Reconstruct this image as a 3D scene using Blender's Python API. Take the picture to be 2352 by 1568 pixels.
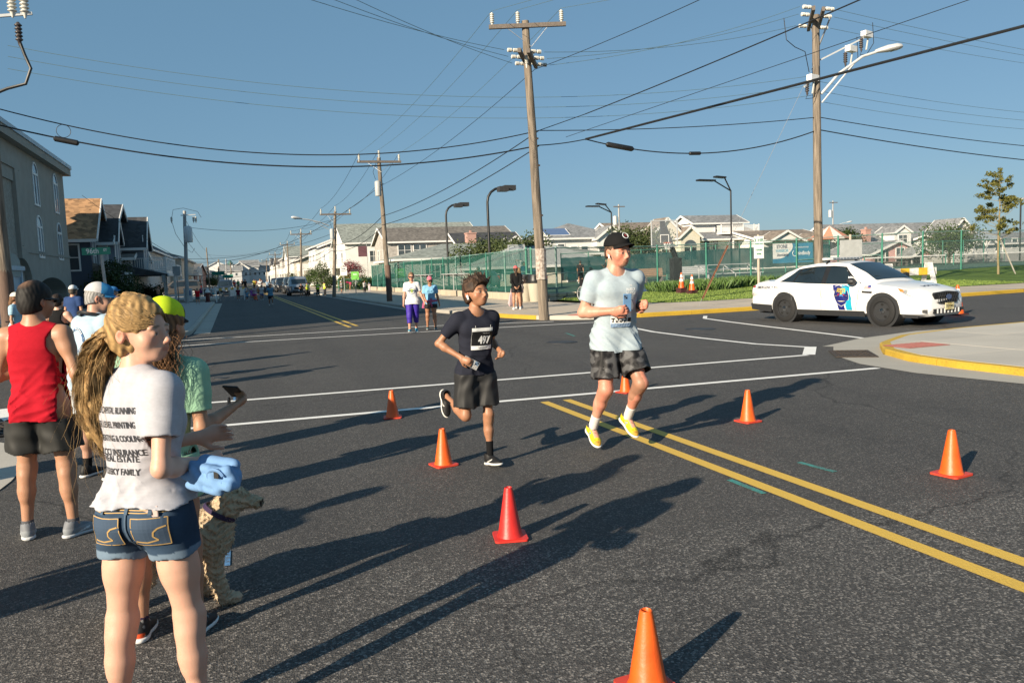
import bpy,math,random
import numpy as np
from mathutils import Vector,Matrix,Quaternion
from mathutils.bvhtree import BVHTree
for _o in list(bpy.data.objects):
 bpy.data.objects.remove(_o)
S=bpy.context.scene
COL=S.collection
rad=math.radians
# camera
FL,YAW,PITCH,ROLL,CAMH=1829.0,0.33471,0.08945,-0.03812,1.58
IW,IH=2352.0,1568.0
_f=np.array([math.sin(YAW)*math.cos(PITCH),math.cos(YAW)*math.cos(PITCH),-math.sin(PITCH)])
_r0=np.array([math.cos(YAW),-math.sin(YAW),0.0]);_u0=np.cross(_r0,_f)
_r=_r0*math.cos(ROLL)+_u0*math.sin(ROLL)
_u=-_r0*math.sin(ROLL)+_u0*math.cos(ROLL)
cam_d=bpy.data.cameras.new('camera')
cam=bpy.data.objects.new('camera',cam_d);COL.objects.link(cam)
cam.matrix_world=Matrix(((_r[0],_u[0],-_f[0],0),(_r[1],_u[1],-_f[1],0),(_r[2],_u[2],-_f[2],CAMH),(0,0,0,1)))
cam_d.sensor_width=36.0;cam_d.lens=FL/IW*36.0
cam_d.clip_start=0.05;cam_d.clip_end=6000
S.camera=cam
# world, sun, exposure
SUN_AZ=31.0
SUN_EL=21.0
W=bpy.data.worlds.new('World');S.world=W;W.use_nodes=True
_n=W.node_tree.nodes;_l=W.node_tree.links
_n.clear()
_sky=_n.new('ShaderNodeTexSky');_sky.sky_type='NISHITA';_sky.sun_disc=False
_sky.sun_elevation=rad(SUN_EL)
# nishita: rotation 0 puts the sun on +Y, growing clockwise
_sdir=(-math.cos(rad(SUN_AZ)),-math.sin(rad(SUN_AZ)))
_sky.sun_rotation=math.atan2(_sdir[0],_sdir[1])
_sky.air_density=1.0;_sky.dust_density=0.3;_sky.ozone_density=4.0;_sky.altitude=0
_hs=_n.new('ShaderNodeHueSaturation');_hs.inputs['Saturation'].default_value=0.86;_hs.inputs['Value'].default_value=1.0
_bg=_n.new('ShaderNodeBackground');_bg.inputs['Strength'].default_value=0.05
_wo=_n.new('ShaderNodeOutputWorld')
_l.new(_sky.outputs[0],_hs.inputs['Color']);_mx=_n.new('ShaderNodeMix');_mx.data_type='RGBA';_mx.inputs[0].default_value=0.55;_mx.inputs[7].default_value=(1.62,3.7,5.5,1)
_l.new(_hs.outputs[0],_mx.inputs[6]);_l.new(_mx.outputs[2],_bg.inputs['Color']);_l.new(_bg.outputs[0],_wo.inputs['Surface'])
sun_d=bpy.data.lights.new('sun','SUN');sun_d.energy=5.0;sun_d.angle=rad(0.53);sun_d.color=(1.0,0.86,0.66)
sun=bpy.data.objects.new('sun',sun_d);COL.objects.link(sun)
_ld=Vector((math.cos(rad(SUN_AZ))*math.cos(rad(SUN_EL)),math.sin(rad(SUN_AZ))*math.cos(rad(SUN_EL)),-math.sin(rad(SUN_EL))))
sun.rotation_euler=_ld.to_track_quat('-Z','Y').to_euler()
S.view_settings.view_transform='Standard';S.view_settings.look='None'
S.view_settings.exposure=0.9;S.view_settings.gamma=1.0;S.view_settings.use_curve_mapping=False
S.render.engine='CYCLES'
S.cycles.use_denoising=True
S.cycles.max_bounces=6;S.cycles.diffuse_bounces=3;S.cycles.glossy_bounces=3;S.cycles.transmission_bounces=4
S.cycles.transparent_max_bounces=24
S.cycles.caustics_reflective=False;S.cycles.caustics_refractive=False
# where a spot of the survey picture stands in the place
def ray(px,py):
 return _f+_r*((px-IW/2)/FL)-_u*((py-IH/2)/FL)
def gp(px,py,z=0.0):
 d=ray(px,py);t=(z-CAMH)/d[2]
 return(d[0]*t,d[1]*t,z)
def onx(px,py,x):
 d=ray(px,py);t=x/d[0];return(x,d[1]*t,CAMH+d[2]*t)
def ony(px,py,y):
 d=ray(px,py);t=y/d[1];return(d[0]*t,y,CAMH+d[2]*t)
def dep(px,py,D):
 d=ray(px,py);return(d[0]*D,d[1]*D,CAMH+d[2]*D)
 # materials
MATS={}
def _new(name):
 m=bpy.data.materials.new(name);m.use_nodes=True
 nt=m.node_tree;nt.nodes.clear()
 out=nt.nodes.new('ShaderNodeOutputMaterial');b=nt.nodes.new('ShaderNodeBsdfPrincipled')
 nt.links.new(b.outputs[0],out.inputs['Surface'])
 return m,nt,b,out
def _ramp(nt,fac,stops):
 r=nt.nodes.new('ShaderNodeValToRGB');e=r.color_ramp.elements
 while len(e)<len(stops):e.new(0.5)
 for i,(p,c)in enumerate(stops):
  e[i].position=p;e[i].color=(*c[:3],1)
 nt.links.new(fac,r.inputs[0]);return r.outputs[0]
def _noise(nt,scale,detail=3,vec=None,rough=0.55,coord='Object'):
 t=nt.nodes.new('ShaderNodeTexNoise');t.inputs['Scale'].default_value=scale;t.inputs['Detail'].default_value=detail
 t.inputs['Roughness'].default_value=rough
 if vec is None:
  c=nt.nodes.new('ShaderNodeTexCoord');vec=c.outputs[coord]
 nt.links.new(vec,t.inputs['Vector']);return t.outputs['Fac']
def _mapping(nt,scale,coord='Object',rot=(0,0,0)):
 c=nt.nodes.new('ShaderNodeTexCoord');mp=nt.nodes.new('ShaderNodeMapping')
 mp.inputs['Scale'].default_value=scale;mp.inputs['Rotation'].default_value=rot
 nt.links.new(c.outputs[coord],mp.inputs['Vector']);return mp.outputs[0]
def _mixc(nt,a,b,fac,mode='MIX'):
 m=nt.nodes.new('ShaderNodeMix');m.data_type='RGBA';m.blend_type=mode
 for s,v in((6,a),(7,b)):
  if isinstance(v,(tuple,list)):m.inputs[s].default_value=(*v[:3],1)
  else:nt.links.new(v,m.inputs[s])
 if isinstance(fac,(int,float)):m.inputs[0].default_value=fac
 else:nt.links.new(fac,m.inputs[0])
 return m.outputs[2]
def _math(nt,op,a,b=None,c=None):
 m=nt.nodes.new('ShaderNodeMath');m.operation=op
 for i,v in enumerate((a,b,c)):
  if v is None:continue
  if isinstance(v,(int,float)):m.inputs[i].default_value=v
  else:nt.links.new(v,m.inputs[i])
 return m.outputs[0]
def _bump(nt,b,h,strength=0.3,dist=0.01):
 bp=nt.nodes.new('ShaderNodeBump');bp.inputs['Strength'].default_value=strength;bp.inputs['Distance'].default_value=dist
 nt.links.new(h,bp.inputs['Height']);nt.links.new(bp.outputs[0],b.inputs['Normal'])
def mat(name,col=(0.5,0.5,0.5),rough=0.6,var=0.12,scale=6.0,metal=0.0,bump=0.0,bscale=None,coat=0.0,spec=0.5,col2=None,stretch=None,sub=0.0,detail=4,bdist=0.01):
 """plain procedural surface: a base colour with uneven tone, optional fine relief"""
 if name in MATS:return MATS[name]
 m,nt,b,out=_new(name)
 vec=_mapping(nt,stretch)if stretch else None
 n=_noise(nt,scale,detail,vec)
 c2=col2 if col2 else tuple(min(1,c*(1+var))for c in col)
 c1=col if col2 else tuple(c*(1-var)for c in col)
 nt.links.new(_ramp(nt,n,[(0.3,c1),(0.7,c2)]),b.inputs['Base Color'])
 b.inputs['Roughness'].default_value=rough;b.inputs['Metallic'].default_value=metal
 b.inputs['Specular IOR Level'].default_value=spec
 if coat:b.inputs['Coat Weight'].default_value=coat;b.inputs['Coat Roughness'].default_value=0.06
 if sub:
  b.inputs['Subsurface Weight'].default_value=sub;b.inputs['Subsurface Radius'].default_value=(1.0,0.35,0.2);b.inputs['Subsurface Scale'].default_value=0.008
 if bump:_bump(nt,b,_noise(nt,bscale or scale*4,4,vec),bump,bdist)
 MATS[name]=m;return m
def vcol_mat(name,rough=0.5,spec=0.4,sub=0.0,bump=0.0,bscale=300,var=0.1,nscale=25,rough_var=0.0):
 """colour read from the 'Col' attribute (lips, brows, printed cloth areas) with uneven tone"""
 if name in MATS:return MATS[name]
 m,nt,b,out=_new(name)
 a=nt.nodes.new('ShaderNodeAttribute');a.attribute_name='Col'
 n=_noise(nt,nscale,4)
 k=_ramp(nt,n,[(0.25,(1-var,)*3),(0.75,(1+0*var,)*3)])
 nt.links.new(_mixc(nt,a.outputs['Color'],k,1.0,'MULTIPLY'),b.inputs['Base Color'])
 b.inputs['Roughness'].default_value=rough;b.inputs['Specular IOR Level'].default_value=spec
 if sub:
  b.inputs['Subsurface Weight'].default_value=sub;b.inputs['Subsurface Radius'].default_value=(1.0,0.4,0.25);b.inputs['Subsurface Scale'].default_value=0.006
 if bump:_bump(nt,b,_noise(nt,bscale,3),bump,0.002)
 MATS[name]=m;return m
def glass_mat(name,col=(0.02,0.03,0.04),rough=0.06):
 if name in MATS:return MATS[name]
 m,nt,b,out=_new(name)
 n=_noise(nt,0.8,2)
 nt.links.new(_ramp(nt,n,[(0.3,tuple(c*.7 for c in col)),(0.7,tuple(c*1.5 for c in col))]),b.inputs['Base Color'])
 b.inputs['Roughness'].default_value=rough;b.inputs['Specular IOR Level'].default_value=0.9
 MATS[name]=m;return m
def screen_mat(name,col,alpha,rough=0.8):
 """open woven mesh: part of the light passes through"""
 if name in MATS:return MATS[name]
 m,nt,b,out=_new(name)
 n=_noise(nt,1.3,3)
 nt.links.new(_ramp(nt,n,[(0.3,tuple(c*.8 for c in col)),(0.7,tuple(c*1.2 for c in col))]),b.inputs['Base Color'])
 b.inputs['Roughness'].default_value=rough;b.inputs['Specular IOR Level'].default_value=0.1
 t=nt.nodes.new('ShaderNodeBsdfTransparent');mx=nt.nodes.new('ShaderNodeMixShader')
 f=_math(nt,'MULTIPLY_ADD',_noise(nt,0.9,3),0.25,alpha-0.12)
 nt.links.new(f,mx.inputs[0]);nt.links.new(t.outputs[0],mx.inputs[1]);nt.links.new(b.outputs[0],mx.inputs[2])
 nt.links.new(mx.outputs[0],out.inputs['Surface'])
 MATS[name]=m;return m
def siding_mat(name,col,pitch=0.12,axis='Z',var=0.06,strength=0.5):
 """horizontal clapboard too far away to tell the boards apart"""
 if name in MATS:return MATS[name]
 m,nt,b,out=_new(name)
 c=nt.nodes.new('ShaderNodeTexCoord');s=nt.nodes.new('ShaderNodeSeparateXYZ');nt.links.new(c.outputs['Object'],s.inputs[0])
 z=_math(nt,'FRACT',_math(nt,'DIVIDE',s.outputs[axis],pitch))
 n=_noise(nt,1.2,4)
 nt.links.new(_ramp(nt,n,[(0.3,tuple(k*(1-var)for k in col)),(0.7,tuple(min(1,k*(1+var))for k in col))]),b.inputs['Base Color'])
 b.inputs['Roughness'].default_value=0.65
 _bump(nt,b,z,strength,0.02)
 MATS[name]=m;return m
def shingle_mat(name,col,var=0.3,row=0.16,wid=0.3):
 if name in MATS:return MATS[name]
 m,nt,b,out=_new(name)
 v=_mapping(nt,(1,1,1.6))
 t=nt.nodes.new('ShaderNodeTexVoronoi');t.inputs['Scale'].default_value=1.0/wid
 nt.links.new(v,t.inputs['Vector'])
 s=nt.nodes.new('ShaderNodeSeparateColor');nt.links.new(t.outputs['Color'],s.inputs[0])
 f=_math(nt,'ADD',_math(nt,'MULTIPLY',s.outputs[0],0.6),_math(nt,'MULTIPLY',_noise(nt,0.5,4),0.4))
 nt.links.new(_ramp(nt,f,[(0.2,tuple(c*(1-var)for c in col)),(0.8,tuple(min(1,c*(1+var))for c in col))]),b.inputs['Base Color'])
 b.inputs['Roughness'].default_value=0.85
 c=nt.nodes.new('ShaderNodeTexCoord');sp=nt.nodes.new('ShaderNodeSeparateXYZ');nt.links.new(c.outputs['Object'],sp.inputs[0])
 _bump(nt,b,_math(nt,'FRACT',_math(nt,'DIVIDE',sp.outputs['Z'],row)),0.5,0.02)
 MATS[name]=m;return m
 # mesh helpers
def tag(o,label=None,cat=None,group=None,kind=None):
 if label:o['label']=label
 if cat:o['category']=cat
 if group:o['group']=group
 if kind:o['kind']=kind
 return o
def empty(name,loc=(0,0,0),rz=0.0,label=None,cat=None,group=None,scale=1.0):
 o=bpy.data.objects.new(name,None);COL.objects.link(o)
 o.location=loc;o.rotation_euler=(0,0,rz);o.scale=(scale,)*3
 o.empty_display_size=0.1
 return tag(o,label,cat,group)
def obj(name,me,m,parent=None,smooth=False):
 o=bpy.data.objects.new(name,me);COL.objects.link(o)
 if m is not None and not me.materials:me.materials.append(m)
 if parent is not None:o.parent=parent
 if smooth:me.polygons.foreach_set('use_smooth',[True]*len(me.polygons))
 return o
def from_arrays(name,V,Fq):
 """V (n,3) array, Fq (m,4) or (m,3) int array"""
 me=bpy.data.meshes.new(name)
 V=np.ascontiguousarray(V,dtype=np.float32);Fq=np.ascontiguousarray(Fq,dtype=np.int32)
 me.vertices.add(len(V));me.vertices.foreach_set('co',V.ravel())
 k=Fq.shape[1]
 me.loops.add(Fq.size);me.loops.foreach_set('vertex_index',Fq.ravel())
 me.polygons.add(len(Fq));me.polygons.foreach_set('loop_start',np.arange(0,Fq.size,k,dtype=np.int32))
 me.update(calc_edges=True);me.validate()
 return me
class MB:
 def __init__(s):s.v=[];s.f=[]
 def add(s,vs,fs):
  b=len(s.v);s.v.extend(tuple(map(float,v))for v in vs);s.f.extend(tuple(b+i for i in f)for f in fs);return s
 def box(s,c,d,rz=0.0,R=None):
  hx,hy,hz=d[0]/2,d[1]/2,d[2]/2
  vs=[(x*hx,y*hy,z*hz)for x in(-1,1)for y in(-1,1)for z in(-1,1)]
  R=R or Matrix.Rotation(rz,3,'Z')
  vs=[R@Vector(v)+Vector(c)for v in vs]
  return s.add(vs,[(0,1,3,2),(4,6,7,5),(0,4,5,1),(2,3,7,6),(0,2,6,4),(1,5,7,3)])
 def bx(s,x0,x1,y0,y1,z0,z1):return s.box(((x0+x1)/2,(y0+y1)/2,(z0+z1)/2),(x1-x0,y1-y0,z1-z0))
 def bar(s,a,b,w,h,up=(0,0,1)):
  a=Vector(a);b=Vector(b);d=b-a;L=d.length;d.normalize()
  u=Vector(up);x=d.cross(u)
  if x.length<1e-4:x=d.cross(Vector((1,0,0)))
  x.normalize();u=x.cross(d)
  vs=[]
  for p in(a,b):
   for i,j in((-1,-1),(1,-1),(1,1),(-1,1)):vs.append(p+x*(i*w/2)+u*(j*h/2))
  return s.add(vs,[(0,1,2,3),(7,6,5,4),(0,4,5,1),(1,5,6,2),(2,6,7,3),(3,7,4,0)])
 def tube(s,pts,r,n=8,cap=True):
  pts=[Vector(p)for p in pts];N=len(pts)
  rs=r if isinstance(r,(list,tuple))else[r]*N
  vs=[];up=None
  for i,p in enumerate(pts):
   d=(pts[min(i+1,N-1)]-pts[max(i-1,0)]).normalized()
   if up is None:
    up=d.cross(Vector((0,0,1)))if abs(d.z)<0.95 else d.cross(Vector((1,0,0)))
   up=(up-d*up.dot(d)).normalized();w=d.cross(up)
   for k in range(n):
    a=2*math.pi*k/n;vs.append(p+(up*math.cos(a)+w*math.sin(a))*rs[i])
  fs=[]
  for i in range(N-1):
   for k in range(n):
    k2=(k+1)%n;fs.append((i*n+k,i*n+k2,(i+1)*n+k2,(i+1)*n+k))
  if cap:fs+=[tuple(reversed(range(n))),tuple((N-1)*n+k for k in range(n))]
  return s.add(vs,fs)
 def lathe(s,prof,n=20,c=(0,0,0),axis='Z',cap=True):
  vs=[]
  for r,z in prof:
   for k in range(n):
    a=2*math.pi*k/n;p=(r*math.cos(a),r*math.sin(a),z)
    if axis=='X':p=(p[2],p[0],p[1])
    elif axis=='Y':p=(p[0],p[2],p[1])
    vs.append((p[0]+c[0],p[1]+c[1],p[2]+c[2]))
  fs=[(i*n+k,i*n+(k+1)%n,(i+1)*n+(k+1)%n,(i+1)*n+k)for i in range(len(prof)-1)for k in range(n)]
  if cap:fs+=[tuple(reversed(range(n))),tuple((len(prof)-1)*n+k for k in range(n))]
  return s.add(vs,fs)
 def prism(s,poly,z0,z1):
  n=len(poly);vs=[(x,y,z0)for x,y in poly]+[(x,y,z1)for x,y in poly]
  return s.add(vs,[tuple(reversed(range(n))),tuple(range(n,2*n))]+[(i,(i+1)%n,n+(i+1)%n,n+i)for i in range(n)])
 def extr(s,poly3,d):
  """solid from a planar polygon pushed along d"""
  n=len(poly3);d=Vector(d);a=[Vector(p)for p in poly3]
  return s.add(a+[p+d for p in a],[tuple(reversed(range(n))),tuple(range(n,2*n))]+[(i,(i+1)%n,n+(i+1)%n,n+i)for i in range(n)])
 def quad(s,a,b,c,d):return s.add([a,b,c,d],[(0,1,2,3)])
 def poly(s,pts):return s.add(pts,[tuple(range(len(pts)))])
 def mesh(s,name,fix=True):
  me=bpy.data.meshes.new(name);me.from_pydata(s.v,[],s.f);me.update()
  if fix:
   import bmesh
   bm=bmesh.new();bm.from_mesh(me);bmesh.ops.recalc_face_normals(bm,faces=bm.faces);bm.to_mesh(me);bm.free()
  return me
 def build(s,name,m,parent=None,smooth=False,fix=True):
  o=obj(name,s.mesh(name,fix),m,parent)
  if smooth:auto_smooth(o)
  return o
def auto_smooth(o,ang=40):
 me=o.data;me.polygons.foreach_set('use_smooth',[True]*len(me.polygons))
 try:me.set_sharp_from_angle(angle=rad(ang))
 except Exception:pass
def bevel(o,w,seg=2):
 md=o.modifiers.new('bevel','BEVEL');md.width=w;md.segments=seg;md.limit_method='ANGLE';return o
def copy_tree(o,parent=None):
 c=o.copy();COL.objects.link(c);c.parent=parent
 if parent is not None:c.matrix_parent_inverse=o.matrix_parent_inverse.copy()
 for ch in o.children:copy_tree(ch,c)
 return c
TXT={}
def text_polys(txt,size=1.0,bold=0.0,align='CENTER',shear=0.0,res=3):
 """flat lettering as vertices and triangles in the xy plane (made in a scratch scene)"""
 key=(txt,size,bold,align,shear)
 if key not in TXT:
  if 'sc' not in TXT:TXT['sc']=bpy.data.scenes.new('scratch')
  sc=TXT['sc'];c=bpy.data.curves.new('t','FONT');c.body=txt;c.size=size;c.align_x=align;c.align_y='CENTER'
  c.resolution_u=res;c.offset=bold;c.shear=shear;c.fill_mode='FRONT'
  o=bpy.data.objects.new('t',c);sc.collection.objects.link(o);vl=sc.view_layers[0];vl.update()
  me=bpy.data.meshes.new_from_object(o.evaluated_get(vl.depsgraph))
  V=np.array([v.co[:]for v in me.vertices],dtype=float).reshape(-1,3);F=[tuple(p.vertices)for p in me.polygons]
  bpy.data.objects.remove(o);bpy.data.curves.remove(c);bpy.data.meshes.remove(me);TXT[key]=(V,F)
 V,F=TXT[key];return V.copy(),F
def text_on(parent,name,txt,size,origin,xdir,ydir,m,bold=0.0,off=0.0,align='CENTER',shear=0.0,width=None):
 """lettering laid on a flat surface"""
 V,F=text_polys(txt,size,bold,align,shear)
 if width and len(V):V[:,0]*=width/max(1e-6,V[:,0].max()-V[:,0].min())
 x=Vector(xdir).normalized();y=Vector(ydir).normalized();n=x.cross(y)
 b=MB();b.add([Vector(origin)+x*v[0]+y*v[1]+n*off for v in V],F)
 return b.build(name,m,parent,fix=False)
 # ground, road, pavements
random.seed(7);RNG=np.random.default_rng(7)
def asphalt():
 m,nt,b,out=_new('asphalt')
 c=nt.nodes.new('ShaderNodeTexCoord');vec=c.outputs['Object']
 big=_noise(nt,0.22,5,vec,0.6);mid=_noise(nt,3.0,5,vec,0.65);fine=_noise(nt,160,2,vec)
 v=nt.nodes.new('ShaderNodeTexVoronoi');v.inputs['Scale'].default_value=105;nt.links.new(vec,v.inputs['Vector'])
 sc=nt.nodes.new('ShaderNodeSeparateColor');nt.links.new(v.outputs['Color'],sc.inputs[0])
 sp=nt.nodes.new('ShaderNodeSeparateXYZ');nt.links.new(vec,sp.inputs[0])
 # an older, coarser surface south of a ragged seam
 seam=_math(nt,'ADD',_math(nt,'ADD',sp.outputs['Y'],_math(nt,'MULTIPLY',sp.outputs['X'],0.10)),_math(nt,'MULTIPLY',_noise(nt,2.0,4,vec),0.35))
 old=_ramp(nt,_math(nt,'MULTIPLY_ADD',seam,-4.0,18.2),[(0.0,(0,0,0)),(1.0,(1,1,1))])
 base=_ramp(nt,_math(nt,'ADD',_math(nt,'MULTIPLY',big,0.6),_math(nt,'MULTIPLY',mid,0.4)),[(0.3,(0.056,0.054,0.053)),(0.52,(0.070,0.067,0.065)),(0.72,(0.086,0.083,0.080))])
 stone=_ramp(nt,sc.outputs[0],[(0.0,(0.6,0.6,0.6)),(0.55,(0.9,0.9,0.9)),(0.85,(1.25,1.23,1.2)),(0.97,(2.4,2.3,2.2))])
 stone2=_ramp(nt,sc.outputs[0],[(0.0,(0.55,0.55,0.55)),(0.5,(0.95,0.95,0.95)),(0.78,(1.5,1.47,1.42)),(0.95,(3.3,3.2,3.05))])
 st=_mixc(nt,stone,stone2,old)
 col=_mixc(nt,base,st,1.0,'MULTIPLY')
 col=_mixc(nt,col,_ramp(nt,fine,[(0.3,(0.75,)*3),(0.7,(1.25,)*3)]),1.0,'MULTIPLY')
 # hairline cracks
 vc=nt.nodes.new('ShaderNodeTexVoronoi');vc.feature='DISTANCE_TO_EDGE';vc.inputs['Scale'].default_value=0.16
 wv=nt.nodes.new('ShaderNodeVectorMath');wv.operation='ADD'
 nz=nt.nodes.new('ShaderNodeTexNoise');nz.inputs['Scale'].default_value=1.1;nz.inputs['Detail'].default_value=5;nt.links.new(vec,nz.inputs['Vector'])
 nt.links.new(vec,wv.inputs[0]);nt.links.new(nz.outputs['Color'],wv.inputs[1]);nt.links.new(wv.outputs[0],vc.inputs['Vector'])
 crack=_ramp(nt,_math(nt,'ADD',vc.outputs['Distance'],_math(nt,'MULTIPLY',_noise(nt,0.35,3,vec),0.008)),[(0.0035,(0.45,)*3),(0.0075,(1,1,1))])
 col=_mixc(nt,col,crack,1.0,'MULTIPLY')
 lane=_math(nt,'ABSOLUTE',_math(nt,'SUBTRACT',_math(nt,'ABSOLUTE',_math(nt,'SUBTRACT',_math(nt,'ABSOLUTE',_math(nt,'SUBTRACT',sp.outputs['X'],3.56)),2.4)),0.8))
 col=_mixc(nt,col,_ramp(nt,_math(nt,'ADD',lane,_math(nt,'MULTIPLY',_noise(nt,0.6,4,vec),0.7)),[(0.25,(0.86,0.86,0.87)),(0.75,(1,1,1))]),1.0,'MULTIPLY')
 stain=_noise(nt,0.9,6,vec,0.75)
 col=_mixc(nt,col,_ramp(nt,stain,[(0.66,(1,1,1)),(0.74,(0.72,0.72,0.73))]),1.0,'MULTIPLY')
 nt.links.new(col,b.inputs['Base Color']);b.inputs['Roughness'].default_value=0.82;b.inputs['Specular IOR Level'].default_value=0.35
 _bump(nt,b,_math(nt,'ADD',v.outputs['Distance'],fine),0.55,0.006)
 return m
def paint(name,col,wear=0.5):
 m,nt,b,out=_new(name)
 c=nt.nodes.new('ShaderNodeTexCoord');vec=c.outputs['Object']
 n=_math(nt,'ADD',_math(nt,'MULTIPLY',_noise(nt,35,4,vec,0.7),0.6),_math(nt,'MULTIPLY',_noise(nt,2.5,3,vec),0.4))
 nt.links.new(_ramp(nt,n,[(wear-0.14,(0.07,0.07,0.068)),(wear-0.03,tuple(k*0.75 for k in col)),(wear+0.15,col)]),b.inputs['Base Color'])
 b.inputs['Roughness'].default_value=0.7
 v=nt.nodes.new('ShaderNodeTexVoronoi');v.inputs['Scale'].default_value=110;nt.links.new(vec,v.inputs['Vector'])
 _bump(nt,b,v.outputs['Distance'],0.4,0.005)
 return m
def concrete(name,col,var=0.14):
 m,nt,b,out=_new(name)
 c=nt.nodes.new('ShaderNodeTexCoord');vec=c.outputs['Object']
 n=_math(nt,'ADD',_math(nt,'MULTIPLY',_noise(nt,0.7,5,vec,0.6),0.6),_math(nt,'MULTIPLY',_noise(nt,60,3,vec),0.4))
 oi=nt.nodes.new('ShaderNodeObjectInfo')
 k=_ramp(nt,oi.outputs['Random'],[(0,(0.9,)*3),(1,(1.07,1.06,1.04))])
 nt.links.new(_mixc(nt,_ramp(nt,n,[(0.3,tuple(k_*(1-var)for k_ in col)),(0.7,tuple(k_*(1+var)for k_ in col))]),k,1.0,'MULTIPLY'),b.inputs['Base Color'])
 b.inputs['Roughness'].default_value=0.85;_bump(nt,b,_noise(nt,90,3,vec),0.25,0.004)
 return m
def grass_mat(name,col):
 m,nt,b,out=_new(name)
 c=nt.nodes.new('ShaderNodeTexCoord');vec=c.outputs['Object']
 n=_math(nt,'ADD',_math(nt,'MULTIPLY',_noise(nt,0.8,4,vec),0.5),_math(nt,'MULTIPLY',_noise(nt,30,4,vec,0.7),0.5))
 nt.links.new(_ramp(nt,n,[(0.3,tuple(k*0.55 for k in col)),(0.55,col),(0.75,(col[0]*1.7,col[1]*1.4,col[2]*1.3))]),b.inputs['Base Color'])
 b.inputs['Roughness'].default_value=0.75;b.inputs['Specular IOR Level'].default_value=0.2;_bump(nt,b,_noise(nt,45,4,vec),0.8,0.04)
 return m
ASPH=asphalt();YEL=paint('yellow_paint',(0.62,0.40,0.065),0.29);WHT=paint('white_paint',(0.80,0.79,0.76),0.27)
KYEL=paint('kerb_yellow',(0.50,0.32,0.03),0.38)
CONC=concrete('concrete',(0.45,0.42,0.37));CONC2=concrete('concrete_warm',(0.45,0.385,0.31));KERBM=concrete('kerb_concrete',(0.40,0.375,0.33))
GRASS=grass_mat('lawn',(0.10,0.16,0.03));SAND=mat('pale_gravel',(0.36,0.35,0.33),0.9,0.25,40,bump=0.4)
def sheet(name,pts,z,m,kind='structure'):
 o=MB().poly([(x,y,z)for x,y in pts]).build(name,m,None,fix=False);o['kind']=kind
 if o.data.polygons[0].normal.z<0:o.data.flip_normals()
 return o
g=sheet('ground',[(-2500,-600),(2500,-600),(2500,4500),(-2500,4500)],-0.06,mat('dry_ground',(0.13,0.13,0.075),0.9,0.35,0.3))
sheet('road',[(-120,-40),(220,-40),(220,1500),(-120,1500)],0.0,ASPH)
def strip_mark(name,pts,w,m,label=None,z=0.004):
 """painted line of width w along pts, as its own structure sheet"""
 b=MB();P=[Vector((p[0],p[1],z))for p in pts]
 L=[];R=[]
 for i,p in enumerate(P):
  d=(P[min(i+1,len(P)-1)]-P[max(i-1,0)]).normalized();n=Vector((-d.y,d.x,0))
  L.append(p+n*w/2);R.append(p-n*w/2)
 for i in range(len(P)-1):b.quad(R[i],R[i+1],L[i+1],L[i])
 o=b.build(name,m,None,fix=False);o['kind']='structure';return o
 # yellow centre lines, near and far
for x in(3.42,3.71):
 strip_mark('centre_line',[(x,-6),(x,2),(x,4.1),(x+0.004,4.105),(x,8.75)],0.105,YEL)
 strip_mark('centre_line',[(x-.05,24.9 if x<3.6 else 25.4),(x-.05,45),(x-.05,90),(x-.05,300)],0.11,YEL)
 # crosswalks
strip_mark('crosswalk_line',[(-2.5,9.3),(0,9.2),(4,9.02),(8.55,8.86)],0.115,WHT)
strip_mark('crosswalk_line',[(-2.9,11.25),(0,11.03),(4,10.86),(8.86,10.70)],0.115,WHT)
strip_mark('crosswalk_line',[(-2.6,23.6),(1.75,23.43),(6,23.2),(9.0,22.0)],0.12,WHT)
strip_mark('crosswalk_line',[(-2.9,21.6),(1.6,21.4),(5.5,21.1),(10.0,20.6)],0.12,WHT)
strip_mark('crosswalk_line',[(9.68,11.62),(9.33,12.72),(9.25,14.5),(9.3,16.59),(9.6,18.4),(10.4,19.6)],0.12,WHT)
strip_mark('crosswalk_line',[(11.45,11.94),(11.75,14.0),(12.1,16.6),(12.3,17.9),(12.6,19.5),(13.2,20.4)],0.12,WHT)
strip_mark('stop_line',[(9.72,11.66),(8.9,10.72)],0.2,WHT,z=0.006)
strip_mark('stop_line',[(-2.95,12.1),(-2.45,10.75)],0.3,WHT,z=0.006)
strip_mark('crosswalk_line',[(-4.36,17.9),(-9,18.6),(-30,18.9)],0.12,WHT)
# faint utility spray marks
SPR=paint('utility_spray',(0.06,0.30,0.27),0.52);SPB=paint('utility_spray_blue',(0.10,0.26,0.50),0.52)
for a,b_ in(((1835,1062),(1918,1084)),((1675,1102),(1755,1134)),((1085,790),(1110,797)),((1300,765),(1320,772))):
 A=gp(*a);B=gp(*b_);strip_mark('spray_mark',[A,B],0.05,SPR,z=0.0045)
for a,b_ in(((524,1265),(522,1300)),((516,1075),(520,1090)),((540,905),(538,920))):
 A=gp(*a);B=gp(*b_);strip_mark('spray_mark',[A,B],0.03,SPB,z=0.0045)
MH=mat('cast_iron',(0.045,0.043,0.042),0.55,0.25,30,metal=0.4,bump=0.5,bscale=60)
RUST=mat('rusty_iron',(0.055,0.042,0.035),0.7,0.35,25,metal=0.3,bump=0.4)
def disc(name,x,y,r,m):
 o=MB().lathe([(r,0.0),(r,0.008),(r*.86,0.009),(r*.85,0.004),(r*.8,0.004),(r*.79,0.009),(0.001,0.009)],28,(x,y,0)).build(name,m,None,True)
 return o
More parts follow.
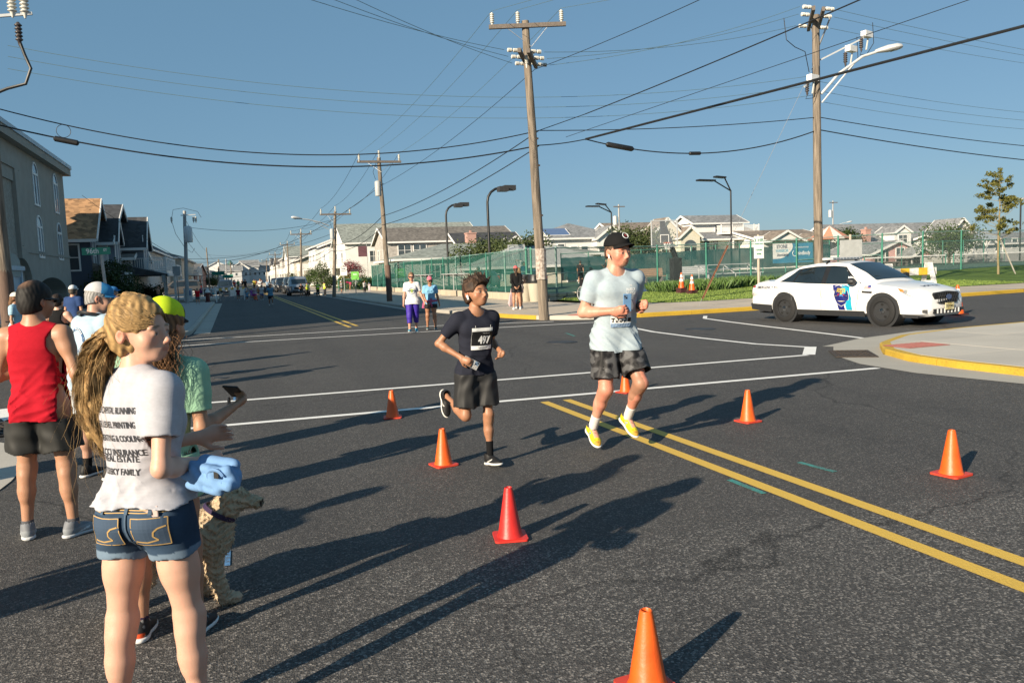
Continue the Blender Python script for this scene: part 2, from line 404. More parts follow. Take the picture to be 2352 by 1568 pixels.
for i,(px,py,r,lb)in enumerate(((1290,786,.33,'round iron manhole cover in front of the far sidewalk pole'),(1608,756,.36,'round iron manhole cover beside the kerb left of the police car'),(508,868,.12,'small iron valve cap in the road right of the mint shirt girl'),(548,853,.12,'farther small iron valve cap in the road beyond the other'))):
 p=gp(px,py);tag(disc('manhole_cover' if r>.2 else 'valve_cover',p[0],p[1],r,MH),lb,'cover')
 # storm grates
def grate(loc,rz,w,d,label):
 t=empty('storm_grate',loc,rz,label,'grate')
 b=MB();b.bx(-w/2,w/2,-d/2,-d/2+.04,0,.014);b.bx(-w/2,w/2,d/2-.04,d/2,0,.014);b.bx(-w/2,-w/2+.04,-d/2+.04,d/2-.04,0,.014);b.bx(w/2-.04,w/2,-d/2+.04,d/2-.04,0,.014)
 b.build('frame',RUST,t)
 MB().quad((-w/2+.03,-d/2+.03,.002),(w/2-.03,-d/2+.03,.002),(w/2-.03,d/2-.03,.002),(-w/2+.03,d/2-.03,.002)).build('pit',mat('pit_black',(0.006,0.006,0.006),0.9),t,fix=False)
 n=int(d/.075)
 for i in range(1,n):
  MB().bx(-w/2+.04,w/2-.04,-d/2+i*d/n-.012,-d/2+i*d/n+.012,.003,.012).build('bar',RUST,t)
 for i in range(1,5):
  MB().bx(-w/2+i*w/5-.01,-w/2+i*w/5+.01,-d/2+.04,d/2-.04,.003,.0128).build('cross_bar',RUST,t)
grate((9.46,10.35,0.008),rad(56),0.95,0.62,'rusty storm grate in the gutter beside the red ramp plate')
grate((-2.52,10.28,0.008),rad(-60),0.95,0.55,'dark storm grate at the left edge behind the red tank top man')
# clipping of polygons by cells, for paving slabs
def clip(poly,a,b_,c):
 out=[]
 for i in range(len(poly)):
  p,q=poly[i],poly[(i+1)%len(poly)];dp=a*p[0]+b_*p[1]-c;dq=a*q[0]+b_*q[1]-c
  if dp<=0:out.append(p)
  if(dp<0<dq)or(dq<0<dp):
   t=dp/(dp-dq);out.append((p[0]+(q[0]-p[0])*t,p[1]+(q[1]-p[1])*t))
 return out
def cellclip(poly,x0,x1,y0,y1):
 for a,b_,c in((1,0,x1),(-1,0,-x0),(0,1,y1),(0,-1,-y0)):
  poly=clip(poly,a,b_,c)
  if len(poly)<3:return None
 A=sum(poly[i][0]*poly[(i+1)%len(poly)][1]-poly[(i+1)%len(poly)][0]*poly[i][1]for i in range(len(poly)))/2
 return poly if abs(A)>0.04 else None
def paving(name,poly,cell,z0,z1,m,box,base_m,seed=0):
 """raised pavement: a bed with single slabs parted by open joints"""
 r=random.Random(seed)
 bed=MB().prism(poly,z0,z1-0.012).build(name,base_m);bed['kind']='structure'
 x=box[0];j=0.006
 while x<box[1]:
  y=box[2]
  while y<box[3]:
   c=cellclip(poly,x+j,x+cell-j,y+j,y+cell-j)
   if c:
    dz=r.uniform(-.002,.002);MB().prism(c,z1-0.0118,z1+dz).build('slab',m,bed)
   y+=cell
  x+=cell
 return bed
def kerb(name,pts,w,z0,z1,inward,yellow,seg=2.4,m=None):
 """kerb stones set end to end along pts; yellow(x, y) says where they are painted"""
 k=empty(name,(0,0,0));k['kind']='structure'
 P=[Vector((p[0],p[1],0))for p in pts];L=[0]
 for i in range(1,len(P)):L.append(L[-1]+(P[i]-P[i-1]).length)
 def at_(s):
  s=max(0,min(L[-1],s));i=max(1,next((j for j in range(len(L))if L[j]>=s),len(L)-1));t=(s-L[i-1])/max(1e-6,L[i]-L[i-1]);return P[i-1].lerp(P[i],t)
 s=0.0;n=0
 while s<L[-1]-0.05:
  e=min(s+seg,L[-1]);st=[at_(s+0.006+(e-s-0.012)*q/6)for q in range(7)]
  outer=[];inner=[]
  for q,p in enumerate(st):
   d=(st[min(q+1,6)]-st[max(q-1,0)]).normalized();nn=Vector((-d.y,d.x,0))*inward
   outer.append(p);inner.append(p+nn*w)
  vs=[];fs=[]
  for q in range(7):
   o_,i_=outer[q],inner[q];ch=(i_-o_).normalized()*0.025
   vs+=[(o_.x,o_.y,z0),(o_.x,o_.y,z1-.022),(o_.x+ch.x,o_.y+ch.y,z1),(i_.x,i_.y,z1),(i_.x,i_.y,z0)]
  for q in range(6):
   for r_ in range(4):fs.append((q*5+r_,q*5+r_+1,q*5+5+r_+1,q*5+5+r_))
  fs+=[(0,1,2,3,4),(34,33,32,31,30)]
  mid=at_((s+e)/2)
  MB().add(vs,fs).build('kerb_stone',KYEL if yellow(mid.x,mid.y)else(m or KERBM),k)
  s=e;n+=1
 return k
NE=[(7.5,330),(7.5,60),(7.5,33),(7.75,29.8),(8.2,27),(8.55,24.8),(8.95,23.3),(9.5,22.4),(10.3,21.8),(11.5,21.5),(14,21.4),(20,21.4),(26,21.9),(34,22.7),(80,26)]
SE=[(9.35,-20),(9.35,6.0),(9.3,8.2),(9.4,9.15),(9.8,10.05),(10.5,10.85),(11.7,11.6),(13.4,12.02),(16,12.2),(80,12.5)]
NW=[(-80,20.2),(-8,20.1),(-5,19.9),(-4.0,20.3),(-2.6,21.6),(-1.7,23.6),(-1.25,26),(-1.2,30),(-1.2,60),(-1.35,61.2),(-2.2,62.2),(-6,62.6),(-60,62.6)]
NW2=[(-60,70),(-6,70),(-2.2,70.4),(-1.3,71.4),(-1.1,73),(-1.1,330)]
kerb('kerb',NE,0.15,-0.05,0.125,1,lambda x,y:(8.15<x<9.35 and y>21.6)or(x>10.9 and y<24.5 and x<34),2.6)
kerb('kerb',SE,0.16,-0.05,0.10,-1,lambda x,y:(y>5 and x<9.36)or y>9.0,2.2)
kerb('kerb',NW,0.15,-0.05,0.125,1,lambda x,y:x<-2.2 and y<22,2.6)
kerb('kerb',NW2,0.15,-0.05,0.125,1,lambda x,y:False,6.0)
def inset(poly,d,s):
 out=[]
 for i,p in enumerate(poly):
  a=Vector(poly[max(i-1,0)]);b_=Vector(poly[min(i+1,len(poly)-1)]);t=(b_-a).normalized();n=Vector((-t.y,t.x))*s
  out.append((p[0]+n.x*d,p[1]+n.y*d))
 return out
ne_in=inset(NE,0.156,1);se_in=inset(SE,0.166,-1);nw_in=inset(NW,0.156,1)
paving('sidewalk',[p for p in ne_in if p[1]<61 and p[0]<60]+[(60,26.2),(20,26.0),(15.5,26.3),(13.6,28.5),(12.75,34.5),(12.75,61)],1.6,-0.05,0.13,CONC2,(7,36,20,61),KERBM,1)
_far=MB().prism([(7.66,61.01),(12.75,61.01),(12.75,330),(7.66,330)],-0.05,0.129).build('sidewalk',CONC2);_far['kind']='structure'
paving('sidewalk',se_in[1:]+[(80,-20),(9.516,-20)],1.75,-0.05,0.105,CONC,(9.3,27,3.5,12.6),KERBM,2)
# gutter apron round the near right corner
gm=concrete('gutter_concrete',(0.36,0.34,0.30))
so=inset(SE,-0.75,-1);b=MB()
for i in range(1,len(SE)-1):
 k0=0.0 if i<7 else 0.0
 w0=1.0 if 2<=i<=7 else 0.55
 A0=Vector(SE[i]);A1=Vector(SE[i+1]);
 B0=A0.lerp(Vector(so[i]),w0);B1=A1.lerp(Vector(so[i+1]),1.0 if 2<=i+1<=7 else 0.55)
 if i==5:B0=A0.lerp(Vector(so[i]),1.25)
 b.quad((A0.x,A0.y,0.006),(A1.x,A1.y,0.006),(B1.x,B1.y,0.005),(B0.x,B0.y,0.005))
gu=b.build('gutter',gm,None,fix=False);gu['kind']='structure'
for p_ in gu.data.polygons:
 if p_.normal.z<0:gu.data.flip_normals();break
sheet('gutter',[(-1.2,26),(-0.72,26),(-0.72,60),(-1.2,60)],0.005,gm)
sheet('gutter',[(7.5,33),(7.5,330),(7.15,330),(7.15,33)],0.005,gm)
# near left corner apron (behind the man in red)
ap=sheet('sidewalk',[gp(60,1069)[:2],gp(25,1107)[:2],gp(0,1126)[:2],(-1.9,6.6),(-2.0,2.0),(-2.4,-8),(-14,-8),(-14,9.9),(-3.2,9.85),gp(0,1017)[:2],gp(30,1022)[:2],gp(55,1036)[:2]],0.008,CONC)
# red tactile plates
RED=mat('tactile_red',(0.33,0.125,0.105),0.8,0.15,12,bump=0.2)
def tactile(loc,rz,w,d,label,z):
 t=empty('tactile_plate',loc,rz,label,'plate')
 MB().bx(-w/2,w/2,-d/2,d/2,0,.006).build('plate',RED,t)
 n=int(w/0.1)
 for i in range(n):MB().bx(-w/2+(i+.35)*w/n,-w/2+(i+.65)*w/n,-d/2+.02,d/2-.02,.0062,.011).build('rib',RED,t)
tactile((10.47,10.04,0.107),rad(0),0.85,0.55,'dark red ribbed ramp plate on the near right corner pavement',0)
tactile((10.25,22.5,0.132),rad(35),1.1,0.6,'dark red ribbed ramp plate beside the wooden pole across the road',0)
# left far block: pale gravel verge
sheet('verge',[p for p in nw_in[1:-1]]+[(-60,62.4),(-60,20.4)],0.126,SAND)
sheet('verge',[(-60,70.2),(-1.3,72),(-1.26,330),(-60,330)],0.126,concrete('far_concrete',(0.40,0.38,0.35)))
# lawn, court
FPX=[(1238,697,35.7),(1280,686,37.2),(1397,677,39.8),(1511,668,42.2),(1623,660,43.4),(1725,653,44.6),(1830,645,45.4),(1925,638,46.0),(2026,631,46.8),(2119,624.5,47.6),(2207,618.5,49.5),(2294,612,52.5),(2400,606,56),(2560,597,62)]
FB=[dep(*q)for q in FPX]
def fy(x):return float(np.interp(x,[p[0]for p in FB],[p[1]for p in FB]))
def fz(x):return float(np.interp(x,[p[0]for p in FB],[p[2]for p in FB]))
def lz(x,y):
 y0=26.1;t=min(1,max(0,(y-y0)/max(0.5,fy(x)-y0)));return 0.135+(max(0.14,fz(x))-0.135)*t
def gridsheet(name,m,xs,yf0,yf1,ny,zf,kind='structure'):
 V=[];F=[]
 for x in xs:
  for j in range(ny+1):
   y=yf0(x)+(yf1(x)-yf0(x))*j/ny;V.append((x,y,zf(x,y)))
 n=ny+1
 for i in range(len(xs)-1):
  for j in range(ny):F.append((i*n+j,(i+1)*n+j,(i+1)*n+j+1,i*n+j+1))
 o=MB().add(V,F).build(name,m,None,fix=False);o['kind']=kind;return o
LX=[14.0+0.5*i for i in range(94)]
lawn_y0=lambda x:float(np.interp(x,[14.0,15.8,17,60],[28.3,26.25,26.05,26.3]))+0.02
gridsheet('lawn',GRASS,LX,lawn_y0,lambda x:fy(x)+0.1,20,lz)
COURT=mat('court_green',(0.035,0.10,0.055),0.75,0.15,0.8);CBLUE=mat('court_blue',(0.022,0.075,0.19),0.7,0.15,0.8)
CX=[13.3+1.0*i for i in range(60)]
gridsheet('court_border',CBLUE,CX,lambda x:fy(x)+0.1,lambda x:fy(x)+3.5 if x<36 else fy(x)+0.2,3,lambda x,y:max(.1,fz(x))-0.01)
gridsheet('court',COURT,CX,lambda x:fy(x)+3.5 if x<36 else fy(x)+0.2,lambda x:82.0,4,lambda x,y:max(.1,fz(x))-0.01+(0.1 if x>36 else 0)*0)
strip_mark('court_line',[(16,43.5),(24,43.7),(30,43.9)],0.06,WHT,z=0.30)
sheet('yard',[(12.8,82),(120,82),(120,330),(12.8,330)],0.12,GRASS)
# grass blades on the lawn: nobody could count them
def blades(name,label,n,xr,yr,hgt,width,m,zf,seed):
 r=np.random.default_rng(seed);x=r.uniform(*xr,n);y0=np.array([yr[0](q)for q in x]);y1=np.array([yr[1](q)for q in x]);y=y0+(y1-y0)*r.random(n)
 z=np.array([zf(a,c)for a,c in zip(x,y)]);a=r.uniform(0,2*np.pi,n);h=hgt*r.uniform(.5,1.2,n);l=h*r.uniform(.1,.7,n);la=r.uniform(0,2*np.pi,n)
 V=np.zeros((n,4,3));w=width*r.uniform(.6,1.2,n)
 V[:,0]=np.stack([x-np.cos(a)*w,y-np.sin(a)*w,z-.01],1);V[:,1]=np.stack([x+np.cos(a)*w,y+np.sin(a)*w,z-.01],1)
 V[:,2]=np.stack([x+np.cos(a)*w*.7+np.cos(la)*l*.4,y+np.sin(a)*w*.7+np.sin(la)*l*.4,z+h*.65],1)
 V[:,3]=np.stack([x+np.cos(la)*l,y+np.sin(la)*l,z+h],1)
 F=np.arange(n*4).reshape(n,4)
 o=obj(name,from_arrays(name,V.reshape(-1,3),F),m);tag(o,label,'grass',kind='stuff');return o
GB=mat('grass_blades',(0.11,0.18,0.025),0.7,0.4,3.0,col2=(0.21,0.28,0.06));GB2=mat('tall_grass',(0.045,0.10,0.02),0.6,0.4,3.0,col2=(0.10,0.17,0.035))
blades('short_grass','short mown grass of the corner lawn',45000,(14.2,34),(lawn_y0,lambda x:fy(x)),0.055,0.009,GB,lz,3)
blades('tall_grass','taller uncut grass growing along the fence foot',5200,(20.2,27.2),(lambda x:fy(x)-3.0+0.5*math.sin(x*1.3),lambda x:fy(x)-0.25),0.5,0.014,GB2,lz,4)
blades('tall_grass','taller uncut grass beside the barricade behind the police car',1800,(31,36),(lambda x:fy(x)-1.0,lambda x:fy(x)-0.2),0.3,0.014,GB2,lz,5)
# foliage
def foliage_mat(name,c1,c2,trans=0.25):
 if name in MATS:return MATS[name]
 m,nt,b,out=_new(name)
 c=nt.nodes.new('ShaderNodeTexCoord')
 n=_math(nt,'ADD',_math(nt,'MULTIPLY',_noise(nt,1.6,3,c.outputs['Object']),0.55),_math(nt,'MULTIPLY',_noise(nt,23,2,c.outputs['Object']),0.45))
 cc=_ramp(nt,n,[(0.32,c1),(0.68,c2)]);nt.links.new(cc,b.inputs['Base Color'])
 b.inputs['Roughness'].default_value=0.55;b.inputs['Specular IOR Level'].default_value=0.3
 t=nt.nodes.new('ShaderNodeBsdfTranslucent');nt.links.new(cc,t.inputs['Color'])
 mx=nt.nodes.new('ShaderNodeMixShader');mx.inputs[0].default_value=trans
 nt.links.new(b.outputs[0],mx.inputs[1]);nt.links.new(t.outputs[0],mx.inputs[2]);nt.links.new(mx.outputs[0],out.inputs['Surface'])
 MATS[name]=m;return m
def leaf_mesh(name,clumps,n,size,seed,shell=0.45):
 """leaf-sized faces through the volume of uneven clumps (cx,cy,cz,rx,ry,rz)"""
 r=np.random.default_rng(seed);C=np.array(clumps,float);vol=C[:,3]*C[:,4]*C[:,5];k=r.choice(len(C),n,p=vol**.75/(vol**.75).sum())
 d=r.normal(size=(n,3));d/=np.linalg.norm(d,axis=1)[:,None];rr=shell+(1.08-shell)*r.random(n)**.7
 P=C[k,:3]+d*C[k,3:]*rr[:,None]
 nrm=d+r.normal(size=(n,3))*.8;nrm/=np.linalg.norm(nrm,axis=1)[:,None]
 t=np.cross(nrm,r.normal(size=(n,3)));t/=np.linalg.norm(t,axis=1)[:,None];b_=np.cross(nrm,t)
 s=size*r.uniform(.6,1.3,n)[:,None]
 V=np.stack([P-t*s,P-b_*s*.55,P+t*s,P+b_*s*.55+nrm*s*.25],1).reshape(-1,3)
 return from_arrays(name,V,np.arange(n*4).reshape(n,4))
def clumpset(rx,ry,rz,cz,n,cr,seed):
 r=random.Random(seed);out=[]
 for _ in range(n):
  while True:
   a,b_,c=r.uniform(-1,1),r.uniform(-1,1),r.uniform(-1,1)
   if a*a+b_*b_+c*c<1:break
  q=cr*r.uniform(.65,1.3);out.append((a*rx*.8,b_*ry*.8,cz+c*rz*.8,q,q,q*r.uniform(.6,.9)))
 return out
BARK=mat('bark',(0.12,0.09,0.065),0.85,0.3,18,bump=0.5,stretch=(1,1,.3))
def plant(name,label,cat,loc,rx,ry,rz,cz,n,size,m,seed,trunk=None,ncl=22,cr=None,group=None):
 t=empty(name,loc,0,label,cat,group)
 obj('crown' if trunk else 'foliage',leaf_mesh(name,clumpset(rx,ry,rz,cz,ncl,cr or(rx+rz)*.28,seed),n,size,seed),m,t)
 r=random.Random(seed);b=MB()
 tr=trunk or min(rx,.3)*.15
 b.tube([(0,0,-0.05),(.02,.01,cz*.4),(-.01,.03,cz*.8),(0.02,0,cz+rz*.4)],[tr,tr*.85,tr*.6,tr*.25],8)
 for i in range(6):
  a=r.uniform(0,6.28);z0=cz*r.uniform(.35,.8)if trunk else cz*.15
  b.tube([(0,0,z0),(math.cos(a)*rx*.4,math.sin(a)*ry*.4,cz-rz*.1+r.uniform(-.2,.3)*rz),(math.cos(a)*rx*.75,math.sin(a)*ry*.75,cz+rz*r.uniform(0,.4))],[tr*.5,tr*.32,tr*.12],6)
 b.build('trunk' if trunk else 'stem',BARK,t,True)
 return t
LF1=foliage_mat('leaf_dark',(0.018,0.035,0.012),(0.06,0.09,0.025));LF2=foliage_mat('leaf_mid',(0.03,0.06,0.015),(0.09,0.13,0.035));LF3=foliage_mat('leaf_pine',(0.035,0.055,0.02),(0.10,0.125,0.04))
LF4=foliage_mat('leaf_yellowing',(0.09,0.10,0.02),(0.25,0.23,0.06),.35);LF5=foliage_mat('leaf_bright',(0.08,0.11,0.015),(0.2,0.2,0.03));LF6=foliage_mat('leaf_pink',(0.07,0.05,0.03),(0.30,0.06,0.09))
def spot(px,py,x=None,y=None,z=0.1):
 p=onx(px,py,x)if x is not None else ony(px,py,y);return(p[0],p[1],z)
plant('flowering_shrub','big dark shrub with pale flowers beside the dark blue house','shrub',(-7.3,58.9,.1),1.7,1.7,1.45,1.5,7000,.09,LF1,11,ncl=34)
obj('blossom',leaf_mesh('blossom',clumpset(1.6,1.6,1.4,1.55,30,.25,12),320,.07,12,.9),mat('blossom_white',(0.55,0.52,0.50),.7),bpy.data.objects['flowering_shrub'])
plant('shrub','low dark shrub behind the shirtless man by the grey houses','shrub',(-6.5,72.5,.1),1.6,1.2,.75,.8,2600,.08,LF1,13)
plant('shrub','rounded green shrub right of the brown parked car','shrub',spot(455,650,x=-6.2),.9,.9,.95,1.0,1800,.08,LF1,14)
plant('shrub','wide bushy hedge behind the people on the left sidewalk','shrub',spot(487,655,x=-5.0),2.2,2.6,1.3,1.4,3500,.12,LF2,15)
plant('tree','leafy tree hiding the red house on the left','tree',spot(512,640,x=-7.0),3.0,3.5,2.4,3.8,3500,.2,LF2,16,trunk=.2)
plant('tree','farther leafy tree beyond the left utility poles','tree',spot(530,640,x=-6.0),3.2,4.0,2.4,3.9,2500,.25,LF1,17,trunk=.2)
Hh='shrubs in the front yards across the road'
for i,(px,X,r_,hz,m,lb)in enumerate(((706,11.6,1.0,1.1,LF1,'dark round bush left of the vested officers'),(722,11.4,.9,1.5,LF2,'conical evergreen bush behind the vested officers'),(740,11.2,.95,1.8,LF2,'tall pointed evergreen right of the vested officers'),(757,11.2,1.1,.9,LF1,'low dark hedge left of the leaning roadside pole'),(798,12.0,1.25,.75,LF5,'bright yellow green rounded bush in the front yard'),(838,12.6,1.0,.65,LF2,'small green bush by the people in plaid'),(862,13.8,.9,.65,LF2,'small green bush left of the parked police wagon'),(672,11.8,1.4,1.4,LF1,'dark bush above the parked cars'))):
 plant('shrub',lb,'shrub',spot(px,660,x=X),r_,r_,hz,hz*1.05,1700,.09,m,30+i,group=Hh,ncl=16)
plant('flowering_tree','small tree with pinkish blossom in the front yard','tree',spot(812,640,x=13.4),1.5,1.5,1.2,2.0,2200,.09,LF6,45,trunk=.08)
# trees behind the courts
plant('pine_tree','dense low pine left of the wooden pole behind the courts','tree',spot(1215,600,y=72),3.4,2.2,1.6,2.9,5000,.13,LF3,50,trunk=.18,ncl=30)
plant('pine_tree','dense low pine in front of the chimney house','tree',spot(1120,600,y=78),4.0,2.2,1.5,3.2,5000,.13,LF3,51,trunk=.18,ncl=30)
plant('pine_tree','pine peeking over the black cap of the running man','tree',spot(1468,590,y=74),3.4,2.0,1.7,3.7,5000,.13,LF3,52,trunk=.18,ncl=30)
plant('tree','leafy green tree in front of the big grey roof','tree',spot(2180,590,y=66),4.0,2.4,1.7,3.0,5500,.12,LF2,53,trunk=.18,ncl=30)
plant('shrub','dark green shrub behind the brick chimney at the right','shrub',spot(1945,560,y=90),2.4,2.0,1.2,4.2,1800,.15,LF1,54)
# young tree with its stake on the right
def young_tree():
 loc=dep(2293,632,43.0);loc=(loc[0],loc[1],lz(loc[0],loc[1])-.02)
 t=empty('young_tree',loc,0,'slender young tree with yellowing leaves on the right lawn','tree')
 H=5.6;r=random.Random(5);b=MB();cl=[]
 b.tube([(0,0,-.1),(-.04,0,1.0),(-.02,.02,2.2),(.03,0,3.6),(.0,0,4.9),(.02,0,H)],[.062,.052,.045,.032,.02,.006],8)
 for i in range(26):
  z0=1.7+3.4*i/26;a=r.uniform(0,6.28);L=(1.35-.95*(z0-1.7)/3.9)*r.uniform(.7,1.15)
  up=r.uniform(.35,.9)*L
  e=(math.cos(a)*L,math.sin(a)*L,z0+up);mid=(math.cos(a)*L*.5,math.sin(a)*L*.5,z0+up*.35)
  b.tube([(0,0,z0),mid,e],[.016,.011,.004],5)
  for q in(.4,.6,.8,1.0,1.08):
   if r.random()<.9:
    c=Vector((0,0,z0)).lerp(Vector(e),q);s=r.uniform(.12,.24);cl.append((c.x+r.uniform(-.1,.1),c.y+r.uniform(-.1,.1),c.z+r.uniform(-.05,.12),s,s,s*.7))
 for q in range(5):cl.append((r.uniform(-.1,.1),r.uniform(-.1,.1),H-.15*q,.13,.13,.12))
 b.build('trunk',mat('young_bark',(0.21,0.17,0.09),.8,.25,15),t,True)
 obj('crown',leaf_mesh('crown',cl,5600,.058,61,.1),LF4,t)
 for sx,sy,lb in((.95,-.25,0),(.75,.6,1)):
  MB().bar((sx,sy,-.02),(-.02,0,2.1),.045,.045).build('stake',mat('stake_wood',(0.40,0.37,0.32),.8),t)
 MB().tube([(.6,-.15,1.0),(.0,0,1.55)],.006,5).build('tie',mat('tie',(0.3,0.3,0.28),.8),t)
young_tree()
# buildings
TRIM=mat('white_trim',(0.72,0.71,0.69),0.55,0.05,3);GLASS=glass_mat('window_glass',(0.05,0.065,0.075),0.08);GLD=glass_mat('window_dark',(0.015,0.02,0.025),0.08)
SHUT=mat('shutter_green',(0.03,0.055,0.05),.7);BLK=mat('black_paint',(0.012,0.012,0.013),.45,.2,10)
def side_frame(w,d,side):
# origin, u axis (to the right seen from outside), outward normal
 return{'f':(Vector((0,-d/2,0)),Vector((1,0,0)),Vector((0,-1,0))),'b':(Vector((0,d/2,0)),Vector((-1,0,0)),Vector((0,1,0))),'l':(Vector((-w/2,0,0)),Vector((0,-1,0)),Vector((-1,0,0))),'r':(Vector((w/2,0,0)),Vector((0,1,0)),Vector((1,0,0)))}[side]
def window(t,o,u,n,uc,zc,ww,wh,glass=None,shut=False,split=True,trim=None,fw=.1):
 P=lambda a,z,q:o+u*a+Vector((0,0,z))+n*q
 R=Matrix((u,n,Vector((0,0,1)))).transposed()
 b=MB()
 for a0,a1,z0,z1 in((-ww/2-fw,-ww/2,-wh/2-fw,wh/2+fw),(ww/2,ww/2+fw,-wh/2-fw,wh/2+fw),(-ww/2,ww/2,wh/2,wh/2+fw),(-ww/2,ww/2,-wh/2-fw,-wh/2)):
  b.box(P(uc+(a0+a1)/2,zc+(z0+z1)/2,.03),(a1-a0,.07,z1-z0),R=R)
 f=b.build('window',trim or TRIM,t)
 MB().box(P(uc,zc,.008),(ww-.004,.02,wh-.004),R=R).build('pane',glass or GLASS,f)
 if split:MB().box(P(uc,zc,.03),(ww-.006,.03,.05),R=R).build('sash_bar',trim or TRIM,f)
 if ww>1.0:MB().box(P(uc,zc,.029),(.06,.026,wh-.006),R=R).build('sash_bar',trim or TRIM,f)
 if shut:
  for s in(-1,1):MB().box(P(uc+s*(ww/2+fw+.2),zc,.03),(.36,.05,wh+.1),R=R).build('shutter',SHUT,f)
def roof_gable(t,w,d,h,rise,ov,axis,m,trim=True,x0=0,y0=0,wallm=None,th=.16,name='roof'):
 """ridge along axis; slabs with thickness, gable triangles, white rake boards"""
 W2,D2=w/2,d/2
 def T(a,b_,z):return(x0+a,y0+b_,z)if axis=='x' else(x0+b_,y0+a,z)
 L2,S2=(W2,D2)if axis=='x' else(D2,W2)
 sl=rise/S2;b=MB();top=h+rise
 for s in(-1,1):
  lo=(s*(S2+ov),h-sl*ov);hi=(0,top)
  vs=[T(a,p[0],p[1]+q)for q in(0,th)for a in(-L2-ov,L2+ov)for p in(lo,hi)]
  b.add(vs,[(0,1,3,2),(4,6,7,5),(0,4,5,1),(2,3,7,6),(0,2,6,4),(1,5,7,3)])
 r=b.build(name,m,t)
 for a in(-L2,L2):MB().extr([T(a*.998,-S2,h),T(a*.998,S2,h),T(a*.998,0,top)],Vector(T(-.12 if a>0 else.12,0,0))-Vector(T(0,0,0))).build('gable',wallm,t)
 if trim:
  k=MB()
  for a in(-L2-ov-.03,L2+ov+.03):
   for s in(-1,1):k.bar(T(a,s*(S2+ov),h-sl*ov+.05),T(a,0,top+.05),.06,.26,up=T(0,0,1)if False else(0,0,1))
  for s in(-1,1):k.bar(T(-L2-ov,s*(S2+ov+.04),h-sl*ov+.05),T(L2+ov,s*(S2+ov+.04),h-sl*ov+.05),.07,.2)
  k.build('rake_board',TRIM,r)
 return r
def roof_hip(t,w,d,h,rise,ov,m,ridge=.35,x0=0,y0=0):
 a,b_=w/2+ov,d/2+ov;r_=a*ridge if w>=d else 0;s_=b_*ridge if d>w else 0
 B=MB();vs=[(x0-a,y0-b_,h),(x0+a,y0-b_,h),(x0+a,y0+b_,h),(x0-a,y0+b_,h),(x0-a,y0-b_,h+.18),(x0+a,y0-b_,h+.18),(x0+a,y0+b_,h+.18),(x0-a,y0+b_,h+.18),(x0-r_,y0-s_,h+rise),(x0+max(r_,.01),y0+max(s_,.01),h+rise)]
 if w>=d:fs=[(4,5,9,8),(6,7,8,9),(5,6,9),(7,4,8)]
 else:fs=[(4,5,8),(6,7,9),(5,6,9,8),(7,4,8,9)]
 r=B.add(vs,[(3,2,1,0)]+fs).build('roof',m,t)
 k=MB()
 k.bx(x0-a-.04,x0+a+.04,y0-b_-.06,y0-b_-.002,h-.02,h+.2);k.bx(x0-a-.04,x0+a+.04,y0+b_+.002,y0+b_+.06,h-.02,h+.2)
 k.bx(x0-a-.06,x0-a-.002,y0-b_,y0+b_,h-.02,h+.2);k.bx(x0+a+.002,x0+a+.06,y0-b_,y0+b_,h-.02,h+.2)
 k.bx(x0-a,x0+a,y0-b_,y0+b_,h-.03,h-.005)
 k.build('fascia',TRIM,r);return r
def balcony(t,o,u,n,u0,u1,z,dp,posts=True,zb=0.0,m=None):
 m=m or TRIM;R=Matrix((u,n,Vector((0,0,1)))).transposed();P=lambda a,q,zz:o+u*a+n*q+Vector((0,0,zz))
 MB().box(P((u0+u1)/2,dp/2+.01,z-.12),(u1-u0,dp,.24),R=R).build('balcony_deck',m,t)
 b=MB();n_=max(2,int((u1-u0)/.16))
 b.box(P((u0+u1)/2,dp-.03,z+.98),(u1-u0,.07,.07),R=R);b.box(P((u0+u1)/2,dp-.03,z+.1),(u1-u0,.05,.05),R=R)
 for i in range(n_+1):b.box(P(u0+(u1-u0)*i/n_,dp-.03,z+.53),(.05,.04,.82),R=R)
 for uu in(u0,u1):
  b.box(P(uu,dp/2,z+.98),(.06,dp-.08,.06),R=R);b.box(P(uu,dp/2,z+.1),(.05,dp-.08,.05),R=R)
  for i in range(1,max(2,int(dp/.16))):b.box(P(uu,i*.16,z+.53),(.04,.05,.82),R=R)
 for i in range(0,int((u1-u0)/1.8)+2):
  a=min(u1,u0+1.8*i);b.box(P(a,dp-.03,z+.56),(.11,.11,1.1),R=R)
 b.build('railing',m,t)
 if posts:
  for a in(u0+.1,u1-.1):MB().box(P(a,dp-.12,(z-.24+zb)/2),(.2,.2,z-.24-zb),R=R).build('porch_post',m,t)
